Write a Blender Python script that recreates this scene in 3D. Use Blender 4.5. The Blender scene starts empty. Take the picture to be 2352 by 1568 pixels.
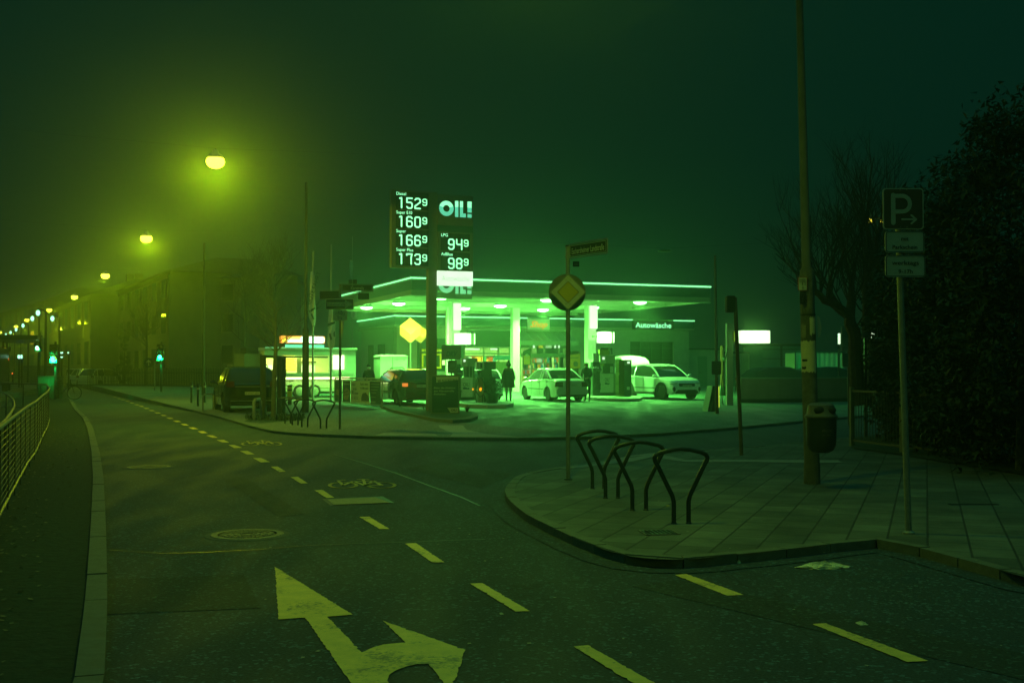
import bpy, bmesh, math, random
from mathutils import Vector, Matrix
random.seed(7)
S = bpy.context.scene
C = S.collection
R = math.radians

# ------------------------------------------------------------------ camera
EYE = 1.65
FPX = 2613.0
PITCH = math.atan(61.0 / FPX)
cd = bpy.data.cameras.new("camera"); cam = bpy.data.objects.new("camera", cd); C.objects.link(cam)
cam.location = (0, 0, EYE); cam.rotation_euler = (R(90) + PITCH, 0, 0)
cd.lens = 40.0; cd.sensor_width = 36.0; cd.clip_start = 0.1; cd.clip_end = 1200
S.camera = cam

# ------------------------------------------------------------------ world: overcast night sky glow
w = bpy.data.worlds.new("World"); S.world = w; w.use_nodes = True
nt = w.node_tree; nt.nodes.clear()
wo = nt.nodes.new("ShaderNodeOutputWorld"); bg = nt.nodes.new("ShaderNodeBackground")
tc = nt.nodes.new("ShaderNodeTexCoord"); sx = nt.nodes.new("ShaderNodeSeparateXYZ")
cr = nt.nodes.new("ShaderNodeValToRGB")
nt.links.new(tc.outputs["Generated"], sx.inputs[0]); nt.links.new(sx.outputs["Z"], cr.inputs[0])
nt.links.new(cr.outputs[0], bg.inputs["Color"]); nt.links.new(bg.outputs[0], wo.inputs["Surface"])
cr.color_ramp.elements[0].position = 0.0; cr.color_ramp.elements[0].color = (0.0012, 0.0150, 0.0090, 1)
cr.color_ramp.elements[1].position = 0.9; cr.color_ramp.elements[1].color = (0.0005, 0.1500, 0.1150, 1)
e = cr.color_ramp.elements.new(0.42); e.color = (0.0012, 0.0165, 0.0095, 1)
bg.inputs["Strength"].default_value = 1.0

S.view_settings.view_transform = 'Standard'; S.view_settings.look = 'None'
S.view_settings.exposure = 0.0; S.view_settings.gamma = 1.0; S.view_settings.use_curve_mapping = False
cy = S.cycles
cy.max_bounces = 6; cy.diffuse_bounces = 2; cy.glossy_bounces = 3; cy.transmission_bounces = 4
cy.volume_bounces = 0; cy.transparent_max_bounces = 8
cy.sample_clamp_indirect = 2.0; cy.caustics_reflective = False; cy.caustics_refractive = False
cy.use_denoising = True
try: cy.denoiser = 'OPENIMAGEDENOISE'
except Exception: pass

# ------------------------------------------------------------------ light colours
SODIUM = (0.46, 0.84, 0.012)
SODIUM_CORE = (0.74, 0.84, 0.006)
FLUO = (0.19, 1.0, 0.14)
WHITE_TUBE = (0.11, 1.0, 0.28)
P_STREET = 150.0
P_CANOPY = 1450.0

# ------------------------------------------------------------------ maths helpers
cp, sp = math.cos(PITCH), math.sin(PITCH)
def ray(x, y):
    u = (x - 1176) / FPX; v = (784 - y) / FPX
    return Vector((u, cp - v * sp, sp + v * cp))
def at(x, y, Y):                       # point of the picture at distance Y
    d = ray(x, y); t = Y / d.y
    return Vector((d.x * t, Y, EYE + d.z * t))
def on(x, y, z=0.0):                   # point of the picture on a level plane
    d = ray(x, y); t = (z - EYE) / d.z
    return Vector((d.x * t, d.y * t, z))
def H(X, Y):                           # height of the far pavement and forecourt
    return 0.06 + 0.29 * min(1, max(0, (Y - 42) / 33.0))
def onf(x, y):
    z = 0.06
    for _ in range(12):
        p = on(x, y, z); z = H(p.x, p.y)
    return Vector((p.x, p.y, z))
KX, KZ = 0.08, 0.08                    # near island level
def plane_px(o, ang, x, y):            # (local x, world z) where the ray meets a vertical plane through o
    d = ray(x, y); ux, uy = math.cos(ang), math.sin(ang)
    # solve d.x*t = o.x+ux*s ; d.y*t = o.y+uy*s
    det = d.x * (-uy) + d.y * ux
    t = (o[0] * (-uy) + o[1] * ux) / det
    s = (d.x * t - o[0]) * ux + (d.y * t - o[1]) * uy
    return s, EYE + d.z * t

# ------------------------------------------------------------------ mesh builder
class MB:
    def __init__(s): s.v = []; s.f = []; s.m = []; s.k = 0
    def mat(s, k): s.k = k; return s
    def add(s, vs, fs):
        b = len(s.v); s.v += [tuple(q) for q in vs]
        for f in fs: s.f.append(tuple(b + i for i in f)); s.m.append(s.k)
        return s
    def box(s, c, d, rz=0.0, rx=0.0, ry=0.0):
        hx, hy, hz = d[0] / 2, d[1] / 2, d[2] / 2
        M = Matrix.Rotation(rz, 3, 'Z') @ Matrix.Rotation(ry, 3, 'Y') @ Matrix.Rotation(rx, 3, 'X')
        vs = [M @ Vector((a * hx, b * hy, e * hz)) + Vector(c) for a in (-1, 1) for b in (-1, 1) for e in (-1, 1)]
        return s.add(vs, [(0, 1, 3, 2), (4, 6, 7, 5), (0, 4, 5, 1), (2, 3, 7, 6), (0, 2, 6, 4), (1, 5, 7, 3)])
    def bb(s, x0, x1, y0, y1, z0, z1):
        return s.box(((x0 + x1) / 2, (y0 + y1) / 2, (z0 + z1) / 2), (abs(x1 - x0), abs(y1 - y0), abs(z1 - z0)))
    def tube(s, pts, r, n=8, closed=False):
        pts = [Vector(p) for p in pts]; N = len(pts)
        if not isinstance(r, (list, tuple)): r = [r] * N
        vs = []; up = None
        for i, p in enumerate(pts):
            if closed: t = pts[(i + 1) % N] - pts[i - 1]
            else: t = pts[min(i + 1, N - 1)] - pts[max(i - 1, 0)]
            t = t.normalized() if t.length > 1e-9 else Vector((0, 0, 1))
            if up is None:
                up = Vector((0, 0, 1)) if abs(t.z) < 0.9 else Vector((0, 1, 0))
            a = up - t * up.dot(t)
            if a.length < 1e-5: a = Vector((1, 0, 0)) - t * t.x
            a.normalize(); b = t.cross(a); up = a
            for k in range(n):
                q = 2 * math.pi * k / n
                vs.append(p + a * (r[i] * math.cos(q)) + b * (r[i] * math.sin(q)))
        fs = []
        for i in range(N if closed else N - 1):
            j = (i + 1) % N
            for k in range(n):
                l = (k + 1) % n
                fs.append((i * n + k, i * n + l, j * n + l, j * n + k))
        if not closed:
            fs.append(tuple(range(n - 1, -1, -1))); fs.append(tuple((N - 1) * n + k for k in range(n)))
        return s.add(vs, fs)
    def lathe(s, c, prof, n=20, axis='z', a0=0, a1=2 * math.pi):
        vs = []; full = abs(a1 - a0) > 6.28; m = n if full else n + 1
        for (r, h) in prof:
            for k in range(m):
                q = a0 + (a1 - a0) * k / n
                x, y = r * math.cos(q), r * math.sin(q)
                if axis == 'z': v = (x, y, h)
                elif axis == 'y': v = (x, h, y)
                else: v = (h, x, y)
                vs.append(Vector(v) + Vector(c))
        fs = []
        for i in range(len(prof) - 1):
            for k in range(n):
                l = (k + 1) % n if full else k + 1
                fs.append((i * m + k, i * m + l, (i + 1) * m + l, (i + 1) * m + k))
        if full:
            if prof[0][0] > 1e-6: fs.append(tuple(range(m - 1, -1, -1)))
            if prof[-1][0] > 1e-6: fs.append(tuple((len(prof) - 1) * m + k for k in range(m)))
        return s.add(vs, fs)
    def sphere(s, c, r, n=12, m=8):
        if not isinstance(r, (list, tuple)): r = (r, r, r)
        vs = [(c[0], c[1], c[2] - r[2])]
        for i in range(1, m):
            a = -math.pi / 2 + math.pi * i / m
            for k in range(n):
                q = 2 * math.pi * k / n
                vs.append((c[0] + r[0] * math.cos(a) * math.cos(q), c[1] + r[1] * math.cos(a) * math.sin(q), c[2] + r[2] * math.sin(a)))
        vs.append((c[0], c[1], c[2] + r[2]))
        fs = [(0, 1 + (k + 1) % n, 1 + k) for k in range(n)]
        for i in range(m - 2):
            for k in range(n):
                l = (k + 1) % n
                fs.append((1 + i * n + k, 1 + i * n + l, 1 + (i + 1) * n + l, 1 + (i + 1) * n + k))
        t = len(vs) - 1
        fs += [(t, 1 + (m - 2) * n + k, 1 + (m - 2) * n + (k + 1) % n) for k in range(n)]
        return s.add(vs, fs)
    def prism(s, poly, z0, z1):        # polygon in xy
        n = len(poly)
        zz = lambda z, p: z(p) if callable(z) else z
        vs = [(p[0], p[1], zz(z0, p)) for p in poly] + [(p[0], p[1], zz(z1, p)) for p in poly]
        fs = [tuple(range(n - 1, -1, -1)), tuple(range(n, 2 * n))] + [(i, (i + 1) % n, n + (i + 1) % n, n + i) for i in range(n)]
        return s.add(vs, fs)
    def slab(s, poly, y0, y1):         # polygon in xz, extruded in y (front y0)
        n = len(poly)
        vs = [(p[0], y0, p[1]) for p in poly] + [(p[0], y1, p[1]) for p in poly]
        fs = [tuple(range(n)), tuple(range(2 * n - 1, n - 1, -1))] + [(i, n + i, n + (i + 1) % n, (i + 1) % n) for i in range(n)]
        return s.add(vs, fs)
    def build(s, name, mats, parent=None, smooth=False, loc=None, rz=None):
        me = bpy.data.meshes.new(name); me.from_pydata(s.v, [], s.f)
        if not isinstance(mats, (list, tuple)): mats = [mats]
        for m in mats: me.materials.append(m)
        if len(mats) > 1: me.polygons.foreach_set('material_index', s.m)
        if smooth:
            me.polygons.foreach_set('use_smooth', [True] * len(me.polygons))
            try: me.set_sharp_from_angle(angle=R(38))
            except Exception: pass
        me.update()
        o = bpy.data.objects.new(name, me); C.objects.link(o)
        if parent: o.parent = parent
        if loc: o.location = loc
        if rz is not None: o.rotation_euler = (0, 0, rz)
        return o

def rrect(x0, x1, z0, z1, r, n=4):
    r = min(r, (x1 - x0) / 2.01, (z1 - z0) / 2.01); P = []
    for cx, cz, a in ((x1 - r, z0 + r, -90), (x1 - r, z1 - r, 0), (x0 + r, z1 - r, 90), (x0 + r, z0 + r, 180)):
        for k in range(n + 1):
            q = R(a + 90 * k / n); P.append((cx + r * math.cos(q), cz + r * math.sin(q)))
    return P
def circ(cx, cz, r, n=24): return [(cx + r * math.cos(2 * math.pi * k / n), cz + r * math.sin(2 * math.pi * k / n)) for k in range(n)]

def tag(o, label=None, cat=None, group=None, kind=None):
    if label: o['label'] = label
    if cat: o['category'] = cat
    if group: o['group'] = group
    if kind: o['kind'] = kind
    return o
def thing(name, label, cat, loc=(0, 0, 0), rz=0.0, group=None, rx=0.0, ry=0.0):
    o = bpy.data.objects.new(name, None); C.objects.link(o); o.empty_display_size = 0.2
    o.location = loc; o.rotation_euler = (rx, ry, rz)
    return tag(o, label, cat, group)
def dup(root, loc, rz=None, label=None):
    r = root.copy(); C.objects.link(r); r.location = loc
    if rz is not None: r.rotation_euler = (0, 0, rz)
    if label: r['label'] = label
    for ch in list(root.children):
        c = ch.copy(); C.objects.link(c); c.parent = r
        for g in ch.children:
            d = g.copy(); C.objects.link(d); d.parent = c
    return r

# ------------------------------------------------------------------ materials
MATS = {}
def mat(name, col, rough=0.6, metal=0.0, em=None, es=0.0, noise=0.0, nscale=8.0, bump=0.0, spec=None, coat=0.0, dirt=0.0):
    if name in MATS: return MATS[name]
    m = bpy.data.materials.new(name); m.use_nodes = True; n = m.node_tree
    b = n.nodes["Principled BSDF"]
    b.inputs["Base Color"].default_value = (*col, 1); b.inputs["Roughness"].default_value = rough
    b.inputs["Metallic"].default_value = metal
    if spec is not None: b.inputs["Specular IOR Level"].default_value = spec
    if coat: b.inputs["Coat Weight"].default_value = coat; b.inputs["Coat Roughness"].default_value = 0.08
    if em: b.inputs["Emission Color"].default_value = (*em, 1); b.inputs["Emission Strength"].default_value = es
    if noise or bump or dirt:
        tcn = n.nodes.new("ShaderNodeTexCoord"); nz = n.nodes.new("ShaderNodeTexNoise")
        nz.inputs["Scale"].default_value = nscale; nz.inputs["Detail"].default_value = 6; nz.inputs["Roughness"].default_value = 0.65
        n.links.new(tcn.outputs["Object"], nz.inputs["Vector"])
        if noise:
            rp = n.nodes.new("ShaderNodeValToRGB")
            rp.color_ramp.elements[0].position = 0.3; rp.color_ramp.elements[1].position = 0.72
            rp.color_ramp.elements[0].color = (*[c * (1 - noise) for c in col], 1)
            rp.color_ramp.elements[1].color = (*[min(1, c * (1 + noise)) for c in col], 1)
            n.links.new(nz.outputs["Fac"], rp.inputs[0]); n.links.new(rp.outputs[0], b.inputs["Base Color"])
            mr = n.nodes.new("ShaderNodeMapRange"); mr.inputs["To Min"].default_value = max(0.02, rough - 0.12); mr.inputs["To Max"].default_value = min(1, rough + 0.12)
            n.links.new(nz.outputs["Fac"], mr.inputs["Value"]); n.links.new(mr.outputs[0], b.inputs["Roughness"])
        if bump:
            bp = n.nodes.new("ShaderNodeBump"); bp.inputs["Strength"].default_value = bump; bp.inputs["Distance"].default_value = 0.02
            n.links.new(nz.outputs["Fac"], bp.inputs["Height"]); n.links.new(bp.outputs[0], b.inputs["Normal"])
    MATS[name] = m; return m
def glow(name, col, s):
    """a surface that gives off light, with a slight unevenness like a tube or film behind it"""
    if name in MATS: return MATS[name]
    m = bpy.data.materials.new(name); m.use_nodes = True; n = m.node_tree; b = n.nodes["Principled BSDF"]
    b.inputs["Base Color"].default_value = (0.5, 0.5, 0.5, 1); b.inputs["Roughness"].default_value = 0.4
    b.inputs["Emission Color"].default_value = (*col, 1)
    tcn = n.nodes.new("ShaderNodeTexCoord"); nz = n.nodes.new("ShaderNodeTexNoise"); nz.inputs["Scale"].default_value = 3.0
    mr = n.nodes.new("ShaderNodeMapRange"); mr.inputs["To Min"].default_value = s * 0.85; mr.inputs["To Max"].default_value = s * 1.12
    n.links.new(tcn.outputs["Object"], nz.inputs["Vector"]); n.links.new(nz.outputs["Fac"], mr.inputs["Value"])
    n.links.new(mr.outputs[0], b.inputs["Emission Strength"])
    MATS[name] = m; return m

def asphalt(name, base, rough, wet):
    m = bpy.data.materials.new(name); m.use_nodes = True; n = m.node_tree; b = n.nodes["Principled BSDF"]; L = n.links.new
    t = n.nodes.new("ShaderNodeTexCoord")
    fine = n.nodes.new("ShaderNodeTexNoise"); fine.inputs["Scale"].default_value = 55; fine.inputs["Detail"].default_value = 4
    big = n.nodes.new("ShaderNodeTexNoise"); big.inputs["Scale"].default_value = 0.35; big.inputs["Detail"].default_value = 5
    mp = n.nodes.new("ShaderNodeMapping"); mp.inputs["Rotation"].default_value = (0, 0, R(20)); mp.inputs["Scale"].default_value = (1.0, 0.22, 1)
    mid = n.nodes.new("ShaderNodeTexNoise"); mid.inputs["Scale"].default_value = 1.6; mid.inputs["Detail"].default_value = 4
    L(t.outputs["Object"], fine.inputs["Vector"]); L(t.outputs["Object"], mp.inputs["Vector"])
    L(mp.outputs[0], big.inputs["Vector"]); L(mp.outputs[0], mid.inputs["Vector"])
    r1 = n.nodes.new("ShaderNodeValToRGB"); r1.color_ramp.elements[0].position = 0.35; r1.color_ramp.elements[1].position = 0.7
    r1.color_ramp.elements[0].color = (*[c * 0.45 for c in base], 1); r1.color_ramp.elements[1].color = (*[c * 1.8 for c in base], 1)
    L(fine.outputs["Fac"], r1.inputs[0])
    r2 = n.nodes.new("ShaderNodeMapRange"); r2.inputs["From Min"].default_value = 0.35; r2.inputs["From Max"].default_value = 0.65
    r2.inputs["To Min"].default_value = 0.92; r2.inputs["To Max"].default_value = 1.08; L(big.outputs["Fac"], r2.inputs["Value"])
    mx = n.nodes.new("ShaderNodeVectorMath"); mx.operation = 'SCALE'; L(r1.outputs[0], mx.inputs[0]); L(r2.outputs[0], mx.inputs["Scale"])
    vo = n.nodes.new("ShaderNodeTexVoronoi"); vo.inputs["Scale"].default_value = 42; L(t.outputs["Object"], vo.inputs["Vector"])
    vr = n.nodes.new("ShaderNodeSeparateColor"); L(vo.outputs["Color"], vr.inputs[0])
    sp_ = n.nodes.new("ShaderNodeMapRange"); sp_.inputs["From Min"].default_value = 0.86; sp_.inputs["From Max"].default_value = 0.97; sp_.inputs["To Max"].default_value = 2.6; L(vr.outputs[0], sp_.inputs["Value"])
    dm_ = n.nodes.new("ShaderNodeMath"); dm_.operation = 'ADD'; dm_.inputs[1].default_value = 1.0; L(sp_.outputs[0], dm_.inputs[0])
    mx2 = n.nodes.new("ShaderNodeVectorMath"); mx2.operation = 'SCALE'; L(mx.outputs[0], mx2.inputs[0]); L(dm_.outputs[0], mx2.inputs["Scale"])
    # hairline cracks: edges of large, warped cells, broken up by noise
    wn = n.nodes.new("ShaderNodeTexNoise"); wn.inputs["Scale"].default_value = 1.1; wn.inputs["Detail"].default_value = 5; L(t.outputs["Object"], wn.inputs["Vector"])
    wa = n.nodes.new("ShaderNodeVectorMath"); wa.operation = 'SCALE'; wa.inputs["Scale"].default_value = 1.6; L(wn.outputs["Color"], wa.inputs[0])
    wb = n.nodes.new("ShaderNodeVectorMath"); wb.operation = 'ADD'; L(t.outputs["Object"], wb.inputs[0]); L(wa.outputs[0], wb.inputs[1])
    ve = n.nodes.new("ShaderNodeTexVoronoi"); ve.feature = 'DISTANCE_TO_EDGE'; ve.inputs["Scale"].default_value = 0.33; L(wb.outputs[0], ve.inputs["Vector"])
    ck = n.nodes.new("ShaderNodeMapRange"); ck.inputs["From Min"].default_value = 0.0; ck.inputs["From Max"].default_value = 0.006; ck.inputs["To Min"].default_value = 0.35; L(ve.outputs["Distance"], ck.inputs["Value"])
    mx3 = n.nodes.new("ShaderNodeVectorMath"); mx3.operation = 'SCALE'; L(mx2.outputs[0], mx3.inputs[0]); L(ck.outputs[0], mx3.inputs["Scale"])
    L(mx3.outputs[0], b.inputs["Base Color"])
    r3 = n.nodes.new("ShaderNodeMapRange"); r3.inputs["From Min"].default_value = 0.4; r3.inputs["From Max"].default_value = 0.62
    r3.inputs["To Min"].default_value = rough - wet; r3.inputs["To Max"].default_value = rough + 0.1; L(mid.outputs["Fac"], r3.inputs["Value"])
    L(r3.outputs[0], b.inputs["Roughness"])
    bp = n.nodes.new("ShaderNodeBump"); bp.inputs["Strength"].default_value = 0.35; bp.inputs["Distance"].default_value = 0.01
    L(fine.outputs["Fac"], bp.inputs["Height"]); L(bp.outputs[0], b.inputs["Normal"])
    return m
def paving(name, base, size, ang, mortar, wid=1.0):
    m = bpy.data.materials.new(name); m.use_nodes = True; n = m.node_tree; b = n.nodes["Principled BSDF"]; L = n.links.new
    t = n.nodes.new("ShaderNodeTexCoord"); mp = n.nodes.new("ShaderNodeMapping"); mp.inputs["Rotation"].default_value = (0, 0, ang)
    L(t.outputs["Object"], mp.inputs["Vector"])
    br = n.nodes.new("ShaderNodeTexBrick"); br.offset = 0.5; br.squash = 1.0
    br.inputs["Scale"].default_value = 1.0; br.inputs["Brick Width"].default_value = size * wid; br.inputs["Row Height"].default_value = size
    br.inputs["Mortar Size"].default_value = 0.011; br.inputs["Mortar Smooth"].default_value = 0.2; br.inputs["Bias"].default_value = 0.0
    br.inputs["Color1"].default_value = (*[c * 0.70 for c in base], 1); br.inputs["Color2"].default_value = (*[c * 1.25 for c in base], 1)
    br.inputs["Mortar"].default_value = (*mortar, 1)
    L(mp.outputs[0], br.inputs["Vector"])
    nz = n.nodes.new("ShaderNodeTexNoise"); nz.inputs["Scale"].default_value = 1.3; nz.inputs["Detail"].default_value = 8; nz.inputs["Roughness"].default_value = 0.7
    L(t.outputs["Object"], nz.inputs["Vector"])
    mr = n.nodes.new("ShaderNodeMapRange"); mr.inputs["From Min"].default_value = 0.3; mr.inputs["From Max"].default_value = 0.7
    mr.inputs["To Min"].default_value = 0.5; mr.inputs["To Max"].default_value = 1.4; L(nz.outputs["Fac"], mr.inputs["Value"])
    mx = n.nodes.new("ShaderNodeVectorMath"); mx.operation = 'SCALE'; L(br.outputs["Color"], mx.inputs[0]); L(mr.outputs[0], mx.inputs["Scale"])
    L(mx.outputs[0], b.inputs["Base Color"]); b.inputs["Roughness"].default_value = 0.75
    bp = n.nodes.new("ShaderNodeBump"); bp.inputs["Strength"].default_value = 0.5; bp.inputs["Distance"].default_value = 0.006; bp.invert = True
    L(br.outputs["Fac"], bp.inputs["Height"]); L(bp.outputs[0], b.inputs["Normal"])
    return m

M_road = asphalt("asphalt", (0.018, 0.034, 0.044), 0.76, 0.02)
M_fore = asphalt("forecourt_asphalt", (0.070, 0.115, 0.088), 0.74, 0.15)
M_farpave = asphalt("pavement_fine", (0.10, 0.098, 0.085), 0.8, 0.06)
M_pave = paving("pavement_slabs", (0.098, 0.108, 0.085), 0.35, R(-70), (0.03, 0.03, 0.025), 1.43)
M_kerb = mat("kerb_stone", (0.125, 0.13, 0.10), 0.75, noise=0.3, nscale=9, bump=0.3)
M_kerb_light = mat("kerb_light", (0.30, 0.28, 0.22), 0.8, noise=0.3, nscale=14, bump=0.4)
M_gravel = mat("gravel", (0.055, 0.055, 0.04), 0.95, noise=0.75, nscale=18, bump=1.0)
M_grassy = mat("grass_soil", (0.020, 0.036, 0.020), 0.95, noise=0.6, nscale=11, bump=1.0)
def worn_paint():
    m = mat("road_paint", (0.84, 0.56, 0.11), 0.6, noise=0.16, nscale=7, bump=0.15); n = m.node_tree; L = n.links.new; b = n.nodes["Principled BSDF"]
    src = b.inputs["Base Color"].links[0].from_socket
    t = n.nodes.new("ShaderNodeTexCoord"); a1 = n.nodes.new("ShaderNodeTexNoise"); a1.inputs["Scale"].default_value = 26; a1.inputs["Detail"].default_value = 8; a1.inputs["Roughness"].default_value = .75
    a2 = n.nodes.new("ShaderNodeTexNoise"); a2.inputs["Scale"].default_value = 2.1; a2.inputs["Detail"].default_value = 3
    L(t.outputs["Object"], a1.inputs["Vector"]); L(t.outputs["Object"], a2.inputs["Vector"])
    ad = n.nodes.new("ShaderNodeMath"); ad.operation = 'ADD'; L(a1.outputs["Fac"], ad.inputs[0]); L(a2.outputs["Fac"], ad.inputs[1])
    mr = n.nodes.new("ShaderNodeMapRange"); mr.inputs["From Min"].default_value = 1.08; mr.inputs["From Max"].default_value = 1.24; mr.inputs["To Max"].default_value = .85; L(ad.outputs[0], mr.inputs["Value"])
    mx = n.nodes.new("ShaderNodeMix"); mx.data_type = 'RGBA'; L(mr.outputs[0], mx.inputs[0]); L(src, mx.inputs[6]); mx.inputs[7].default_value = (.10, .10, .08, 1); L(mx.outputs[2], b.inputs["Base Color"])
    return m
M_paint = worn_paint()
M_iron = mat("cast_iron", (0.17, 0.16, 0.12), 0.6, 0.2, noise=0.4, nscale=30, bump=0.5)
M_seam = mat("bitumen_seam", (0.05, 0.05, 0.05), 0.42, noise=0.2, nscale=5)
M_brick = mat("patch_setts", (0.40, 0.31, 0.15), 0.75, noise=0.3, nscale=16, bump=0.4)
M_galv = mat("galvanised_steel", (0.30, 0.30, 0.27), 0.5, 0.5, noise=0.2, nscale=14)
M_darksteel = mat("dark_painted_steel", (0.035, 0.042, 0.036), 0.36, 0.3, noise=0.3, nscale=20)
M_black = mat("black_plastic", (0.012, 0.013, 0.012), 0.45, noise=0.3, nscale=12)
M_matte_black = mat("matte_black", (0.015, 0.018, 0.016), 0.8, noise=0.3, nscale=12)
M_white = mat("white_paint", (0.85, 0.85, 0.82), 0.45, noise=0.08, nscale=3, bump=0.03)
M_cream = mat("cream_panel", (0.60, 0.60, 0.55), 0.5, noise=0.08, nscale=3)
M_teal = mat("dark_teal_panel", (0.010, 0.10, 0.09), 0.5, noise=0.15, nscale=3)
M_wall = mat("render_wall", (0.42, 0.42, 0.38), 0.85, noise=0.14, nscale=2.2, bump=0.2)
M_oldwall = mat("old_facade", (0.19, 0.18, 0.13), 0.9, noise=0.22, nscale=1.1, bump=0.2)
M_oldwall2 = mat("ochre_facade", (0.24, 0.22, 0.12), 0.9, noise=0.2, nscale=0.9, bump=0.2)
M_roof = mat("roof_tiles", (0.10, 0.09, 0.075), 0.85, noise=0.3, nscale=6, bump=0.4)
M_glass = mat("dark_glass", (0.010, 0.014, 0.012), 0.06, noise=0.0, spec=0.7)
M_signblue = mat("sign_blue", (0.010, 0.035, 0.045), 0.4, noise=0.1, nscale=5)
M_signwhite = mat("sign_white", (0.54, 0.53, 0.42), 0.5, noise=0.12, nscale=9)
M_signyellow = mat("sign_yellow", (0.55, 0.42, 0.03), 0.45, noise=0.08, nscale=6)
M_signback = mat("sign_back", (0.17, 0.165, 0.14), 0.55, 0.4, noise=0.25, nscale=5)
M_wood = mat("weathered_wood", (0.16, 0.13, 0.09), 0.8, noise=0.4, nscale=12, bump=0.5)
M_bark = mat("bark", (0.060, 0.055, 0.042), 0.95, noise=0.5, nscale=14, bump=0.9)
M_leaf = mat("evergreen_leaf", (0.026, 0.042, 0.020), 0.75, noise=0.5, nscale=3)
M_tyre = mat("tyre_rubber", (0.012, 0.012, 0.012), 0.8)
M_alloy = mat("alloy", (0.5, 0.5, 0.5), 0.3, 0.8)
M_concrete = mat("concrete", (0.095, 0.095, 0.075), 0.85, noise=0.25, nscale=5, bump=0.4)
M_red = mat("red_paint", (0.45, 0.04, 0.02), 0.5, noise=0.1)
M_paper = mat("paper", (0.62, 0.55, 0.32), 0.8, noise=0.12, nscale=7)
M_skin = mat("skin", (0.55, 0.34, 0.24), 0.6)
M_tube = glow("neon_tube", (0.25, 1.0, 0.36), 2.3)
M_lampglass = glow("canopy_lamp_glass", (0.22, 1.0, 0.26), 14.0)
M_lit = glow("lit_panel", (0.74, 1.0, 0.72), 1.35)
M_digit = glow("lit_digits", (0.28, 1.0, 0.46), 2.0)
M_sodium = glow("sodium_bowl", (1.0, 0.97, 0.05), 6.0)

def text(s, h, mt, name, parent, x=0.0, z=0.0, y=0.0, align='CENTER', width=None, bold=0.0, shear=0.0, depth=0.004, rot=0.0, flat=False):
    """lettering in the xz plane facing -y (or flat on the ground); h = height of a capital"""
    cu = bpy.data.curves.new("letter_curve", 'FONT'); cu.body = s; cu.size = 1.0; cu.offset = bold; cu.shear = shear
    cu.align_x = 'LEFT'; cu.resolution_u = 3
    o = bpy.data.objects.new("letter_tmp", cu); C.objects.link(o)
    dg = bpy.context.evaluated_depsgraph_get(); me = bpy.data.meshes.new_from_object(o.evaluated_get(dg))
    bpy.data.objects.remove(o)
    xs = [v.co.x for v in me.vertices]; wmin, wmax = (min(xs), max(xs)) if xs else (0, 1)
    sc = h / 0.73; sxx = sc if width is None else width / (wmax - wmin)
    W = (wmax - wmin) * sxx
    off = {'CENTER': -W / 2, 'LEFT': 0, 'RIGHT': -W}[align]
    cr_, sr_ = math.cos(rot), math.sin(rot)
    for v in me.vertices:
        a = (v.co.x - wmin) * sxx + off; b = v.co.y * sc
        a, b = a * cr_ - b * sr_, a * sr_ + b * cr_
        v.co = Vector((x + a, y - depth, z + b))
    me.materials.clear(); me.materials.append(mt); me.name = name
    ob = bpy.data.objects.new(name, me); C.objects.link(ob)
    if parent: ob.parent = parent
    return ob
def stroke(mb, pts, wd, y=0.0, dp=0.004):
    """flat ribbon with round joints in the xz plane"""
    for i_, (a, b) in enumerate(zip(pts[:-1], pts[1:])):
        y -= 0.0002
        dx, dz = b[0] - a[0], b[1] - a[1]; l = math.hypot(dx, dz) or 1e-6
        nx, nz = -dz / l * wd / 2, dx / l * wd / 2
        mb.add([(a[0] - nx, y - dp, a[1] - nz), (b[0] - nx, y - dp, b[1] - nz), (b[0] + nx, y - dp, b[1] + nz), (a[0] + nx, y - dp, a[1] + nz)], [(0, 1, 2, 3)])
    for p in pts:
        y -= 0.0002
        mb.add([(q[0], y - dp, q[1]) for q in circ(p[0], p[1], wd / 2, 8)], [tuple(range(8))])
DIG = {'0': [[(.25, 0), (.75, 0), (1, .25), (1, 1.75), (.75, 2), (.25, 2), (0, 1.75), (0, .25), (.25, 0)]],
       '1': [[(.55, 0), (.55, 2), (.2, 1.9)]],
       '2': [[(0, 1.7), (.25, 2), (.8, 2), (1, 1.75), (1, 1.3), (0, .45), (0, 0), (1, 0)]],
       '3': [[(0, 1.7), (.25, 2), (.8, 2), (1, 1.75), (1, 1.25), (.75, 1.02), (.35, 1.02)], [(.75, 1.02), (1, .8), (1, .25), (.8, 0), (.2, 0), (0, .25)]],
       '4': [[(0, 2), (0, 1.2), (.15, 1), (1, 1)], [(1, 2), (1, 0)]],
       '5': [[(1, 2), (0, 2), (0, 1.15), (.75, 1.15), (1, .9), (1, .25), (.8, 0), (.2, 0), (0, .25)]],
       '6': [[(1, 1.7), (.8, 2), (.25, 2), (0, 1.75), (0, .25), (.25, 0), (.75, 0), (1, .25), (1, .85), (.75, 1.1), (0, 1.1)]],
       '7': [[(0, 1.75), (0, 2), (1, 2), (.85, 1.4), (.85, 0)]],
       '8': [[(.25, 0), (.75, 0), (1, .25), (1, .8), (.75, 1.02), (.25, 1.02), (0, .8), (0, .25), (.25, 0)], [(.25, 1.02), (0, 1.25), (0, 1.75), (.25, 2), (.75, 2), (1, 1.75), (1, 1.25), (.75, 1.02)]],
       '9': [[(0, .3), (.2, 0), (.75, 0), (1, .25), (1, 1.75), (.75, 2), (.25, 2), (0, 1.75), (0, 1.15), (.25, .9), (1, .9)]]}
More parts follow.
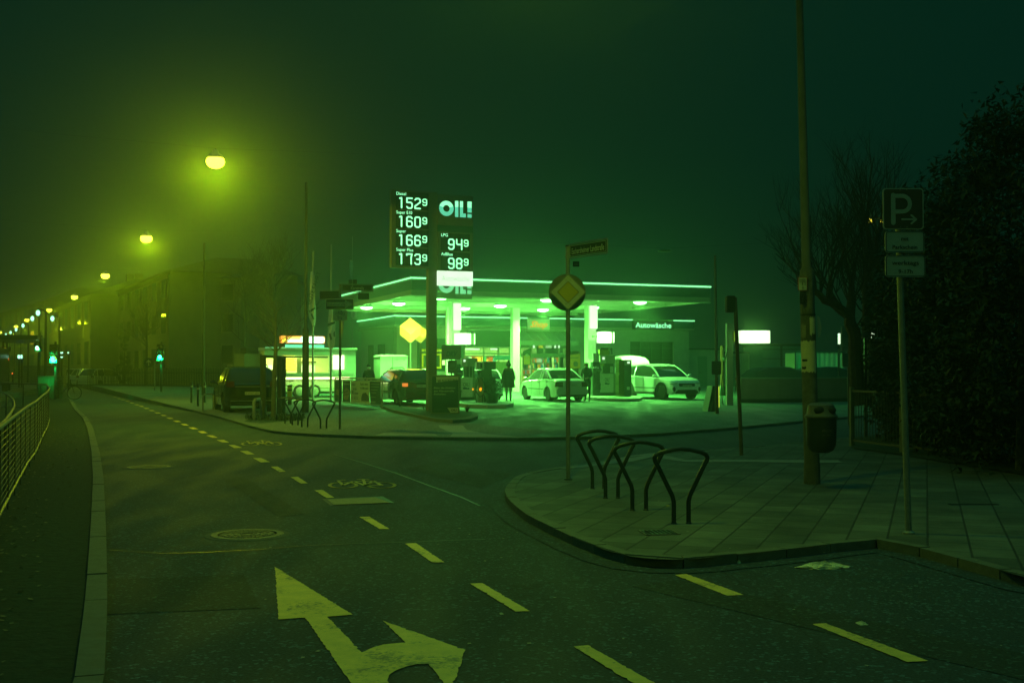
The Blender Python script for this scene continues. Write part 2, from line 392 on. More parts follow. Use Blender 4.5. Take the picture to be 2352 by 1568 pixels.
def arealight(name, parent, loc, power, col, size, shape='DISK', size_y=None, rot=(0, 0, 0), spread=180):
    ld = bpy.data.lights.new(name, 'AREA'); ld.energy = power; ld.color = col; ld.shape = shape; ld.size = size
    if size_y: ld.size_y = size_y
    ld.spread = R(spread)
    o = bpy.data.objects.new(name, ld); C.objects.link(o); o.location = loc; o.rotation_euler = rot
    if parent: o.parent = parent
    return o
# ================================================================== GROUND
def struct(o): return tag(o, kind='structure')
GX0, GX1, GY0, GY1 = -250, 150, -45, 300
mb = MB(); mb.add([(GX0, GY0, -0.004), (GX1, GY0, -0.004), (GX1, GY1, -0.004), (GX0, GY1, -0.004)], [(0, 1, 2, 3)])
struct(mb.build("ground", M_gravel))
mb = MB(); mb.add([(-120, GY0 + 5, 0), (60, GY0 + 5, 0), (60, 280, 0), (-120, 280, 0)], [(0, 1, 2, 3)])
struct(mb.build("road", M_road))

def offset_line(pts, d):
    out = []
    for i, p in enumerate(pts):
        a = Vector(pts[max(i - 1, 0)][:2]); b = Vector(pts[min(i + 1, len(pts) - 1)][:2]); t = (b - a).normalized()
        out.append((p[0] - t.y * d, p[1] + t.x * d))
    return out
def resample(pts, step):
    pts = [Vector(p[:2]) for p in pts]; out = [pts[0]]; rest = step
    for a, b in zip(pts[:-1], pts[1:]):
        L_ = (b - a).length; d = 0
        while L_ - d >= rest: d += rest; out.append(a + (b - a) * (d / L_)); rest = step
        rest -= (L_ - d)
    out.append(pts[-1]); return [(p.x, p.y) for p in out]
def kerb_stones(mb, line, off, step, z0, z1, maxn=260, seed=1):
    """separate kerb stones with open joints and slightly uneven tops"""
    rr = random.Random(seed); L0 = resample(line, step); L1 = offset_line(L0, off)
    for i in range(min(len(L0) - 1, maxn)):
        a, b, c_, d = [Vector(q) for q in (L0[i], L0[i + 1], L1[i + 1], L1[i])]; g = min(.06, .007 / max(step, .01))
        a2, b2, c2, d2 = a.lerp(b, g), b.lerp(a, g), c_.lerp(d, g), d.lerp(c_, g); dz = rr.uniform(-.004, .004)
        mb.prism([a2, b2, c2, d2], z0, (lambda p, dz=dz: z1(p) + dz) if callable(z1) else z1 + dz)
    return L0[min(len(L0) - 1, maxn):]
# left kerb of the road and the planted verge behind it
KL = [(-0.25, -1.0), (-2.0, 5.4)] + [tuple(on(x, y, .1)[:2]) for x, y in ((220, 1400), (224, 1300), (226, 1200), (226, 1100), (220, 1040), (208, 985), (196, 960))]
KL2 = [(-16.3, 42.6), (-20.9, 54), (-26.3, 67.5), (-33, 84), (-45, 112), (-62, 150), (-92, 215)]
KLall = KL + KL2
r1 = offset_line(KLall, 0.07); l1 = offset_line(KLall, -0.07)
if l1[3][0] > r1[3][0]: l1, r1 = r1, l1
mb = MB()
kerb_stones(mb, r1, .14 if (Vector(offset_line(r1, .14)[3]) - Vector(l1[3])).length < .05 else -.14, 1.0, -0.01, 0.11, 230)
struct(mb.build("kerb", M_kerb))
mb = MB()
poly = [(p[0], p[1]) for p in l1] + [(-130, 215), (-130, -6), (-1.2, -6)]
mb.add([(p[0], p[1], 0.085) for p in poly], [tuple(range(len(poly)))])
struct(mb.build("verge", M_grassy))
# loose leaves and grit on the verge
mb = MB(); rr = random.Random(3)
for k in range(900):
    Y = 3.5 + 30 * rr.random() ** 1.5; X = -0.357 * Y - 0.35 - rr.random() * 1.0 - rr.random() * .4
    s_ = 0.008 + 0.018 * rr.random(); a = rr.random() * 6.28
    c_, q_ = math.cos(a) * s_, math.sin(a) * s_
    mb.add([(X - c_, Y - q_, .092), (X + q_, Y - c_, .095 + s_ * .3), (X + c_, Y + q_, .096), (X - q_, Y + c_, .092)], [(0, 1, 2, 3)])
tag(mb.build("leaf_litter", mat("dry_leaf", (0.20, 0.17, 0.08), 0.8, noise=0.5)), "scattered dry leaves and grit on the verge", kind='stuff')

# far pavement and forecourt: one raised sheet, sloping up gently to the building
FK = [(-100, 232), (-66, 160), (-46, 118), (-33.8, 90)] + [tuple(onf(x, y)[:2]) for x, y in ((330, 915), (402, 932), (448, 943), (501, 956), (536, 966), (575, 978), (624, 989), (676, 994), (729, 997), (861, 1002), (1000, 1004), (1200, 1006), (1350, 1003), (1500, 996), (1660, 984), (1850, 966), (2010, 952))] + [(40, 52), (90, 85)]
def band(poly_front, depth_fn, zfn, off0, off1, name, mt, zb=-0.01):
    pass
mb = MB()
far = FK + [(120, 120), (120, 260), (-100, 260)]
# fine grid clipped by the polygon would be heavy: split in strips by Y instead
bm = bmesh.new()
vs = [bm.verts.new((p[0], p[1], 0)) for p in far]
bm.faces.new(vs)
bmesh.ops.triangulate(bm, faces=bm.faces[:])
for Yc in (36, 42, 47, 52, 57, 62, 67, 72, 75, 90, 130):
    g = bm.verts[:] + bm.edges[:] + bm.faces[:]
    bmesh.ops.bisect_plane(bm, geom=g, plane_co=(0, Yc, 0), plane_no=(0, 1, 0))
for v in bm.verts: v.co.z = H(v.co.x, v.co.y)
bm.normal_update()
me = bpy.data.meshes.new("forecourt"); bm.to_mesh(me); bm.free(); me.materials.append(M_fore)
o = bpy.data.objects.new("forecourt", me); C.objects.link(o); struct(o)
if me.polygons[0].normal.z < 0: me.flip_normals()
# kerb of the far pavement
a_, b_ = FK, offset_line(FK, 0.16)
mb = MB()
kerb_stones(mb, FK, .16, 1.0, -0.02, lambda p: H(p[0], p[1]) + 0.008, 400, 2)
struct(mb.build("far_kerb", M_kerb))
# tone change: the public pavement in front of the forecourt
pv = [tuple(onf(x, y)[:2]) for x, y in ((330, 915), (402, 932), (448, 943), (501, 956), (536, 966), (575, 978), (624, 989), (676, 994), (729, 997), (861, 1002), (1000, 1004), (1200, 1006), (1260, 990), (1100, 974), (980, 962), (880, 945), (760, 931), (600, 918), (480, 905), (400, 902))]
bk = offset_line(pv[:12], 0.17)
mb = MB(); pp = bk + pv[12:]
mb.add([(p[0], p[1], H(p[0], p[1]) + 0.006) for p in pp], [tuple(range(len(pp)))])
struct(mb.build("far_pavement", M_farpave))
# light tactile stones at the lowered kerb
def stones(name, px, mt, fz, dz=0.012):
    mb = MB(); P = [fz(x, y) for x, y in px]
    mb.add([(p.x, p.y, p.z + dz) for p in P], [tuple(range(len(P)))])
    return struct(mb.build(name, mt))
stones("tactile_strip", [(862, 1001), (1008, 1002.5), (1000, 997.5), (880, 995)], M_kerb_light, onf)
stones("tactile_strip", [(1034, 1004), (1200, 1005), (1120, 997), (1072, 988), (1063, 977), (1007, 977), (1010, 983), (1040, 996)], M_kerb_light, onf)

# near island pavement at the right
outer = [(1267, 1076), (1230, 1081), (1201, 1087), (1183, 1095), (1171, 1107), (1162, 1117), (1159, 1127), (1162, 1138), (1171, 1150), (1186, 1164), (1206, 1180), (1236, 1196), (1267, 1211), (1327, 1238), (1393, 1263), (1448, 1277), (1503, 1283), (1558, 1284), (1613, 1281), (1665, 1275), (1723, 1270), (1843, 1257), (1945, 1244), (2014, 1239), (2060, 1246), (2126, 1262), (2225, 1289), (2352, 1324)]
OUT = [tuple(on(x, y, KZ)[:2]) for x, y in outer] + [(6.9, 4.2), (11, -8), (16, -22)]
back = [(1407, 1055), (1503, 1041), (1600, 1033), (1700, 1027), (1800, 1019), (1870, 1011), (1950, 1004)]
BACK = [tuple(on(x, y, KZ)[:2]) for x, y in back]
full = OUT + [(40, -22), (40, 40), (14, 32)] + BACK[::-1]
mb = MB(); mb.add([(p[0], p[1], KZ) for p in full], [tuple(range(len(full)))])
struct(mb.build("pavement", M_pave))
ring = [BACK[-1]] + BACK[::-1][1:] + OUT
inn = offset_line(ring, 0.12)
cx_ = Vector((4.0, 14.0))
if (Vector(inn[12]) - cx_).length > (Vector(ring[12]) - cx_).length: inn = offset_line(ring, -0.12)
mb = MB()
kerb_stones(mb, ring, .12 if inn == offset_line(ring, .12) else -.12, .55, -0.02, KZ + 0.006, 300, 3)
struct(mb.build("pavement_kerb", M_kerb))
rg = offset_line(ring, -0.22) if inn != offset_line(ring, -0.12) else offset_line(ring, 0.22)
mb = MB()
for i in range(len(ring) - 1):
    mb.add([(*ring[i], 0.006), (*ring[i + 1], 0.006), (*rg[i + 1], 0.006), (*rg[i], 0.006)], [(0, 1, 2, 3)])
struct(mb.build("gutter", M_road))
fn = lambda x, y: on(x, y, KZ)
stones("tactile_band", [(1267, 1077), (1300, 1076), (1345, 1073), (1370, 1069), (1412, 1064), (1452, 1060), (1500, 1049), (1520, 1052), (1545, 1057), (1574, 1061), (1723, 1061), (1830, 1063), (1935, 1063), (1925, 1057), (1723, 1056), (1574, 1056), (1548, 1050), (1528, 1046), (1503, 1040), (1450, 1046), (1407, 1055), (1330, 1066)], M_kerb_light, fn, 0.006)
# soil bed under the hedge at the right
hb = [(1957, 1030), (2073, 1046), (2170, 1062), (2352, 1092)]
HB = [tuple(on(x, y, KZ)[:2]) for x, y in hb]
poly = HB + [(9.2, 12.5), (14, 8), (30, 8), (38, 38), (12, 31), tuple(on(1950, 1008, KZ)[:2])]
mb = MB(); mb.add([(p[0], p[1], KZ + 0.02) for p in poly], [tuple(range(len(poly)))])
struct(mb.build("planting_bed", M_grassy))

# ------------------------------------------------------------------ road markings
def mark(px, name="road_marking", label=None, cat="road marking", z=0.006, group=None, mt=None, extra=None):
    mb = MB(); P = [on(x, y, z) for x, y in px]
    if name == "road_marking" and mt is None:
        rr = random.Random(len(P) + int(px[0][0])); Q = []
        for a, b in zip(P, P[1:] + P[:1]):
            L_ = (b - a).length; n_ = max(1, int(L_ / .03)); nv = Vector((-(b - a).y, (b - a).x, 0)).normalized() if L_ > 1e-6 else Vector()
            for k in range(n_): Q.append(a.lerp(b, k / n_) + nv * (rr.uniform(-.004, .004) + (rr.uniform(-.012, 0) if rr.random() < .08 else 0)))
        P = Q
    mb.add([(p.x, p.y, z) for p in P], [tuple(range(len(P)))])
    return tag(mb.build(name, mt or M_paint), kind='structure')
dashes = [[(1080, 1339), (1108, 1338), (1217, 1402), (1184, 1403)], [(930, 1247), (955, 1246), (1021, 1290), (992, 1290)],
          [(825, 1186), (848, 1185.5), (895, 1214), (872, 1214)], [(722, 1125), (741, 1124), (768, 1142), (750, 1143)],
          [(667, 1095), (684, 1094), (707, 1109), (691, 1109.5)], [(622, 1071), (638, 1070.5), (657, 1082.5), (642, 1083)],
          [(1317, 1483), (1350, 1480), (1506, 1568), (1460, 1568), (1440, 1560)]]
for d in dashes: mark(d)
dl = [(600, 1056), (568, 1039), (539, 1024.5), (512.5, 1012.5), (488, 1001.7), (465, 992), (444, 983), (425, 974.7), (407, 967), (391, 960), (376, 953.5), (362, 947.8), (349, 942.5), (337, 937.5), (325, 933), (314, 929), (303, 925), (293, 921.3), (283, 918), (274, 915), (265, 912)]
P_ = [on(x, y, 0.006) for x, y in dl]
for i, p in enumerate(P_):
    q = P_[min(i + 1, len(P_) - 1)]; q0 = P_[max(i - 1, 0)]; t = (q - q0).normalized(); nrm = Vector((-t.y, t.x, 0)) * 0.075; t = t * (0.5 if i < 16 else .6)
    mb = MB(); rj = random.Random(i); J = lambda: Vector((rj.uniform(-.01, .01), rj.uniform(-.03, .03), 0))
    mb.add([p - t - nrm + J(), p + t - nrm + J(), p + t + nrm + J(), p - t + nrm + J()], [(0, 1, 2, 3)]); struct(mb.build("road_marking", M_paint))
mark([(1549, 1319), (1578, 1317), (1709, 1365), (1671, 1367)]); mark([(1866, 1432), (1896, 1430), (2132, 1516), (2085, 1519)])
# turn arrow
mark([(631, 1300), (810, 1410), (752, 1415), (832, 1497), (846, 1490), (861, 1484), (880, 1479), (899, 1477), (931, 1474), (879, 1424), (1069, 1491), (1036, 1590), (985, 1523), (960, 1524), (937, 1528), (906, 1539), (893, 1549), (889, 1558), (900, 1580), (1010, 1740), (905, 1740), (830, 1600), (701, 1417), (640, 1421)], "road_marking")
# bicycle symbols painted on the lane
def bike_mark(px, py, k, name="bicycle_marking"):
    mb = MB(); z = 0.007
    def pt(a, b): return on(px + a * k, py + b * k, z)
    def rib(pts, wd):
        Q = [pt(*p) for p in pts]
        for a, b in zip(Q[:-1], Q[1:]):
            t = (b - a); t = t.normalized() if t.length > 0 else t; n_ = Vector((-t.y, t.x, 0)) * wd / 2; e_ = t * wd * .3
            mb.add([a - n_ - e_, b - n_ + e_, b + n_ + e_, a + n_ - e_], [(0, 1, 2, 3)])
    for cx0 in (-44, 44):
        rib([(cx0 + 31 * math.cos(t * .2618), 3 + 6.6 * math.sin(t * .2618)) for t in range(25)], 0.05)
    rib([(-44, 3), (-20, -6), (25, -7), (44, 3)], 0.06); rib([(-20, -6), (8, 4), (25, -7)], 0.045); rib([(8, 4), (44, 3)], 0.035)
    rib([(-44, 3), (-56, -8), (-40, -9)], 0.045); rib([(8, 4), (2, -10)], 0.045); rib([(-10, -10.5), (14, -10)], 0.05)
    return tag(mb.build(name, M_paint), kind='structure')
bike_mark(832, 1110.5, 1.0); bike_mark(601, 1017, 0.6)
# light paved patch, seams
mark([(740, 1145), (759, 1160), (906, 1154), (879, 1139)], "paving_patch", z=0.004, mt=M_seam)
mark([(752, 1146), (766, 1158), (895, 1153.5), (862, 1141)], "paving_patch", z=0.008, mt=M_brick)
def seam(px, wd):
    mb = MB(); Q = [on(x, y, 0.005) for x, y in px]
    for a, b in zip(Q[:-1], Q[1:]):
        t = (b - a).normalized(); n_ = Vector((-t.y, t.x, 0)) * wd / 2
        mb.add([a - n_, b - n_, b + n_, a + n_], [(0, 1, 2, 3)])
    struct(mb.build("road_seam", M_seam))
seam([(768, 1043), (830, 1061), (910, 1086), (990, 1116), (1060, 1141), (1102, 1161)], 0.03)
seam([(378, 1270), (470, 1267), (600, 1261), (700, 1252), (800, 1248), (950, 1243), (1115, 1237)], 0.02)
seam([(160, 1258), (250, 1262), (378, 1270)], 0.012)
seam([(1361, 965), (1440, 976), (1530, 990)], 0.05)
mb = MB(); P_ = [onf(x, y) for x, y in ((1361, 965), (1400, 970), (1460, 979), (1530, 991))]
for a, b in zip(P_[:-1], P_[1:]):
    mb.add([a + Vector((0, -.04, .012)), b + Vector((0, -.04, .012)), b + Vector((0, .04, .012)), a + Vector((0, .04, .012))], [(0, 1, 2, 3)])
struct(mb.build("drain_channel", M_seam))

M_repair = asphalt("asphalt_repair", (0.014, 0.025, 0.025), 0.78, 0.02)
mark([(250, 1330), (560, 1318), (600, 1395), (238, 1410)], "road_patch", z=0.003, mt=M_repair); mark([(1180, 1090), (1010, 1060), (930, 1075), (1105, 1120)], "road_patch", z=0.003, mt=M_repair); mark([(560, 1095), (700, 1180), (640, 1186), (510, 1098)], "road_patch", z=0.003, mt=M_repair)
mark([(1450, 1345), (2352, 1560), (2352, 1500), (1560, 1330)], "road_patch", z=0.003, mt=M_repair)
def manhole(px, py, r, label):
    c = on(px, py, 0.0)
    t = thing("manhole_cover", label, "manhole cover", (c.x, c.y, 0.0), 0.3, "manhole covers in the road")
    mb = MB()
    mb.lathe((0, 0, 0), [(r * .80, .004), (r * .80, .012), (r * .98, .012), (r, .004)], 40)
    mb.build("frame", M_iron, t, True)
    mb = MB()
    mb.lathe((0, 0, 0), [(0, .008), (r * .74, .008), (r * .745, .004), (r * .75, -.002)], 40)
    for rad, cnt, wd in ((.66, 36, .035), (.5, 28, .035), (.32, 16, .04)):
        for k in range(cnt):
            a = 2 * math.pi * k / cnt
            mb.box((r * rad * math.cos(a), r * rad * math.sin(a), .011), (r * .1, wd, .006), a)
    mb.lathe((0, 0, .002), [(r * .16, .004), (r * .16, .012), (r * .2, .012), (r * .2, .004)], 20)
    mb.build("lid", M_iron, t)
    mb = MB(); mb.lathe((0, 0, 0), [(r * 1.0, .002), (r * 1.0, .005), (r * 1.14, .005), (r * 1.16, .001)], 40)
    mb.build("surround", M_concrete, t)
manhole(568, 1228, .36, "large round iron manhole cover nearest the camera, behind the arrow")
manhole(342, 1073, .36, "round iron manhole cover farther up the left lane")
c = on(1514, 1223, KZ)
t = thing("drain_grate", "square dark grate set in the slabs before the bike hoops", "grate", (c.x, c.y, KZ), R(8))
mb = MB(); mb.bb(-.17, .17, -.15, -.13, .002, .008); mb.bb(-.17, .17, .13, .15, .002, .008); mb.bb(-.17, -.15, -.13, .13, .002, .008); mb.bb(.15, .17, -.13, .13, .002, .008); mb.build("frame", M_iron, t)
mb = MB(); mb.bb(-.15, .15, -.13, .13, .001, .003); mb.build("opening", M_matte_black, t)
mb = MB()
for k in range(7): mb.bb(-.13 + k * .043 - .008, -.13 + k * .043 + .008, -.13, .13, .004, .008)
mb.build("grille", M_darksteel, t)
c = on(2236, 1158, KZ)
t = thing("drain_channel_cover", "narrow dark slot cover in the pavement at the right", "slot cover", (c.x, c.y, KZ), 0)
mb = MB(); mb.bb(-.28, .28, -.045, .045, .001, .006); mb.build("plate", M_matte_black, t)

# litter
def blob(name, label, px, py, z, sx_, sy_, sz_, seed, mt, grp=None):
    c = on(px, py, z); rr = random.Random(seed); mb = MB(); n = 26; m = 9
    vs = []; fs = []
    for i in range(m):
        f = i / (m - 1)
        for k in range(n):
            a = 2 * math.pi * k / n; rad = (1 - f ** 1.6) * (0.75 + 0.35 * math.sin(a * 3 + seed) * rr.random() + .2 * rr.random())
            if name == "plastic_bag": rad *= 1 - .45 * math.exp(-((math.cos(a) ** 2) / .08))
            vs.append((rad * sx_ * math.cos(a), rad * sy_ * math.sin(a), .003 + sz_ * f * (0.6 + .7 * rr.random())))
    for i in range(m - 1):
        for k in range(n): fs.append((i * n + k, i * n + (k + 1) % n, (i + 1) * n + (k + 1) % n, (i + 1) * n + k))
    fs.append(tuple((m - 1) * n + k for k in range(n)))
    mb.add(vs, fs); o = mb.build(name, mt, None, False, (c.x, c.y, z), 0.1 + seed)
    return tag(o, label, "litter", grp)
M_bag = mat("crumpled_plastic", (0.90, 0.78, 0.45), 0.5, noise=0.2, nscale=20, bump=0.6)
blob("plastic_bag", "large crumpled pale bag lying in the gutter at the right", 1893, 1304, 0, .24, .085, .05, 0, M_bag)
blob("crumpled_paper", "small crumpled pale paper on the asphalt in front of the bag", 1979, 1434, 0, .045, .03, .02, 2, M_bag)
blob("crumpled_paper", "tiny pale scrap against the kerb left of the bag", 1697, 1294, 0, .022, .02, .03, 3, M_bag)
blob("fallen_leaf", "yellow leaf beside the right leg of the nearest bike hoop", 1534, 1162, KZ, .035, .02, .01, 4, mat("yellow_leaf", (.5, .42, .1), .7))
blob("crumpled_paper", "tiny scrap on the road above the turn arrow", 1152, 1410, 0, .03, .012, .01, 5, M_bag)
mb = MB(); rr = random.Random(11)
for k in range(260):
    X, Y = rr.uniform(-6, 9), rr.uniform(5.5, 24); z = KZ if (X > .45 * (abs(Y - 13)) ** .5 + .3 and 8 < Y < 19) else 0.0
    if X < -.36 * Y + .1: continue
    s_ = 0.006 + 0.013 * rr.random(); a = rr.random() * 6
    mb.add([(X + s_ * math.cos(a + q), Y + s_ * math.sin(a + q), z + .006 + .004 * rr.random()) for q in (0, 1.6, 3.1, 4.7)], [(0, 1, 2, 3)])
tag(mb.build("grit", mat("grit", (0.35, 0.32, 0.24), .8)), "specks of grit and chewing gum on road and paving", kind='stuff')
# ================================================================== STREET LAMPS
def street_lamp(X, Y, Z, label, power=P_STREET, ang=R(20), first=[None], flood=.30):
    if first[0] is None:
        t = thing("street_lamp", label, "street lamp", (X, Y, Z), ang, "hanging street lamps over the road")
        mb = MB(); mb.lathe((0, 0, 0), [(.05, .34), (.08, .32), (.11, .24), (.20, .17), (.24, .11), (.23, .10)], 20); mb.build("housing", M_galv, t, True)
        mb = MB(); mb.sphere((0, 0, .0), (.26, .26, .20), 20, 10); mb.build("glass_bowl", M_sodium, t, True)
        mb = MB(); mb.tube([(-9, 0, .75), (-4, 0, .48), (0, 0, .38), (4, 0, .48), (9, 0, .75)], .002, 4); mb.tube([(0, 0, .28), (0, 0, .38)], .015, 6); mb.build("span_wire", M_black, t)
        first[0] = t
    else:
        t = dup(first[0], (X, Y, Z), ang, label)
    if power:
        arealight("lamp_light", t, (0, 0, -.22), power * flood, SODIUM, .34, spread=165)
        ld = bpy.data.lights.new("lamp_bulb", 'SPOT'); ld.spot_size = R(180); ld.spot_blend = 0.0; ld.energy = power * (2.9 if flood < 1 else 1.2); ld.color = SODIUM_CORE if flood < 1 else SODIUM; ld.shadow_soft_size = .10
        lo = bpy.data.objects.new("lamp_bulb", ld); C.objects.link(lo); lo.location = (0, 0, -.27); lo.parent = t
    return t
LAMPS = [(0.2, 11.6, 7.45), (-8.35, 31.9, 7.45), (-16.4, 50.9, 7.45), (-25.6, 71.5, 7.45), (-35.8, 93, 7.45), (-46.4, 114, 7.45), (-58.8, 137.8, 7.45), (-67.6, 155, 7.3), (-81, 180, 7.3)]
LL = ["yellow street lamp hanging above the foreground, outside the picture", "largest glowing yellow street lamp, upper left", "second largest yellow street lamp, left of the largest",
      "third yellow street lamp of the row, with a flat bright bowl", "fourth yellow street lamp of the row above the far house", "fifth yellow street lamp, right of the white lamps",
      "sixth yellow street lamp, between the white lamps", "seventh yellow street lamp near the left edge", "farthest yellow street lamp at the left edge"]
for i, (p, l) in enumerate(zip(LAMPS, LL)):
    street_lamp(*p, l, power=P_STREET * ([.44, 1.5, 1.3, .4, .6, .6, .6, .4, 0][i]), flood=(1.6 if i == 0 else .3))
street_lamp(6.0, -9.5, 7.45, "yellow street lamp behind the camera lighting the sign faces", power=P_STREET * .7, flood=1.6)

# white platform lamps far left: a slender post with a short arm to the left
M_led = glow("led_lamp", (0.36, 1.0, 0.70), 3.0)
def led_lamp(px, py, polex, D, label, first=[None]):
    p = at(polex, py - 3, D); arm = (polex - px) / FPX * D
    if first[0] is None:
        t = thing("platform_lamp", label, "platform lamp", (p.x, p.y, 0.08), 0, "white lamps along the tram platform"); h = p.z
        mb = MB(); mb.tube([(0, 0, 0), (0, 0, h)], [.09, .06], 8); mb.build("post", M_darksteel, t, True)
        mb = MB(); mb.tube([(0, 0, h - .05), (-arm * .6, 0, h + .12), (-arm + .2, 0, h)], [.05, .045, .04], 6); mb.build("arm", M_darksteel, t, True)
        mb = MB(); mb.sphere((-arm, 0, h - .1), (.11, .11, .16), 12, 8); mb.build("lantern", M_led, t, True)
        first[0] = (t, h, arm)
        return t
    t0, h, a0 = first[0]
    return dup(t0, (p.x, p.y, 0.08 + p.z - h), None, label)
for a in ((120.4, 733.8, 137, 70, "rightmost white platform lamp with its post"), (90, 720.6, 105.5, 64, "tallest white platform lamp, left of the rightmost one"), (76.5, 733.8, 90, 74, "third white platform lamp, just below the tallest"),
          (53.8, 750, 65.5, 92, "fourth white platform lamp over the shelter"), (36, 759.5, 48, 106, "fifth white platform lamp, smaller"), (23.7, 766, 34, 122, "sixth white platform lamp, small"),
          (13.6, 771, 22, 138, "seventh white platform lamp near the left edge"), (1, 778, 10, 150, "last white platform lamp cut by the left edge")):
    led_lamp(*a)

# ================================================================== POLES AND SIGNS NEAR
def post(h, r0, r1=None, n=14): mb = MB(); mb.tube([(0, 0, 0), (0, 0, h)], [r0, r1 or r0], n); return mb
# tall concrete mast with bin
c = on(1865, 1110, KZ)
t = thing("lamp_mast", "tall tapering concrete mast with torn posters and a bin", "mast", (c.x, c.y, KZ), 0)
top = 9.0; mp = thing  # lean: the mast leans a little to the left
lean = -(22 / FPX * c.y) / (1110 / FPX * c.y)
mb = MB(); mb.lathe((0, 0, 0), [(.112, 0), (.108, .28)], 24); mb.build("base", mat("mast_foot", (.09, .09, .075), .8, noise=.3, bump=.2), t, True)
mb = MB(); mb.tube([(0, 0, .28), (lean * 2.5, 0, 2.5), (lean * 2.52, 0, 2.9), (lean * 2.95, 0, 2.95), (lean * 9, 0, 9)], [.104, .098, .096, .062, .038], 24); mb.build("shaft", M_concrete, t, True)
def wrap(name, z0, z1, a0, a1, mt, r=.1045, jag=0, seed=1):
    rr = random.Random(seed); mb = MB(); vs = []; n = 14
    for k in range(n + 1):
        a = R(a0 + (a1 - a0) * k / n)
        zz0 = z0 + jag * rr.random(); zz1 = z1 - jag * rr.random()
        for z in (zz0, zz1):
            vs.append((lean * z + r * math.cos(a), r * math.sin(a), z))
    mb.add(vs, [(2 * k, 2 * k + 2, 2 * k + 3, 2 * k + 1) for k in range(n)])
    return mb.build(name, mt, t)
wrap("poster", 1.50, 1.95, 182, 318, M_paper, jag=.03)
wrap("poster_scrap", 2.0, 2.28, 268, 318, M_paper, .106, .05, 3)
o = MB(); o.add([(.065, -.10, 1.98), (.105, -.06, 1.99), (.135, -.03, 2.11), (.105, -.045, 2.26), (.06, -.09, 2.28)], [(0, 1, 2, 3, 4)]); o.build("loose_poster", M_paper, t)
wrap("tape_band", 2.28, 2.31, 185, 350, M_matte_black, .105, .01, 5)
wrap("sticker", 2.55, 2.68, 215, 280, M_signback, .106)
wrap("torn_paper", 1.96, 2.2, 190, 240, mat("old_paper", (.22, .20, .14), .9, noise=.4, nscale=12), .1055, .06, 8)
wrap("torn_paper", 2.3, 2.9, 190, 300, mat("old_paper2", (.13, .125, .10), .9, noise=.5, nscale=9), .104, .09, 9)
wrap("torn_paper", .85, 1.5, 182, 330, MATS["old_paper2"], .1048, .05, 10)
wrap("old_sticker", 1.66, 1.69, 200, 245, M_matte_black, .106); wrap("old_sticker", 1.55, 1.6, 196, 235, M_matte_black, .106, .02, 12)
# hydrant sign fixed on the mast
p = at(1843.5, 652, c.y - .14)
t2 = thing("hydrant_sign", "small red bordered hydrant plate H400 on the mast", "sign", (p.x, p.y, p.z), R(6))
hw, hh = .065, .092
mb = MB(); mb.slab([(-hw, -hh), (hw, -hh), (hw, hh), (-hw, hh)], 0, .006); mb.build("border", mat("red_border", (.30, .035, .02), .5), t2)
mb = MB(); mb.slab([(-hw + .009, -hh + .009), (hw - .009, -hh + .009), (hw - .009, hh - .009), (-hw + .009, hh - .009)], -.003, 0); mb.build("plate", M_signwhite, t2)
text("H400", .036, M_matte_black, "lettering", t2, -.005, .035, -.003, width=.085)
text("1  2", .036, M_matte_black, "lettering", t2, .015, -.015, -.003, width=.05); text("0", .036, M_matte_black, "lettering", t2, .0, -.07, -.003)
mb = MB(); mb.slab([(-.045, .024), (.04, .024), (.04, .028), (-.045, .028)], -.008, -.005); mb.slab([(-.002, -.02), (.002, -.02), (.002, .024), (-.002, .024)], -.008, -.005); mb.build("symbol", M_matte_black, t2)
mb = MB(); mb.bb(-.02, .02, .006, .07, -.03, -.01); mb.build("bracket", M_darksteel, t2)
p = at(1843, 684, c.y - .13)
t2 = thing("sticker_strip", "strip of old black and white stickers under the hydrant plate", "stickers", (p.x, p.y, p.z), R(6))
mb = MB(); mb.slab([(-.035, -.085), (.045, -.085), (.045, .08), (-.035, .08)], 0, .004); mb.build("strip", M_matte_black, t2)
for i, s in enumerate(("SA H", "T U", "W", "D")): text(s, .022, M_signback, "lettering", t2, 0, .045 - .034 * i, -.001)
mb = MB(); mb.bb(-.02, .02, .004, .05, -.03, .03); mb.build("bracket", M_darksteel, t2)

# litter bin on the mast
cb = at(1886, 980, 14.75)
t = thing("litter_bin", "dark round litter bin with hooded openings fixed to the tall mast", "litter bin", (cb.x, cb.y, KZ), 0)
zb, zt = EYE - (1038 - 845) / FPX * 14.75 - KZ, EYE - (925 - 845) / FPX * 14.75 - KZ
mb = MB(); mb.lathe((0, 0, 0), [(.0, zb), (.10, zb), (.155, zb + .03), (.185, zb + .10), (.19, zb + .2), (.195, zt - .19)], 24); mb.build("container", mat("bin_dark", (.02, .028, .024), .4, noise=.3), t, True)
mb = MB(); mb.lathe((0, 0, 0), [(.195, zt - .19), (.21, zt - .185), (.21, zt - .165), (.185, zt - .14), (.165, zt - .03), (.13, zt), (0, zt + .01)], 24); mb.build("lid", mat("bin_lid", (.09, .088, .07), .6, noise=.2), t, True)
for a in (-112, -58):
    mb = MB(); q = R(a); mb.sphere((.158 * math.cos(q), .158 * math.sin(q), zt - .088), (.075, .04, .052), 14, 8); mb.build("opening", M_matte_black, t, True)
text("Bitte", .03, M_signback, "lettering", t, .02, zt - .36, -.196, width=.13, shear=.3); text("in die", .02, M_signback, "lettering", t, .02, zt - .41, -.196, width=.11)
mb = MB(); mb.bb(-.10, -.02, .10, .2, zb + .2, zb + .26); mb.bb(-.10, -.02, .10, .2, zt - .3, zt - .24); mb.build("bracket", M_darksteel, t)

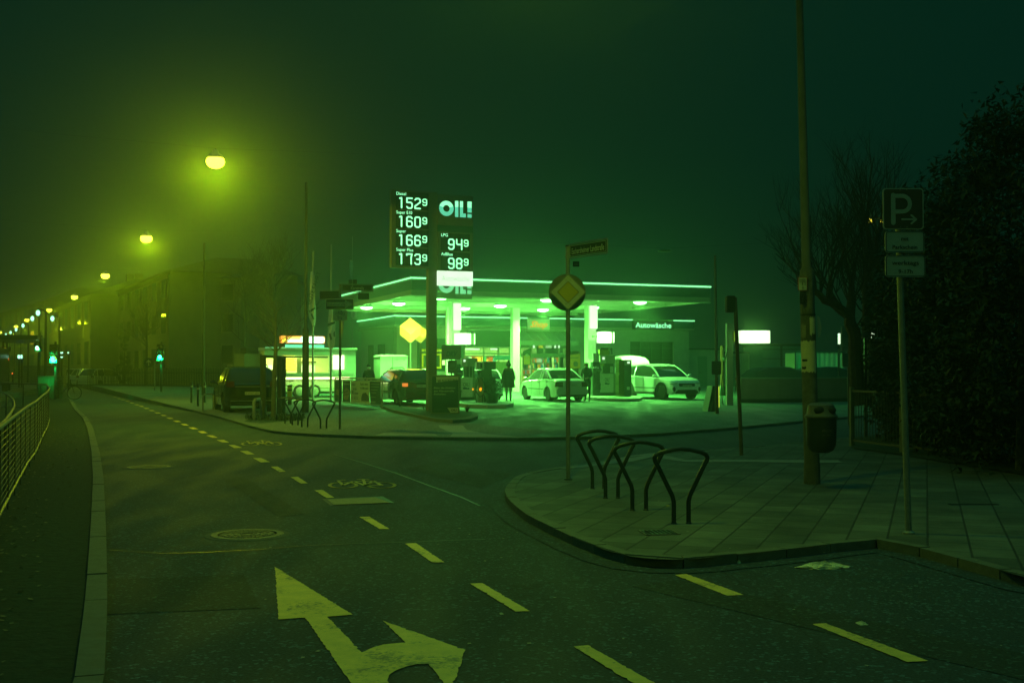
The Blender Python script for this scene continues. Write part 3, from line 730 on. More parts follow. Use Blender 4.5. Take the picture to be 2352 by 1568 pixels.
# parking sign
c = on(2087, 1225, KZ); D = c.y; m = D / FPX
t = thing("parking_sign", "blue parking sign with P and arrow above two white plates on a pole", "road sign", (c.x, c.y, KZ), 0)
def lz(y): return EYE - (y - 845) * m - KZ
ln = -(15 / 585.0)
mb = MB(); mb.tube([(0, 0, 0), (ln * lz(437), 0, lz(437))], .030, 14); mb.build("pole", M_galv, t, True)
mb = MB(); mb.lathe((0, 0, 0), [(.055, 0), (.055, .015), (.033, .03)], 14); mb.build("base_collar", M_galv, t, True)
def plate(t, x0, x1, y0, y1, face, name="plate", rim=M_signwhite, rimw=.010, yy=-.05, cxp=None, rad=.03):
    X0, X1 = [(q - (cxp if cxp is not None else 2087)) * m for q in (x0, x1)]; Z0, Z1 = lz(y1), lz(y0)
    mb = MB(); mb.slab(rrect(X0, X1, Z0, Z1, rad), yy, yy + .004); o = mb.build(name, rim, t)
    mb = MB(); mb.slab(rrect(X0 + rimw, X1 - rimw, Z0 + rimw, Z1 - rimw, rad - rimw * .5), yy - .002, yy - .0005); f = mb.build("face", face, o)
    mb = MB(); mb.slab(rrect(X0, X1, Z0, Z1, rad), yy + .0045, yy + .007); mb.build("back", M_signback, o)
    return o, X0, X1, Z0, Z1
o, X0, X1, Z0, Z1 = plate(t, 2030, 2123, 433, 528, M_signblue, "sign_plate")
mb = MB(); w_, h_ = X1 - X0, Z1 - Z0; fx = lambda f: X0 + f * w_; fz = lambda f: Z0 + f * h_
M_rim = M_signwhite
stroke(mb, [(fx(.245), fz(.16)), (fx(.245), fz(.83))], .044, -.053)
arc = [(fx(.245), fz(.81)), (fx(.47), fz(.81))] + [(fx(.47) + .185 * w_ * math.cos(R(a)), fz(.62) + .19 * h_ * math.sin(R(a))) for a in range(90, -91, -15)] + [(fx(.245), fz(.43))]
stroke(mb, arc, .040, -.053)
stroke(mb, [(fx(.46), fz(.245)), (fx(.80), fz(.245))], .016, -.053); stroke(mb, [(fx(.69), fz(.345)), (fx(.81), fz(.245)), (fx(.69), fz(.145))], .018, -.053)
mb.build("lettering", M_signwhite, t)
mb = MB()
for x_ in (.42, .58):
    for z_ in (.055, .955): mb.sphere((fx(x_), -.054, fz(z_)), .005, 6, 4)
mb.build("bolts", M_galv, t)
for (x0, x1, y0, y1, l1_, l2_) in ((2034, 2124, 532, 581, "mit", "Parkschein"), (2034, 2126, 587, 637, "werktags", "9-17h")):
    o, X0, X1, Z0, Z1 = plate(t, x0, x1, y0, y1, M_signwhite, "supplementary_plate", rim=M_signwhite, rimw=.0)
    mb = MB(); P1 = rrect(X0 + .008, X1 - .008, Z0 + .008, Z1 - .008, .022); stroke(mb, P1 + [P1[0]], .006, -.0535); mb.build("frame_line", M_matte_black, t)
    cx = (X0 + X1) / 2; hh = Z1 - Z0
    text(l1_, .040 if l1_ == "mit" else .042, M_matte_black, "lettering", t, cx, Z0 + hh * .56, -.0535, width=(.07 if l1_ == "mit" else .255), bold=.012)
    text(l2_, .038, M_matte_black, "lettering", t, cx, Z0 + hh * .17, -.0535, width=(.235 if l2_[0] == "P" else .135), bold=.012)
mb = MB()
for y in (455, 505, 556, 612): mb.bb(-.045 + ln * lz(y), .045 + ln * lz(y), -.043, -.02, lz(y) - .01, lz(y) + .01)
mb.build("clamps", M_galv, t)

# priority road sign with street name plate
c = on(1305, 1101, KZ); D = c.y; m = D / FPX
t = thing("priority_sign", "yellow diamond priority sign over a round sign back on a slim pole", "road sign", (c.x, c.y, KZ), 0)
mb = MB(); mb.tube([(0, 0, 0), (0, 0, lz(566))], .031, 14); mb.build("pole", M_galv, t, True)
mb = MB(); mb.lathe((0, 0, 0), [(.0, lz(566)), (.038, lz(566)), (.038, lz(566) + .02), (0, lz(566) + .03)], 12); mb.lathe((0, 0, 0), [(.06, 0), (.06, .012), (.033, .02)], 12); mb.build("cap", M_darksteel, t, True)
zc = lz(671); mb = MB(); mb.slab([(p[0], p[1]) for p in circ(-.01, zc, .262, 36)], .036, .041); mb.build("round_sign_back", M_signback, t)
rz_ = .40
dm = lambda s: [(0, zc - s), (s, zc), (0, zc + s), (-s, zc)]
def rdm(s, r=.03):
    P = []
    for (x, z, a) in ((0, -1, -90), (1, 0, 0), (0, 1, 90), (-1, 0, 180)):
        k = s - r * 1.414
        for q in (-45, -15, 15, 45): P.append((x * k + r * math.cos(R(a + q)), zc + z * k + r * math.sin(R(a + q))))
    return P
mb = MB(); mb.slab(rdm(.262), -.045, -.040); o = mb.build("diamond_plate", M_signwhite, t)
P = rdm(.252); mb = MB(); stroke(mb, P + [P[0]], .006, -.045, .003); mb.build("border_line", M_matte_black, t)
mb = MB(); mb.slab(rdm(.148, .008), -.0475, -.0455); mb.build("yellow_field", M_signyellow, t)
P = rdm(.152, .008); mb = MB(); stroke(mb, P + [P[0]], .005, -.0475, .002); mb.build("border_line", M_matte_black, t)
mb = MB()
for x_ in (-.03, .03):
    for z_ in (-.165, .165): mb.sphere((x_, -.047, zc + z_), .006, 6, 4)
mb.build("bolts", M_darksteel, t)
mb = MB(); mb.bb(-.05, .05, -.04, .036, zc + .06, zc + .085); mb.bb(-.05, .05, -.04, .036, zc - .085, zc - .06); mb.build("clamps", M_galv, t)
def street_plate(parent, label_txt, ang, x0, x1, z0, z1, name="street_name_plate"):
    e_ = bpy.data.objects.new(name, None); C.objects.link(e_); e_.parent = parent; e_.rotation_euler = (0, 0, ang); return e_
# name plate: a framed plate turned away to the right
ang = R(33)
L_ = 0.70; z0, z1 = lz(594), lz(567)
zz0, zz1 = lz(591), lz(561)
def name_plate(parent, s, ang, L0, L1, z0, z1, mtface, tw=None):
    A = Matrix.Rotation(ang, 4, 'Z')
    mb = MB(); P = rrect(L0, L1, z0, z1, .02); stroke_pts = P + [P[0]]
    mb.tube([(p[0], 0, p[1]) for p in P], .009, 6, closed=True)
    o = mb.build("name_plate", M_galv, parent, True); o.rotation_euler = (0, 0, ang)
    mb = MB(); mb.slab(rrect(L0 + .012, L1 - .012, z0 + .018, z1 - .018, .008), -.004, .004); mb.build("face", mtface, o)
    P = rrect(L0 + .028, L1 - .028, z0 + .03, z1 - .03, .004); mb = MB(); stroke(mb, P + [P[0]], .005, -.0045, .002); mb.build("face_line", M_signwhite, o)
    text(s, (z1 - z0) * .42, M_signwhite, "lettering", o, (L0 + L1) / 2, z0 + (z1 - z0) * .27, -.005, width=tw or (L1 - L0) * .86, bold=.006)
    mb = MB()
    for z in (z0 + .03, z1 - .03): mb.bb(-.05, L0 + .005, -.012, .012, z - .012, z + .012)
    mb.build("brackets", M_galv, o)
    return o
M_nameface = mat("name_plate_face", (.035, .045, .038), .12, spec=.6)
name_plate(t, "Eschersheimer Landstraße", R(-58), .045, .93, lz(594), lz(561), M_nameface)
mb = MB(); mb.slab([(.07, lz(612)), (.16, lz(612)), (.16, lz(600)), (.07, lz(600))], 0, .004); o = mb.build("number_plate", M_matte_black, t)
text("380", .035, M_signback, "lettering", t, .115, lz(609), -.003)

# ------------------------------------------------------------------ near bicycle hoops
def hoop_mb(wd, h, r):
    a = wd / 2; b = .078
    pts = [(-b * 1.0, 0), (-b, .10), (-b - .005, .22), (-b - .02, .27)]
    R_leg = [(b, 0), (b, .22), (b + .015, .28), (a - .035, h - .16), (a - .005, h - .11), (a, h - .085), (a - .015, h - .055), (a - .06, h - .03), (.09, h), (0, h + .008)]
    Lg = [(-x, z) for x, z in R_leg][::-1]
    P = [(x, 0, z) for x, z in R_leg] + [(x, 0, z) for x, z in Lg[1:]]
    # crossing tubes: each upper corner runs down to the opposite leg foot is not used: legs run straight down on their own side
    mb = MB(); mb.tube(P, r, 10); return mb
hx = thing("bike_hoop", "nearest dark tubular bike hoop on the slabs", "bike stand", (0, 0, 0), 0, "bike hoops on the near pavement")
hoop_mb(.56, .745, .0235).build("hoop_tube", M_darksteel, hx, True)
mb = MB()
for x in (-.078, .078): mb.lathe((x, 0, 0), [(.032, 0), (.032, .008), (.024, .014)], 10)
mb.build("foot_collars", M_darksteel, hx, True)
legs = [((1547, 1203), (1582, 1200)), ((1451, 1173), (1485, 1170)), ((1389, 1144), (1421, 1143)), ((1358, 1122), (1390, 1121))]
lab = ["nearest dark tubular bike hoop on the slabs", "second bike hoop from the front on the slabs", "third bike hoop from the front on the slabs", "farthest bike hoop of the near four, beside the sign pole"]
for i, (l, s) in enumerate(zip(legs, lab)):
    a = on(*l[0], KZ); b = on(*l[1], KZ); cc = (a + b) / 2; rz = math.atan2(b.y - a.y, b.x - a.x)
    rz = R(10)
    if i == 0: hx.location = (cc.x, cc.y, KZ); hx.rotation_euler = (0, 0, rz)
    else: dup(hx, (cc.x, cc.y, KZ), rz, s)
# far bicycle hoops
legs = [((737, 984.7), (749.5, 984)), ((699, 981.5), (714, 981)), ((671, 976.5), (685, 975.5)), ((658, 973), (672, 972))]
tops = [742.5, 700, 672, 652]
lab = ["rightmost bike hoop on the far pavement", "second bike hoop from the right on the far pavement", "third bike hoop from the right on the far pavement", "leftmost bike hoop on the far pavement"]
for i, s in enumerate(lab):
    p = onf([743, 700, 678, 661][i], [984.5, 981, 976.5, 973][i])
    o = dup(hx, p, R(8), s); o['group'] = "bike hoops on the far pavement"

# ------------------------------------------------------------------ slim poles at the right
c = on(1703, 1045, KZ); m = c.y / FPX
t = thing("traffic_light", "traffic light seen from behind on a slim leaning pole", "traffic light", (c.x, c.y, KZ), 0)
hz = EYE - KZ + (845 - 683) * m; dx = -(13) * m
mb = MB(); mb.tube([(0, 0, 0), (dx, 0, hz)], .035, 10); mb.build("pole", mat("rusty_pole", (.13, .10, .06), .75, noise=.4), t, True)
mb = MB(); mb.slab(rrect(dx - .16, dx + .0, hz - .27, hz + .03, .03), -.05, .11); mb.build("signal_housing", M_matte_black, t)
mb = MB()
for k in range(3): mb.lathe((dx - .08, .11, hz - .22 + .1 * k), [(.045, 0), (.045, .08), (.038, .08), (.038, 0)], 12, 'y')
mb.build("visor", M_matte_black, t)
c = onf(1647, 950); m = c.y / FPX
t = thing("lamp_post", "thin dark post with a square switch box before the white car", "post", (c.x, c.y, c.z), 0)
mb = MB(); mb.tube([(0, 0, 0), (-3 * m, 0, EYE + (845 - 590) * m)], [.062, .04], 10); mb.build("pole", MATS["rusty_pole"], t, True)
mb = MB(); mb.slab(rrect(-13 * m, 8 * m, EYE - c.z + (845 - 860) * m, EYE - c.z + (845 - 829) * m, .03), -.18, -.06); mb.build("switch_box", M_matte_black, t)
# ================================================================== PRICE PYLON
UA = R(21.66)
c = onf(993, 951)
t = thing("price_sign", "tall fuel price pylon with lit price digits and OIL! logo", "price sign", c, UA)
o0 = (c.x, c.y)
def pl(x, y): s, z = plane_px(o0, UA, x, y); return s, z - c.z
s0 = pl(984, 700)[0]; s1 = pl(1003, 700)[0]; ztop = pl(993, 441)[1]
M_pyl = mat("pylon_grey", (.17, .165, .13), .6, .2, noise=.15, nscale=3)
mb = MB(); mb.bb(s0, s1, -.02, .26, 0, ztop); mb.build("post", M_pyl, t)
def panel(x0, x1, y0, y1, name, mt, ya=-.10, yb=.16, xr=None):
    X0, Z1 = pl(x0, y0); X1, _ = pl(x1, y0); _, Z0 = pl(x0, y1)
    mb = MB(); mb.bb(X0, X1, ya, yb, Z0, Z1); return mb.build(name, mt, t), X0, X1, Z0, Z1
o, X0, X1, Z0, Z1 = panel(898, 984, 436.5, 614.5, "price_panel", M_pyl)
LZ = Z1 - Z0; LW = X1 - X0; M_inner = mat("price_inner", (.012, .03, .022), .35, noise=.1)
rows = [("Diesel", "152"), ("Super E10", "160"), ("Super", "166"), ("Super Plus", "173")]
def price(o, X0, X1, Z0, Z1, name, digits, lx, ndig):
    """one black display with fuel name and digits"""
    mb = MB(); mb.bb(X0, X1, -.112, -.100, Z0, Z1 - (Z1 - Z0) * .30 * 0); d = mb.build("display", M_inner, o)
    h = Z1 - Z0
    text(name, h * .185, M_digit, "lettering", o, X0 + .02, Z0 + h * .81, -.114, 'LEFT', width=lx, bold=0)
    W = .185; dh = h * .56; g = .105; wd = .052
    xr = X1 - .06
    # raised small nine
    def dg(ch, xx, zz, w_, hh, th):
        mb = MB()
        for pth in DIG[ch]: stroke(mb, [(xx + q[0] * w_, zz + q[1] / 2 * hh) for q in pth], th, -.114)
        mb.build("digit", M_digit, o)
    dg('9', xr - .145, Z0 + h * .30, .135, dh * .62, .036)
    xx = xr - .155 - .085
    for ch in digits[::-1]:
        xx -= W; dg(ch, xx, Z0 + h * .10, W, dh, wd); xx -= g
rh = (LZ - .10) / 4
for i, (n_, dgs) in enumerate(rows):
    zt_ = Z1 - .06 - i * rh
    price(o, X0 + .14, X1 - .03, zt_ - rh + .035, zt_, n_, dgs, [.34, .56, .34, .60][i], 3)
o, X0, X1, Z0, Z1 = panel(1003.5, 1084, 447, 517, "logo_panel", M_pyl)
M_logo = glow("logo_letters", (.28, 1.0, .50), 1.6); M_logo2 = glow("logo_letters_lower", (.11, .78, .46), .95)
M_logo3 = glow("logo_canopy", (.25, 1.0, .45), .75)
def oil_logo(par, X0, X1, zb, h, y, m1=None, m2=None):
    """O I L ! with a lighter upper third and a bluish lower part"""
    W = X1 - X0; zz = zb + h * .62
    mb = MB(); mb2 = MB()
    R0 = h * .47; cx = X0 + R0; cz = zb + h * .5; n = 40
    for k in range(n):
        a, b = 2 * math.pi * k / n, 2 * math.pi * (k + 1) / n
        q = [(cx + R0 * math.cos(a), y, cz + R0 * math.sin(a)), (cx + R0 * math.cos(b), y, cz + R0 * math.sin(b)), (cx + R0 * .45 * math.cos(b), y, cz + R0 * .45 * math.sin(b)), (cx + R0 * .45 * math.cos(a), y, cz + R0 * .45 * math.sin(a))]
        (mb if (q[0][2] + q[1][2]) / 2 > zz + .0 else mb2).add(q[::-1], [(0, 1, 2, 3)])
    s_ = (W - 2 * R0)
    xI = X0 + 2 * R0 + s_ * .08; wI = s_ * .18; xL = xI + wI + s_ * .09; wL = s_ * .33; xe = xL + wL + s_ * .09; we = X1 - xe
    for (a, b, c_, d_) in ((xI, xI + wI, 0, 1), (xL, xL + s_ * .17, 0, 1), (xL + s_ * .17, xL + wL, 0, .24), (xe, xe + we, .32, 1), (xe, xe + we, 0, .22)):
        lo, hi = zb + c_ * h, zb + d_ * h
        if hi > zz: mb.add([(a, y, max(lo, zz)), (b, y, max(lo, zz)), (b, y, hi), (a, y, hi)], [(0, 1, 2, 3)])
        if lo < zz: mb2.add([(a, y, lo), (b, y, lo), (b, y, min(hi, zz)), (a, y, min(hi, zz))], [(0, 1, 2, 3)])
    mb.build("logo_letters_upper", m1 or M_logo, par); mb2.build("logo_letters_lower", m2 or M_logo2, par)
oil_logo(o, X0 + .05, X1 - .05, Z0 + .30, .56, -.106)
o, X0, X1, Z0, Z1 = panel(1003.5, 1084, 517.2, 532, "wave_band", M_teal)
o, X0, X1, Z0, Z1 = panel(1003.5, 1084, 532.3, 621.7, "price_panel", M_pyl)
LZ = Z1 - Z0
price(o, X0 + .10, X1 - .12, Z0 + LZ * .515, Z1 - .05, "LPG", "94", .24, 2)
price(o, X0 + .10, X1 - .12, Z0 + .03, Z0 + LZ * .475, "AdBlue", "98", .42, 2)
o, X0, X1, Z0, Z1 = panel(1004.5, 1084, 622, 655, "lit_panel", M_lit)
text("Autowäsche", .2, mat("faint_letters", (.02, .02, .02), .8, em=(.72, 1, .70), es=.72), "lettering", o, (X0 + X1) / 2, (Z0 + Z1) / 2 - .1, -.104, width=(X1 - X0) * .8)

# planted kerb island under the pylon
ip = [(984, 948), (960, 943), (900, 936), (878, 931), (874, 936), (905, 948), (960, 960), (1000, 969), (1040, 972), (1080, 969), (1098, 962), (1095, 954), (1080, 950)]
P = [onf(x, y) for x, y in ip]
mb = MB(); mb.prism([(p.x, p.y) for p in P], lambda p: H(*p[:2]) - .01, lambda p: H(*p[:2]) + .10); struct(mb.build("planted_island", M_concrete))
cI = sum((Vector((p.x, p.y)) for p in P), Vector((0, 0))) / len(P)
mb = MB(); mb.add([(cI.x + (p.x - cI.x) * .9, cI.y + (p.y - cI.y) * .86, p.z + .108) for p in P], [tuple(range(len(P)))]); struct(mb.build("island_soil", M_grassy))
def tuft(x, y, h, n, seed, label, name="weed", fz=onf, dz=.1, cat="plant", spread=.12):
    rr = random.Random(seed); c = fz(x, y); mb = MB()
    for k in range(n):
        a = rr.random() * 6.28; l = h * (.5 + .6 * rr.random()); b = rr.random() * spread
        p0 = Vector((b * math.cos(a) * .4, b * math.sin(a) * .4, 0)); p2 = p0 + Vector((math.cos(a) * l * .45, math.sin(a) * l * .45, l)); s_ = Vector((-math.sin(a), math.cos(a), 0)) * h * .05
        p1 = (p0 + p2) / 2 + Vector((0, 0, l * .15))
        mb.add([p0 - s_, p0 + s_, p1 + s_ * 1.3, p1 - s_ * 1.3, p2], [(0, 1, 2, 3), (3, 2, 4)])
    o = mb.build(name, M_leaf, None, False, (c.x, c.y, c.z + dz)); return tag(o, label, cat)
tuft(918, 940, .42, 10, 1, "thin upright weed on the kerb left of the price pylon")
tuft(975, 948, .22, 14, 2, "low weeds at the foot of the price pylon")
tuft(1073, 953, .25, 16, 3, "low weeds right of the notice board")

# BEI RÜCKSTAU board
c = onf(1024, 957); c.z += .09
t = thing("notice_stand", "dark framed stand board reading BEI RÜCKSTAU in front of the pylon", "notice stand", c, R(4)); m = c.y / FPX
def bx(x): return (x - 1024) * m
def bz(y): return EYE - c.z + (845 - y) * m
X0, X1, Z0, Z1 = bx(989.5), bx(1055.5), bz(950), bz(861)
mb = MB(); mb.slab([(X0, Z0), (X1, Z0), (X1, Z1), (X0, Z1)], -.03, .04); mb.build("frame", M_pyl, t)
mb = MB(); mb.bb(X0, X1, -.1, -.06, Z0 - .13, Z0 - .09); mb.bb(X0 + .05, X0 + .10, -.1, .08, 0, Z0); mb.bb(X1 - .10, X1 - .05, -.1, .08, 0, Z0); mb.build("stand_rail", M_galv, t)
g = .045; x0, x1, z0, z1 = X0 + g, X1 - g, Z0 + g, Z1 - g; w_, h_ = x1 - x0, z1 - z0
f = lambda a, b: (x0 + a * w_, z0 + b * h_)
mb = MB(); mb.slab([f(0, 0), f(1, 0), f(1, 1), f(0, 1)], -.034, -.031); pn = mb.build("poster", M_teal if False else mat("poster_dark", (.01, .05, .045), .4, noise=.1), t)
mb = MB(); mb.slab([f(.16, .83), f(1, .905), f(1, .99), f(.15, .99)], -.037, -.0345); mb.build("stripe", M_signwhite, pn); mb = MB(); mb.slab([f(.58, .135), f(1, .135), f(1, 0), f(.70, 0)], -.037, -.0345); mb.build("stripe", M_signwhite, pn)
text("BEI RÜCKSTAU", .075, M_matte_black, "lettering", pn, *[f(.58, .875)[0], f(.58, .865)[1]], -.0375, width=w_ * .74, bold=.02, rot=R(5))
text("OIL!", .075, M_matte_black, "lettering", pn, f(.83, .04)[0], f(.83, .035)[1], -.0375, width=w_ * .22, bold=.02)
for s, a, b in (("Bitte die Einfahrt", .66, .83), ("zur Klarastraße", .575, .78), ("freihalten.", .49, .48)):
    text(s, .06, M_signwhite, "lettering", pn, f(.06, 0)[0], f(0, a)[1], -.0345, 'LEFT', width=w_ * b, shear=.2, bold=.01)
text("bitte", .03, M_signback, "lettering", pn, f(.05, 0)[0], f(0, .08)[1], -.0345, 'LEFT', width=w_ * .3, shear=.2); 

# DKV sign
c = onf(1037, 940); m = c.y / FPX
t = thing("card_sign", "dark DKV sign with a smaller round symbol plate on a thin post", "sign", c, R(14))
zz = lambda y: EYE - c.z + (845 - y) * m
xx = lambda x: (x - 1036) * m
mb = MB(); mb.tube([(0, .03, 0), (0, .03, zz(792))], .028, 10); mb.build("pole", M_darksteel, t, True)
mb = MB(); mb.slab(rrect(xx(1013), xx(1057), zz(825.5), zz(791.5), .05), -.05, .0); o = mb.build("sign_box", M_pyl, t)
text("DKV", .20, mat("dkv_blue", (.01, .045, .05), .5), "lettering", o, 0, zz(818), -.051, width=(xx(1046) - xx(1019)) * .98, shear=.25, bold=.04)
mb = MB(); mb.slab(rrect(xx(1027), xx(1048), zz(857), zz(827), .03), -.04, .0); o = mb.build("plate", M_signback, t)
mb = MB(); q = circ(xx(1037.5), zz(838), .13, 24); stroke(mb, q + [q[0]], .022, -.042); q = circ(xx(1037.5), zz(838), .07, 18); stroke(mb, q + [q[0]], .015, -.042); mb.build("ring_symbol", M_matte_black, o)

# ================================================================== BANNER FENCE
a = onf(769, 928); b = onf(878, 938.5)
ang = math.atan2(b.y - a.y, b.x - a.x); Ln = (Vector((b.x, b.y)) - Vector((a.x, a.y))).length
t = thing("banner_fence", "tubular rail hung with food posters in front of the food truck", "banner fence", a, ang)
hz = EYE - a.z - (867.5 - 845) / FPX * a.y
M_rail = mat("rail_yellowish", (.42, .42, .32), .5, .2, noise=.1)
mb = MB(); mb.tube([(0, 0, .0), (0, 0, hz - .08), (.08, 0, hz), (Ln - .08, 0, hz), (Ln, 0, hz - .08), (Ln, 0, 0)], .03, 10); mb.build("rail", M_rail, t, True)
mb = MB(); mb.tube([(0, 0, .10), (Ln, 0, .10)], .022, 8); mb.tube([(0, 0, hz - .10), (Ln, 0, hz - .10)], .018, 8); mb.build("cross_bar", M_rail, t, True)
M_pdark = mat("poster_darkgreen", (.02, .055, .035), .5, noise=.3, nscale=5); M_plight = mat("poster_light", (.70, .70, .42), .6, noise=.08, nscale=4)
M_food = mat("poster_food", (.34, .26, .12), .7, noise=.5, nscale=9); M_food2 = mat("poster_food_dark", (.13, .12, .07), .7, noise=.4, nscale=9)
pz0, pz1 = .13, hz - .12
def bann(u0, u1, mt, name="poster"):
    mb = MB(); mb.bb(u0 * Ln + .012, u1 * Ln - .012, -.035, -.03, pz0, pz1); return mb.build(name, mt, t)
p1 = bann(.02, .18, M_pdark); p2 = bann(.19, .365, M_pdark); p3 = bann(.37, .77, M_plight); p4 = bann(.78, .985, M_pdark)
PH = pz1 - pz0; fz = lambda v: pz0 + v * PH; fx = lambda u: u * Ln
mb = MB(); mb.slab([(fx(.20), fz(.25)), (fx(.235), fz(.12)), (fx(.30), fz(.10)), (fx(.355), fz(.35)), (fx(.355), fz(.5)), (fx(.30), fz(.66)), (fx(.27), fz(.70)), (fx(.24), fz(.6)), (fx(.205), fz(.42))], -.038, -.0355); mb.build("food_picture", M_food, p2)
mb = MB(); mb.slab([(fx(.205), fz(.28)), (fx(.34), fz(.36)), (fx(.345), fz(.42)), (fx(.21), fz(.33))], -.041, -.0385); mb.slab([(fx(.21), fz(.42)), (fx(.33), fz(.5)), (fx(.31), fz(.55)), (fx(.22), fz(.48))], -.041, -.0385); mb.build("food_picture", M_food2, p2)
text("Döner", .1, M_plight, "lettering", p2, fx(.28), fz(.82), -.036, width=.15 * Ln)
mb = MB(); mb.slab([(fx(.04), fz(.35)), (fx(.1), fz(.3)), (fx(.15), fz(.4)), (fx(.14), fz(.55)), (fx(.06), fz(.6))], -.038, -.0355); mb.build("food_picture", M_food, p1)
mb = MB(); mb.slab([(fx(.60), fz(.1)), (fx(.75), fz(.1)), (fx(.755), fz(.22)), (fx(.735), fz(.36)), (fx(.69), fz(.5)), (fx(.62), fz(.44)), (fx(.6), fz(.25))], -.038, -.0355); mb.build("food_picture", M_food2, p3)
for s, u, v, wd, al in (("Schön,", .385, .80, .085, 'LEFT'), ("ist es", .43, .60, .07, 'LEFT'), ("OIL!", .385, .41, .06, 'LEFT'), ("zu essen", .46, .40, .075, 'LEFT'), ("Spiel dein", .575, .83, .16, 'LEFT'), ("im Moment", .58, .64, .16, 'LEFT')):
    text(s, .10 if s != "OIL!" else .14, mat("print_dark", (.03, .07, .03), .6), "lettering", p3, fx(u), fz(v), -.036, al, width=wd * Ln, bold=.02)
mb = MB()
for k in range(3):
    q = circ(fx(.415 + .05 * k), fz(.23), .055, 16); stroke(mb, q + [q[0]], .012, -.036); q = [(fx(.415 + .05 * k) + .03 * math.cos(R(a_)), fz(.23) + .03 * math.sin(R(a_))) for a_ in range(200, 341, 20)]; stroke(mb, q, .01, -.036)
mb.build("smile_symbols", MATS["print_dark"], p3)
mb = MB()
for v, u1 in ((.89, .97), (.77, .95), (.63, .92), (.50, .90), (.30, .89)): mb.bb(fx(.79), fx(u1), -.038, -.0355, fz(v) - .012, fz(v) + .02)
mb.bb(fx(.79), fx(.885), -.038, -.0355, fz(.04), fz(.12)); mb.build("price_lines", mat("print_light", (.30, .32, .2), .6), p4)

# ================================================================== FLAGS
M_flag = mat("flag_cloth", (.85, .85, .78), .85, noise=.12, nscale=3); M_flagpole = mat("flag_pole_white", (.42, .42, .38), .45, noise=.1)
def flag(px, yb, yt, outline, label, marks, word=None):
    c = onf(px, yb); m = c.y / FPX
    t = thing("flag_pole", label, "flag", c, 0, "flag poles beside the forecourt"); zz = lambda y: EYE - c.z + (845 - y) * m; X = lambda x: (x - px) * m
    mb = MB(); mb.tube([(0, 0, 0), (X(px - .5), 0, zz(yt))], [.06, .03], 10); mb.build("pole", M_flagpole, t, True)
    # folded hanging cloth: rows follow the outline, with vertical folds in depth
    mb = MB(); rows = []; n = 10; rr = random.Random(int(px))
    for (y, xa, xb) in outline:
        row = []
        for k in range(n + 1):
            u = k / n; row.append((X(xa + (xb - xa) * u), -.10 + .07 * math.sin(u * 9 + y * .05) * (.4 + .6 * u), zz(y)))
        rows.append(row)
    vs = [v for r_ in rows for v in r_]; fs = [(i * (n + 1) + k, i * (n + 1) + k + 1, (i + 1) * (n + 1) + k + 1, (i + 1) * (n + 1) + k) for i in range(len(rows) - 1) for k in range(n)]
    mb.add(vs, fs); fl = mb.build("flag_cloth", M_flag, t, True)
    mb = MB()
    for q in marks: mb.add([(X(x), -.19, zz(y)) for x, y in q], [tuple(range(len(q)))])
    if marks: mb.build("flag_print", mat("flag_print", (.02, .07, .04), .8), fl)
    if word:
        text(word[0], word[3], MATS["flag_print"], "lettering", fl, X(word[1]), zz(word[2]), -.195, 'LEFT', rot=R(72), width=word[4])
    return t
flag(718.5, 920, 577, [(624, 713, 719), (632, 712.5, 722), (650, 711, 722), (665, 711, 723), (690, 711.5, 724), (705, 709.5, 724.5), (725, 709, 725), (738, 714, 725), (748, 718, 724)],
     "leftmost flag pole with a long flag reading GUTE FAHRT", [[(713, 717), (716, 710), (724.5, 706), (724.5, 710), (717, 715)], [(715, 722), (718, 720.5), (723, 733), (720, 734)], [(710, 714), (713, 713), (712, 718)]], ("GUTE FAHRT", 714, 700, .20, 1.55))
flag(760, 922, 561, [(706, 756, 765), (740, 754, 770.5), (760, 753, 770.5), (775, 752, 770.6), (785, 751.5, 770), (795, 754, 769), (800, 756.5, 766)],
     "middle flag pole with a furled pale flag behind the one way sign", [[(756, 767), (760, 765), (764, 779), (760, 782)], [(753, 744), (770.5, 738), (770.5, 743), (753, 750)], [(767, 764), (770, 760), (770, 774), (767, 772)]])
flag(809, 880, 543, [(597, 803, 809.5), (612, 802, 810.5), (625, 802.5, 809), (641, 805.5, 808.8), (686, 806, 817), (700, 805.5, 818), (715, 806, 818.5), (727, 806, 819), (733, 810, 818)],
     "rightmost flag pole with a knotted narrow flag at the canopy corner", [[(806, 708), (812, 707), (818, 709), (817, 713), (810, 712)]])

# ================================================================== SIGN CLUSTER KLARASTRASSE
c = onf(780.5, 985.5); m = c.y / FPX
t = thing("street_name_sign", "pole with one way sign, bicycle plate and street name plates", "road sign", c, 0)
zz = lambda y: EYE - c.z + (845 - y) * m; X = lambda x: (x - 781) * m
mb = MB(); mb.tube([(0, 0, 0), (0, 0, zz(652))], .03, 12); mb.build("pole", mat("pole_brownish", (.22, .20, .13), .5, .4, noise=.3), t, True)
M_namedark = mat("name_plate_dark", (.02, .035, .03), .25)
name_plate(t, "Klarastraße", R(8), X(784), X(856), zz(669.5), zz(651), M_namedark, tw=(X(837) - X(807)))
o = name_plate(t, "Eschersheimer Landstraße", R(158), .03, .62, zz(687), zz(666), M_nameface)
def splate(x0, x1, y0, y1, face, name, rimw=.012, rim=M_signyellow):
    mb = MB(); mb.slab(rrect(X(x0), X(x1), zz(y1), zz(y0), .02), -.07, -.062); o = mb.build(name, rim, t)
    mb = MB(); mb.slab(rrect(X(x0) + rimw, X(x1) - rimw, zz(y1) + rimw, zz(y0) - rimw, .014), -.0735, -.0705); mb.build("face", face, o); return o
M_sw2 = mat("sign_white_warm", (.85, .80, .45), .5, noise=.08)
o = splate(748.5, 813, 686.5, 711, M_signblue, "one_way_plate", rim=M_sw2)
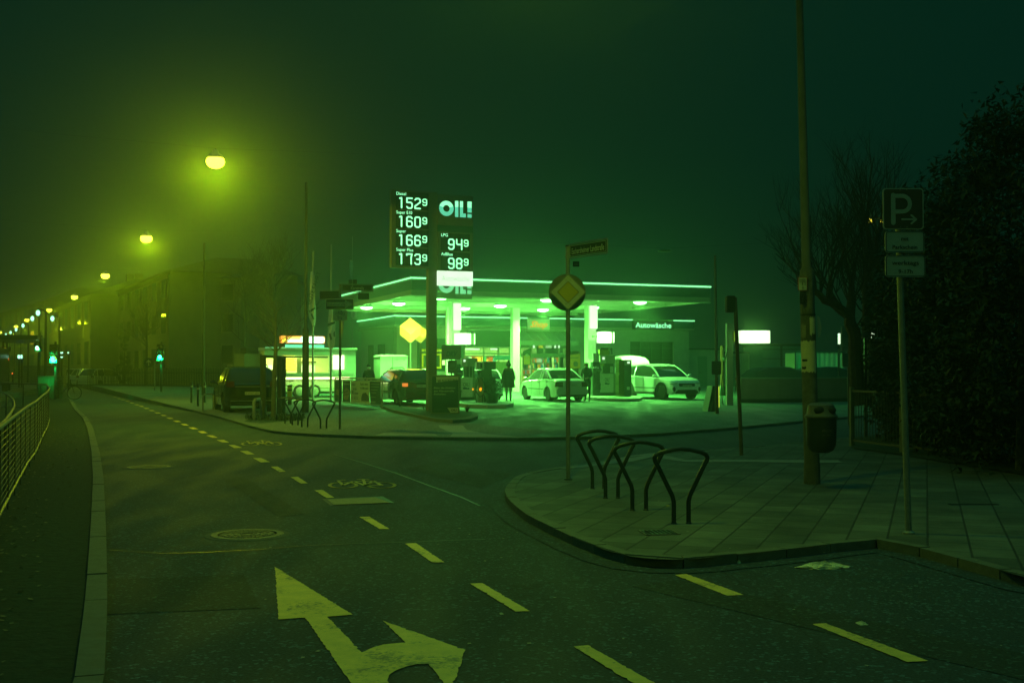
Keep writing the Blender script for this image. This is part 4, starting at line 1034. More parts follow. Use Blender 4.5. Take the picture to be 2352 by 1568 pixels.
mb = MB(); mb.slab([(X(751.5), zz(703)), (X(793.5), zz(703)), (X(793.5), zz(708)), (X(810), zz(698.5)), (X(793.5), zz(689)), (X(793.5), zz(694.5)), (X(751.5), zz(694.5))], -.077, -.0745); mb.build("arrow", M_sw2, o)
text("Einbahnstraße", .062, M_matte_black, "lettering", o, X(773), zz(701.6), -.0775, width=X(794) - X(753))
o = splate(765.5, 798, 712, 736.5, M_sw2, "bicycle_plate", .008)
mb = MB(); cz = zz(721.3)
for cx in (-.06, .085): q = circ(cx, cz, .042, 18); stroke(mb, q + [q[0]], .006, -.0745)
stroke(mb, [(-.06, cz), (-.03, cz + .055), (.05, cz + .055), (.085, cz), (.01, cz), (-.03, cz + .055)], .006, -.0745); stroke(mb, [(.01, cz), (.045, cz + .075)], .006, -.0745); stroke(mb, [(-.03, cz + .055), (-.035, cz + .08), (-.015, cz + .085)], .006, -.0745); stroke(mb, [(.03, cz + .075), (.06, cz + .075)], .01, -.0745)
for z, s in ((cz - .085, 1), (cz - .12, -1)):
    stroke(mb, [(-.055, z), (.055, z)], .007, -.0745); e = -.055 * s; stroke(mb, [(e + .02 * s, z + .014), (e, z), (e + .02 * s, z - .014)], .007, -.0745)
mb.build("symbols", M_matte_black, o)
mb = MB(); mb.slab([(X(822), zz(687.5)), (X(847.5), zz(687.5)), (X(847.5), zz(673)), (X(822), zz(673))], -.01, 0); mb.slab([(X(824), zz(673)), (X(826), zz(673)), (X(826), zz(669)), (X(824), zz(669))], -.01, 0); mb.build("information_plate", M_namedark, t)
mb = MB(); mb.slab([(X(800), zz(652)), (X(819), zz(652)), (X(819), zz(642)), (X(800), zz(642))], -.008, 0); o = mb.build("number_plate", M_namedark, t); text("10-12", .06, M_signback, "lettering", o, X(809.5), zz(650), -.009, width=X(817) - X(802))
mb = MB(); mb.tube([(X(809), -.004, zz(660)), (X(809), -.004, zz(642))], .01, 6); mb.build("holder", M_galv, t)
# give way triangle and a round sign seen edge on, facing the side street
mb = MB(); q = [Vector((.0 + .03, y_, z_)) for y_, z_ in ((-.34, zz(737)), (.30, zz(737)), (-.02, zz(781)))]
q = [v + Vector((X(785) - .03, 0, 0)) for v in q]; n_ = Vector((.02, 0, 0)); A_ = Matrix.Rotation(R(14), 4, 'Z')
vs = [A_ @ v for v in q] + [A_ @ (v + n_) for v in q]; mb.add(vs, [(0, 1, 2), (5, 4, 3), (0, 3, 4, 1), (1, 4, 5, 2), (2, 5, 3, 0)]); mb.build("give_way_sign", M_signwhite, t)
mb = MB(); mb.lathe((0, 0, 0), [(0, .03), (.26, .03), (.26, .036), (0, .036)], 24, 'x'); o = mb.build("round_sign", M_signback, t); o.location = (.0, 0, zz(797)); o.rotation_euler = (0, 0, R(9))

# dark wire mast
c = onf(701.5, 949); m = c.y / FPX
t = thing("wire_mast", "dark tall wire mast standing before the food truck", "mast", c, 0); zz = lambda y: EYE - c.z + (845 - y) * m
mb = MB(); mb.lathe((0, 0, 0), [(.13, 0), (.125, .3), (.115, zz(757)), (.06, zz(750)), (.045, zz(418)), (.0, zz(416))], 16); mb.build("shaft", mat("mast_dark", (.05, .055, .035), .7, noise=.3), t, True)
mb = MB(); mb.lathe((0, 0, 0), [(.16, 0), (.16, .04), (.14, .06)], 16); mb.build("foot", M_darksteel, t, True)
# striped bollard
c = onf(665.5, 931)
t = thing("bollard", "yellow and black striped bollard in front of the food truck", "bollard", c, 0); mb = MB(); hb = (931 - 884) / FPX * c.y
mb.lathe((0, 0, 0), [(.085, 0), (.085, hb * .50)], 14); mb.build("pole", M_darksteel, t, True)
r_ = .105; M_by = mat("bollard_yellow", (.62, .55, .06), .5); M_bb = M_matte_black
mb = MB(); k = 0
for a_, b_, mi in ((.42, .72, 0), (.72, .79, 1), (.79, .92, 0), (.92, 1.0, 1)): mb.mat(mi).lathe((0, 0, 0), [(r_, hb * a_), (r_, hb * b_)], 16)
mb.build("striped_sleeve", [M_by, M_bb], t, True)
# small curved rails
for i, (xa, xb, yb, s) in enumerate(((583, 599, 964, "low grey bent rail at the kerb beside the young tree"), (466, 490, 944, "low bent rail behind the dark car at the left"))):
    a = onf(xa, yb); b = onf(xb, yb - 3); hh = .62
    t = thing("low_rail", s, "rail", a, 0); d = b - a
    mb = MB(); mb.tube([(0, 0, 0), (0, 0, hh - .08), (.05, 0, hh), (d.x - .05, d.y, hh), (d.x, d.y, hh - .08), (d.x, d.y, 0)], .05 if i == 0 else .03, 8); mb.build("tube", M_galv, t, True)

# ================================================================== TREES
def branch(mb, p, d, L, r, depth, rr, twig=.25, kids=3, up=.25):
    n = 4; pts = [p.copy()]; dd = d.copy()
    for i in range(n):
        dd = (dd + Vector((rr.uniform(-1, 1), rr.uniform(-1, 1), rr.uniform(-.6, 1))) * .16).normalized(); pts.append(pts[-1] + dd * L / n)
    mb.tube(pts, [r * (1 - .5 * i / n) for i in range(n + 1)], 5 if depth > 1 else 4)
    if depth == 0: return
    for k in range(kids):
        f = rr.uniform(.35, 1.0); q = pts[min(n, int(f * n))]
        v = Vector((rr.uniform(-1, 1), rr.uniform(-1, 1), rr.uniform(-.1, .9) + up)).normalized()
        nd = (dd * .55 + v * .8).normalized(); branch(mb, q, nd, L * rr.uniform(.55, .75), r * .5, depth - 1, rr, twig, kids, up)
c = onf(630, 959); m = c.y / FPX
t = thing("young_tree", "young bare tree tied between wooden stakes on the far pavement", "tree", c, 0); zz = lambda y: EYE - c.z + (845 - y) * m
M_bark2 = mat("young_bark", (.10, .09, .06), .9, noise=.4, nscale=10, bump=.5)
mb = MB(); mb.tube([(-.03, 0, 0), (.0, 0, zz(860)), (.04, 0, zz(800)), (.02, .05, zz(740)), (.03, 0, zz(690))], [.085, .075, .06, .03, .012], 10); mb.build("trunk", M_bark2, t, True)
mb = MB(); rr = random.Random(5)
for k in range(15):
    z = rr.uniform(zz(815), zz(690)); a = rr.random() * 6.28
    branch(mb, Vector((.02, 0, z)), Vector((math.cos(a), math.sin(a), .75)).normalized(), rr.uniform(.5, 1.0) * (1.15 - (z - zz(815)) / (zz(660) - zz(815)) * .5), .016, 2, rr, kids=3)
mb.build("crown", M_bark2, t)
c2 = onf(609, 957)
t = thing("tree_stakes", "three dark wooden stakes with a cross bar round the young tree", "tree stakes", c2, 0); m = c2.y / FPX; zz = lambda y: EYE - c2.z + (845 - y) * m
mb = MB(); P4 = [(604, 956, .10), (641, 951, .08), (651, 949, .08)]
tops = []
for (x, y, r_) in P4:
    q = onf(x, y) - c2; mb = MB(); mb.tube([(q.x, q.y, q.z), (q.x, q.y, zz(815))], r_, 10); mb.build("stake", mat("stake_wood", (.035, .035, .025), .8, noise=.3), t, True); tops.append(Vector((q.x, q.y, zz(818))))
mb = MB(); mb.tube([tops[0], tops[1]], .05, 8); mb.tube([tops[1], tops[2]], .05, 8); mb.tube([tops[0], tops[2]], .045, 8); mb.build("cross_bar", MATS["stake_wood"], t, True)
mb = MB(); P = [onf(x, y) for x, y in ((560, 968), (600, 972), (660, 968), (705, 960), (690, 952), (640, 950), (590, 955))]
mb.add([(p.x, p.y, p.z + .012) for p in P], [tuple(range(len(P)))]); struct(mb.build("tree_pit", M_grassy))
rr = random.Random(9); mb = MB()
for k in range(600):
    u, v = rr.random(), rr.random(); p = onf(565 + 135 * u, 953 + 15 * v); s_ = .03 + .05 * rr.random(); a = rr.random() * 6.28
    mb.add([p + Vector((0, 0, .01)), p + Vector((math.cos(a) * s_, math.sin(a) * s_, s_ * 1.6)), p + Vector((math.cos(a + .5) * s_, math.sin(a + .5) * s_, s_ * .6))], [(0, 1, 2)])
tag(mb.build("grass", M_leaf), "rough grass and leaves in the tree pit", kind='stuff')
# ================================================================== FOOD TRUCK
a = onf(607, 915); b = onf(820, 911)
TA = math.atan2(b.y - a.y, b.x - a.x) ; c = a; m = c.y / FPX
t = thing("food_truck", "long pale food truck with lit serving hatch and orange roof sign", "food truck", (c.x, c.y, c.z), TA); o0 = (c.x, c.y)
def ft(x, y): s, z = plane_px(o0, TA, x, y); return s, z - c.z
Lx = ft(817, 880)[0]; zb = ft(700, 899)[1]; zt = ft(700, 799)[1]; hz0 = ft(690, 856)[1]; hz1 = ft(690, 816)[1]
hx0, hx1 = ft(609, 850)[0], ft(756, 850)[0]
M_truck = mat("truck_panel", (.60, .62, .55), .4, noise=.06, nscale=2)
mb = MB(); D_ = 2.1
mb.bb(0, Lx, 0, .05, zb, hz0); mb.bb(hx1, Lx, 0, .05, hz0, zt - .12); mb.bb(0, Lx, 0, .05, hz1, zt - .12); mb.bb(0, hx0, 0, .05, hz0, hz1)
mb.bb(0, .05, .05, D_, zb, zt - .12); mb.bb(Lx - .05, Lx, .05, D_, zb, zt - .12); mb.bb(.05, Lx - .05, D_ - .05, D_, zb, zt - .12); mb.bb(.05, Lx - .05, .05, D_ - .05, zb, zb + .04)
mb.build("body", M_truck, t)
mb = MB(); mb.slab([(-.05, zt - .12), (Lx + .05, zt - .12), (Lx - .05, zt), (.05, zt)], -.12, D_ + .1)
mb.tube([(-.02, -.10, zt - .05), (Lx + .02, -.10, zt - .05)], .07, 8); mb.build("roof", mat("truck_roof", (.5, .5, .42), .3, .3), t, True)
mb = MB(); mb.bb(.05, Lx - .05, .1, D_ - .1, .22, zb - .004); mb.build("chassis", M_matte_black, t)
# serving hatch interior
M_int = mat("truck_interior_glow", (.80, .80, .55), .5, em=(.5, .9, .14), es=.8, noise=.15, nscale=4);  # wall glows by itself, interior light put into its material
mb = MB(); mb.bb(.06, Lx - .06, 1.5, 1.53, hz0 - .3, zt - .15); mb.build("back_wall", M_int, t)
mb = MB(); zc_ = ft(690, 858)[1]; mb.bb(hx0 - .02, Lx - .25, -.30, .0, zc_ - .05, zc_ - .01); mb.bb(hx0 - .02, Lx - .25, -.31, -.30, zc_ - .16, zc_ - .01); mb.build("counter", mat("steel_counter", (.6, .6, .55), .3, .6), t)
M_warm = glow("warm_strip", (.75, 1.0, .30), 5.0)
mb = MB(); x0, z0 = ft(619, 866.5); x1, z1 = ft(799, 861); mb.slab(rrect(x0, x1, zc_ - .27, zc_ - .17, .04), -.27, -.22); mb.build("light_strip", M_warm, t)
arealight("strip_light", t, ((x0 + x1) / 2, -.3, zc_ - .3), 16, (.5, 1, .12), 4.2, 'RECTANGLE', .2, rot=(0, 0, 0))
arealight("hatch_light", t, ((hx0 + hx1) / 2, .8, hz1 - .02), 120, (.75, 1.0, .18), 2.6, 'RECTANGLE', .8)
for (xa, xb, ya, yb, nm, mt, y_) in ((611, 660, 849, 856, "food_tray", mat("food_orange", (.5, .2, .03), .5, noise=.5, nscale=12), .1), (611, 637, 838, 848.5, "display_case", glow("display_case", (.75, 1, .35), 3.0), .2),
                        (655, 690, 822, 852, "kebab_grill", mat("grill_glow", (.4, .3, .05), .5, em=(.95, .95, .10), es=1.3, noise=.5, nscale=9), .6),
                        (710, 748, 829, 833, "shelf_row", mat("steel_dark", (.2, .2, .12), .4, .4), 1.3), (706, 748, 838, 855, "lit_back_panel", glow("lit_back", (.6, 1, .4), 1.5), 1.46),
                        (693, 702, 820, 856, "fridge", mat("fridge", (.2, .24, .14), .3), .6)):
    x0, z1 = ft(xa, ya); x1, z0 = ft(xb, yb); k = 1 + y_ / c.y
    mb = MB(); mb.bb(x0, x1, y_, y_ + .12, z0, z1)
    if nm == "kebab_grill":
        for q in range(4): mb.lathe(((x0 + x1) / 2, y_ - .05, 0), [(.05, z0 + .1 + q * .19), (.34, z0 + .13 + q * .19), (.30, z0 + .24 + q * .19), (.05, z0 + .26 + q * .19)], 12)
    mb.build(nm, mt, t)
mb = MB(); x0, z1 = ft(655, 817.5); x1, z0 = ft(753, 822); mb.bb(x0, x1, -.015, -.004, z0, z1); mb.build("menu_board", M_matte_black, t)
rr = random.Random(2); mb = MB(); x = x0 + .05
while x < x1 - .1:
    l = rr.uniform(.05, .2); mb.bb(x, x + l, -.019, -.016, z0 + .05, z0 + .07); x += l + .06
mb.build("menu_lines", M_signwhite, t)
x0, z1 = ft(764.5, 815.5); x1, z0 = ft(789.5, 848); mb = MB(); mb.slab([(x0, z0), (x1, z0), (x1, z1), (x0, z1)], -.06, -.003); mb.build("lit_poster", glow("lit_poster", (.8, 1, .5), 3.2), t)
# lettering
M_let = mat("truck_lettering", (.06, .10, .05), .6)
def tl(s, xa, xb, y, h, bold=0.0, mt=M_let):
    x0, z = ft(xa, y); x1, _ = ft(xb, y); text(s, h, mt, "lettering", t, x0, z, -.002, 'LEFT', width=x1 - x0, bold=bold)
tl("Tel. Bestellungen", 620.3, 676, 876, .115, .03); tl("IN FRIENDSHIP WITH", 680, 746, 875.3, .115); tl("OIL!", 749, 761, 875, .12, .04); tl("Genossenschaft", 764, 812, 874.6, .11, .02); tl("0177 3 775 800", 620.3, 676, 887, .115)
mb = MB()
P = [ft(608, 893), ft(668, 891.5), ft(673, 885), ft(714, 884), ft(722, 885), ft(727, 890.5), ft(816, 889)]
mb.tube([(p[0], -.006, p[1]) for p in P], .012, 5); mb.build("trim_line", mat("trim_yellow", (.6, .6, .2), .4), t)
# wheel arch + twin wheels
x0, z1 = ft(682, 889); x1, z0 = ft(728, 899); xc = (x0 + x1) / 2; hw = (x1 - x0) / 2 + .18
mb = MB(); mb.slab([(xc - hw, zb - .12), (xc + hw, zb - .12), (xc + hw - .02, z1 - .12), (xc + hw - .2, z1 + .02), (xc - hw + .2, z1 + .02), (xc - hw + .02, z1 - .12)], -.012, -.003); mb.build("wheel_arch", M_matte_black, t)
for x in (xc - .38, xc + .38):
    mb = MB(); r_ = .33; mb.lathe((x, 0, r_), [(.12, -.03), (r_ - .03, -.05), (r_, -.03), (r_, .16), (.1, .16)], 22, 'y'); wl = mb.build("wheel", M_tyre, t, True)
    mb = MB(); mb.lathe((x, 0, r_), [(0, -.055), (.08, -.07), (.12, -.055), (.2, -.06), (.215, -.05), (.2, -.04)], 18, 'y'); mb.build("hub_cap", mat("hub_pale", (.45, .47, .4), .4), wl, True)
mb = MB(); mb.bb(-.5, Lx + .1, -.45, .3, -.005, .006) if False else None
# roof sign
x0, z1 = ft(648, 770.5); x1, z0 = ft(749, 788.5); M_or = glow("orange_sign", (1.0, .26, .03), 1.5)
mb = MB(); mb.slab(rrect(x0, x1, z0, z1, .04), .15, .35); sg = mb.build("roof_sign", M_or, t)
w_, h_ = x1 - x0, z1 - z0; f = lambda a, b: (x0 + a * w_, z0 + b * h_)
mb = MB()
for pts in ([f(.03, .2), f(.08, .12), f(.11, .2), f(.13, .4), f(.11, .6), f(.085, .95), f(.065, .6), f(.045, .62), f(.025, .4)],): mb.slab(pts, .135, .149)
mb.build("flame_symbol", glow("flame_yellow", (1, .85, .03), 2.2), sg)
mb = MB(); mb.slab(rrect(f(.14, 0)[0], f(.52, 0)[0], f(0, .14)[1], f(0, .5)[1], .08), .135, .149); mb.slab(rrect(f(.44, 0)[0], f(.63, 0)[0], f(0, .12)[1], f(0, .94)[1], .09), .13, .134)
for k in range(4): mb.slab(circ(*f(.68 + .078 * k, .48), .17, 18), .135 - .001 * k, .149)
mb.build("light_shapes", glow("sign_white_lit", (.6, 1, .7), 3.4), sg)
mb = MB(); mb.slab(rrect(f(.15, 0)[0], f(.43, 0)[0], f(0, .52)[1], f(0, .82)[1], .06), .136, .149); mb.build("light_shapes", glow("sign_yellow_lit", (1, 1, .16), 2.2), sg)
mb = MB()
for x in (x0 + .4, x1 - .4): mb.bb(x - .03, x + .03, .2, .3, zt, z0)
mb.build("sign_posts", M_darksteel, t)
mb = MB(); mb.bb(x0 + .2, x1 - .1, .0, .10, zt + .02, zt + .16); mb.build("roof_light_box", glow("roof_glow", (.12, .95, .5), 1.3), t)
arealight("sign_light", t, ((x0 + x1) / 2, .1, z0 - .05), 14, (.2, 1, .45), 4, 'RECTANGLE', .2)
mb = MB(); mb.bb(-.9, -.02, .3, D_ - .2, zb + .1, zt - .3); mb.build("end_box", mat("truck_end", (.14, .16, .10), .7, noise=.2), t)
mb = MB(); mb.bb(-.75, -.15, .5, 1.4, zt - .3, zt + .0); mb.build("vent", M_matte_black, t)
mb = MB(); mb.bb(-.7, -.6, .8, .9, 0, zb + .1); mb.bb(-.7, -.6, 1.7, 1.8, 0, zb + .1); mb.build("support_leg", M_darksteel, t)

# ================================================================== CANOPY
A = at(945, 675, 52.0); UX, UY = math.cos(UA), math.sin(UA)
CZ0 = EYE + 3.38; CZ1 = EYE + 4.22; gA = H(A.x, A.y)
t = thing("canopy", "wide filling station canopy with a glowing tube along its edge", "canopy", (A.x, A.y, gA), UA)
o0 = (A.x, A.y); CL = plane_px(o0, UA, 1631, 680)[0]; CD = 16.0
z0, z1 = CZ0 - gA, CZ1 - gA
M_soffit = mat("corrugated_soffit", (.55, .56, .46), .45, .2, noise=.08, nscale=4)
# corrugated sheet: ribs run front to back
mb = MB(); n = 74; prof = []
for k in range(n + 1):
    x = .25 + (CL - .5) * k / n; prof.append((x, z0 + .14 + (.09 if k % 2 else 0)))
vs = [(x, .25, z) for x, z in prof] + [(x, CD - .25, z) for x, z in prof]
mb.add(vs, [(i, i + 1, n + 2 + i, n + 1 + i) for i in range(n)]); mb.build("soffit", M_soffit, t)
mb = MB()
for y in (.45, 4.4, 8.2, 12.2, CD - .5): mb.bb(.2, CL - .2, y - .09, y + .09, z0 - .06, z0 + .16)
mb.build("beam", mat("beam_white", (.55, .56, .48), .5), t)
mb = MB(); mb.bb(0, CL, 0, CD, z0 + .25, z1 - .08); 
mb = MB()
tt = .08
def ring(zl, zh, off, name, mt):
    mb = MB(); mb.bb(-off, CL + off, -off, tt - .0, zl, zh); mb.bb(-off, CL + off, CD - tt, CD + off, zl, zh); mb.bb(-off, tt, tt, CD - tt, zl, zh); mb.bb(CL - tt, CL + off, tt, CD - tt, zl, zh); return mb.build(name, mt, t)
ring(z0 - .04, z0 + .20, .03, "fascia_trim", mat("fascia_pale", (.30, .31, .25), .5, noise=.1))
ring(z0 + .20, z1 - .20, .0, "fascia", M_teal)
ring(z1 - .20, z1, .03, "fascia_edge", mat("fascia_edge", (.16, .30, .2), .5, noise=.1))
mb = MB(); mb.bb(.08, CL - .08, .08, CD - .08, z1 - .15, z1 - .1); mb.build("roof_sheet", M_galv, t)
zt = z1 - .10
mb = MB(); mb.tube([(-.06, CD * .98, zt), (-.06, -.06, zt), (CL + .02, -.06, zt)], .035, 8); mb.build("light_tube", M_tube, t, True)
# OIL! logo panel of the canopy
s0, _ = plane_px(o0, UA, 1003, 680); s1, _ = plane_px(o0, UA, 1083, 680); 
mb = MB(); mb.bb(s0, s1, -.12, -.035, z0 - .18, z1 - .02); lp = mb.build("logo_panel", mat("logo_panel", (.35, .38, .28), .5), t)
oil_logo(lp, s0 + .05, s1 - .05, z0 + .06, .80, -.125, M_logo3, M_logo3)
# columns
def col(px, yb, D, w=.42, name="column", lit=None, parent=t):
    p = at(px, 700, D); r = Vector((p.x - A.x, p.y - A.y)); lx = r.x * UX + r.y * UY; ly = -r.x * UY + r.y * UX; g = H(p.x, p.y) - gA
    mb = MB(); mb.bb(lx - w / 2, lx + w / 2, ly - w / 2, ly + w / 2, g, z0 + .16); o = mb.build(name, mat("column_white", (.66, .67, .58), .45, noise=.06), t)
    if lit:
        zz0 = EYE + (845 - lit[1]) / FPX * D - gA; zz1 = EYE + (845 - lit[0]) / FPX * D - gA
        mb = MB(); mb.bb(lx - w / 2 + .08, lx + w / 2 + .04, ly - w / 2 - .10, ly - w / 2 - .01, zz0, zz1); mb.build("light_box", glow("column_lightbox", (.72, 1, .62), 1.5), o)
    return lx, ly
col(1044, 0, 58, .42, lit=(697, 758)); col(1355.5, 0, 60.5, .46, lit=(703, 755)); col(1183, 0, 65.9, .42); col(1029, 0, 65.5, .25)
# downlights
lamps = [(842, 707, 62.5), (916, 698, 58.7), (1012, 684.5, 53.6), (1066, 709, 63.4), (1149, 703, 60.7), (1257, 690, 55.6), (1247, 712, 64.8), (1470, 695, 57.5), (1362, 707, 62)]
LN = ["front left canopy lamp, leftmost of all", "second canopy lamp from the left", "canopy lamp behind the price pylon panel", "canopy lamp right of the bright front column", "canopy lamp over the dark panel", "canopy lamp beside the diamond sign", "canopy lamp above the shop letters", "rightmost lamp under the canopy", "canopy lamp behind the right column"]
f0 = None
for i, ((x, y, D), s) in enumerate(zip(lamps, LN)):
    p = at(x, y, D)
    if f0 is None:
        f0 = thing("canopy_lamp", s, "canopy lamp", p, UA, "round lamps under the canopy")
        hh = CZ0 + .2 - p.z
        mb = MB(); mb.lathe((0, 0, 0), [(.30, .02), (.34, .08), (.26, .18), (.14, .24), (.14, CZ0 + .2 - p.z)], 18); mb.build("housing", M_galv, f0, True)
        mb = MB(); mb.lathe((0, 0, 0), [(0, -.09), (.18, -.08), (.32, -.02), (.34, .03), (.29, .035)], 18); mb.build("lens", M_lampglass, f0, True); o = f0
    else: o = dup(f0, p, UA, s)
    arealight("lamp_light", o, (0, 0, -.13), P_CANOPY * .42, FLUO, .5, spread=160)
    ld = bpy.data.lights.new("lamp_bulb", 'POINT'); ld.energy = P_CANOPY * .09; ld.color = FLUO; ld.shadow_soft_size = .15
    lo = bpy.data.objects.new("lamp_bulb", ld); C.objects.link(lo); lo.location = (0, 0, -.32); lo.parent = o

# ================================================================== STATION BUILDING
B0 = at(915, 731, 71.1); gB = .10 + .25 * .85
t = thing("shop_building", "flat roofed filling station shop with car wash bay", "building", (B0.x, B0.y, gB), UA)
o0 = (B0.x, B0.y)
def sh(x, y): s, z = plane_px(o0, UA, x, y); return s, z - gB
BL = sh(1591, 741)[0]; BW = sh(1582, 800)[0]; LS = 9.0
zr = sh(1250, 731)[1] + .1; zf = sh(1150, 754)[1]
HT = zr
def bay(x0, x1, z0, z1, y0=0, y1=.25, mb=None): mb = mb or MB(); return mb.bb(x0, x1, y0, y1, z0, z1)
gx0, gz1 = sh(958, 780); gx1, _ = sh(1340, 780); gl0 = sh(958, 850)[0]
sx0, sz1 = sh(1070, 798); _, szb = sh(1120, 866)
dx0, dz1 = sh(1195, 800); dx1 = sh(1299, 800)[0]
rx0, rz1 = sh(1300, 806); rx1 = sh(1333, 806)[0]
wx0, wz1 = sh(1377, 796); wx1, wz0 = sh(1408, 816)
cx0, cz1 = sh(1447.5, 784); cx1, _ = sh(1547.5, 784)
ax0, az1 = sh(1611, 817)
# front wall pieces
mb = MB()
mb.bb(-.1, gl0, 0, .3, 0, zf)                                  # left corner pier
mb.bb(gl0, sx0, 0, .3, sh(1000, 777)[1], zf)                   # above lotto glazing
mb.bb(gl0, sx0, 0, .3, 0, sh(1000, 852)[1])                    # below lotto glazing
mb.bb(sx0, dx1, 0, .3, sz1, zf)                                # above shop glass
mb.bb(sx0, dx0, 0, .3, 0, szb * .35)
mb.bb(dx1, rx0, 0, .3, 0, zf); mb.bb(rx0, rx1, 0, .3, rz1, zf); mb.bb(rx1, cx0, 0, .3, 0, zf)
mb.bb(cx0, cx1, 0, .3, cz1, zf); mb.bb(cx1, BW, 0, .3, 0, zf)
mb.bb(-.1, .2, .3, LS, 0, zf); mb.bb(BW - .3, BW, .3, 8, 0, zf)
mb.build("wall", M_wall, t)
mb = MB(); mb.bb(-.35, BL, -.35, 9, zf, zf + .14); mb.build("fascia_trim", MATS["fascia_pale"], t)
mb = MB(); mb.bb(-.30, BL - .05, -.30, 9, zf + .14, zr - .16); mb.build("fascia", M_teal, t)
mb = MB(); mb.bb(-.33, BL - .02, -.33, 9, zr - .16, zr - .05); mb.build("roof_edge", MATS["fascia_edge"], t)
ss0, _ = sh(1205.5, 745); ss1, _ = sh(1257, 745); aw0 = sh(1446, 745)[0]; aw1 = sh(1540, 745)[0]
ztb = zr - .12
mb = MB(); mb.tube([(-.42, 9, ztb), (-.42, -.42, ztb), (ss0, -.42, ztb)], .035, 8); mb.build("light_tube", M_tube, t, True); mb = MB(); mb.tube([(ss1, -.42, ztb), (aw0, -.42, ztb)], .035, 8); mb.build("light_tube", M_tube, t, True); mb = MB(); mb.tube([(aw1, -.42, ztb), (BL - .1, -.42, ztb)], .035, 8); mb.build("light_tube", M_tube, t, True)
_, q1 = sh(1230, 733); _, q0 = sh(1230, 757.5)
mb = MB(); mb.bb(ss0 + .02, ss1 - .02, -.46, -.355, q0, q1); sp_ = mb.build("shop_sign", mat("shop_sign_face", (.6, .62, .5), .5, em=(.4, 1, .25), es=.22), t)
text("Shop", .42, mat("shop_orange", (.8, .3, .02), .5, em=(1, .22, 0.0), es=1.3), "lettering", sp_, (ss0 + ss1) / 2, q0 + .16, -.462, width=(ss1 - ss0) * .76, shear=.45, bold=.006)
_, q1 = sh(1500, 738); _, q0 = sh(1500, 757)
mb = MB(); mb.bb(aw0, aw1, -.46, -.355, q0, q1); wp = mb.build("wash_sign", M_matte_black, t)
text("Autowäsche", (q1 - q0) * .62, M_digit, "lettering", wp, (aw0 + aw1) / 2, q0 + (q1 - q0) * .22, -.462, width=(aw1 - aw0) * .87, bold=.018)
# garage door of the car wash
mb = MB(); mb.bb(cx0, cx1, .2, .26, 0, cz1); gd = mb.build("garage_door", mat("door_dark", (.03, .06, .045), .35, noise=.2), t)
mb = MB()
for k in range(5): x = cx0 + (cx1 - cx0) * k / 4; mb.bb(x - .04, x + .04, .15, .2, 0, cz1)
for k in range(1, 5): z = cz1 * k / 4.6; mb.bb(cx0, cx1, .15, .199, z - .03, z + .03)
mb.build("door_bars", mat("door_bar", (.07, .12, .085), .5), gd)
# small window and dark doorway
mb = MB(); mb.bb(wx0, wx1, -.03, -.004, wz0, wz1); wd = mb.build("window", MATS["beam_white"], t); mb = MB(); mb.bb(wx0 + .06, wx1 - .06, -.045, -.031, wz0 + .06, wz1 - .06); mb.build("pane", M_glass, wd)
mb = MB(); mb.bb(rx0, rx1, .3, .36, 0, rz1); mb.build("doorway", M_matte_black, t)
x0, z1 = sh(1304, 812); x1, z0 = sh(1331, 846); mb = MB(); mb.slab([(x0 + .05, z0), (x1, z0 + .02), (x1, z1), (x0, z1 - .1)], -.12, -.08); ps = mb.build("poster", mat("poster_amber", (.5, .34, .03), .6, em=(.9, .5, 0), es=.06, noise=.1), t)
mb = MB(); mb.slab(circ((x0 + x1) / 2 + .1, z0 + .3, .18), -.125, -.1205); mb.bb(x0 + .12, x1 - .15, -.125, -.1205, z1 - .3, z1 - .24); mb.build("print", M_food2, ps)
# dark rolled panel above the shop glass
x0, z1 = sh(1065, 758.5); x1, z0 = sh(1160.5, 798); mb = MB(); mb.bb(x0, x1, -.9, -.7, z0, z1); dp = mb.build("dark_panel", mat("panel_green_black", (.012, .05, .03), .3, noise=.2, nscale=1), t)
mb = MB(); mb.tube([(x0, -.91, z0), (x1, -.91, z0), (x1, -.91, z1), (x0, -.91, z1)], .03, 5, closed=True); mb.bb(x0 + .3, x0 + .4, -.7, 0, z1 - .3, z1 - .2); mb.bb(x1 - .4, x1 - .3, -.7, 0, z1 - .3, z1 - .2); mb.build("frame", MATS["beam_white"], dp)
# glazed slanted awning over the entrance
x0, z1 = sh(1163, 759.5); x1, z0 = sh(1300, 785); _, zg = sh(1230, 791)
M_awn = mat("awning_panel", (.40, .46, .30), .25, noise=.1)
mb = MB(); mb.add([(x0, -.05, z1), (x1, -.05, z1), (x1 + .2, -1.3, z0), (x0 - .2, -1.3, z0)], [(0, 3, 2, 1)]); mb.add([(x0, -.05, z1 - .03), (x1, -.05, z1 - .03), (x1 + .2, -1.3, z0 - .03), (x0 - .2, -1.3, z0 - .03)], [(0, 1, 2, 3)]); aw = mb.build("awning", M_awn, t)
mb = MB()
for k in range(8): x = x0 + (x1 - x0) * k / 7; mb.tube([(x, -.07, z1 + .02), (x + (x1 - x0) * .045, -1.3, z0 + .02)], .028, 5)
mb.bb(x0 - .25, x1 + .25, -1.42, -1.28, zg - .08, z0 + .02); mb.bb(x0, x1, -.06, -.02, z1, z1 + .08); mb.build("awning_frame", MATS["beam_white"], aw)
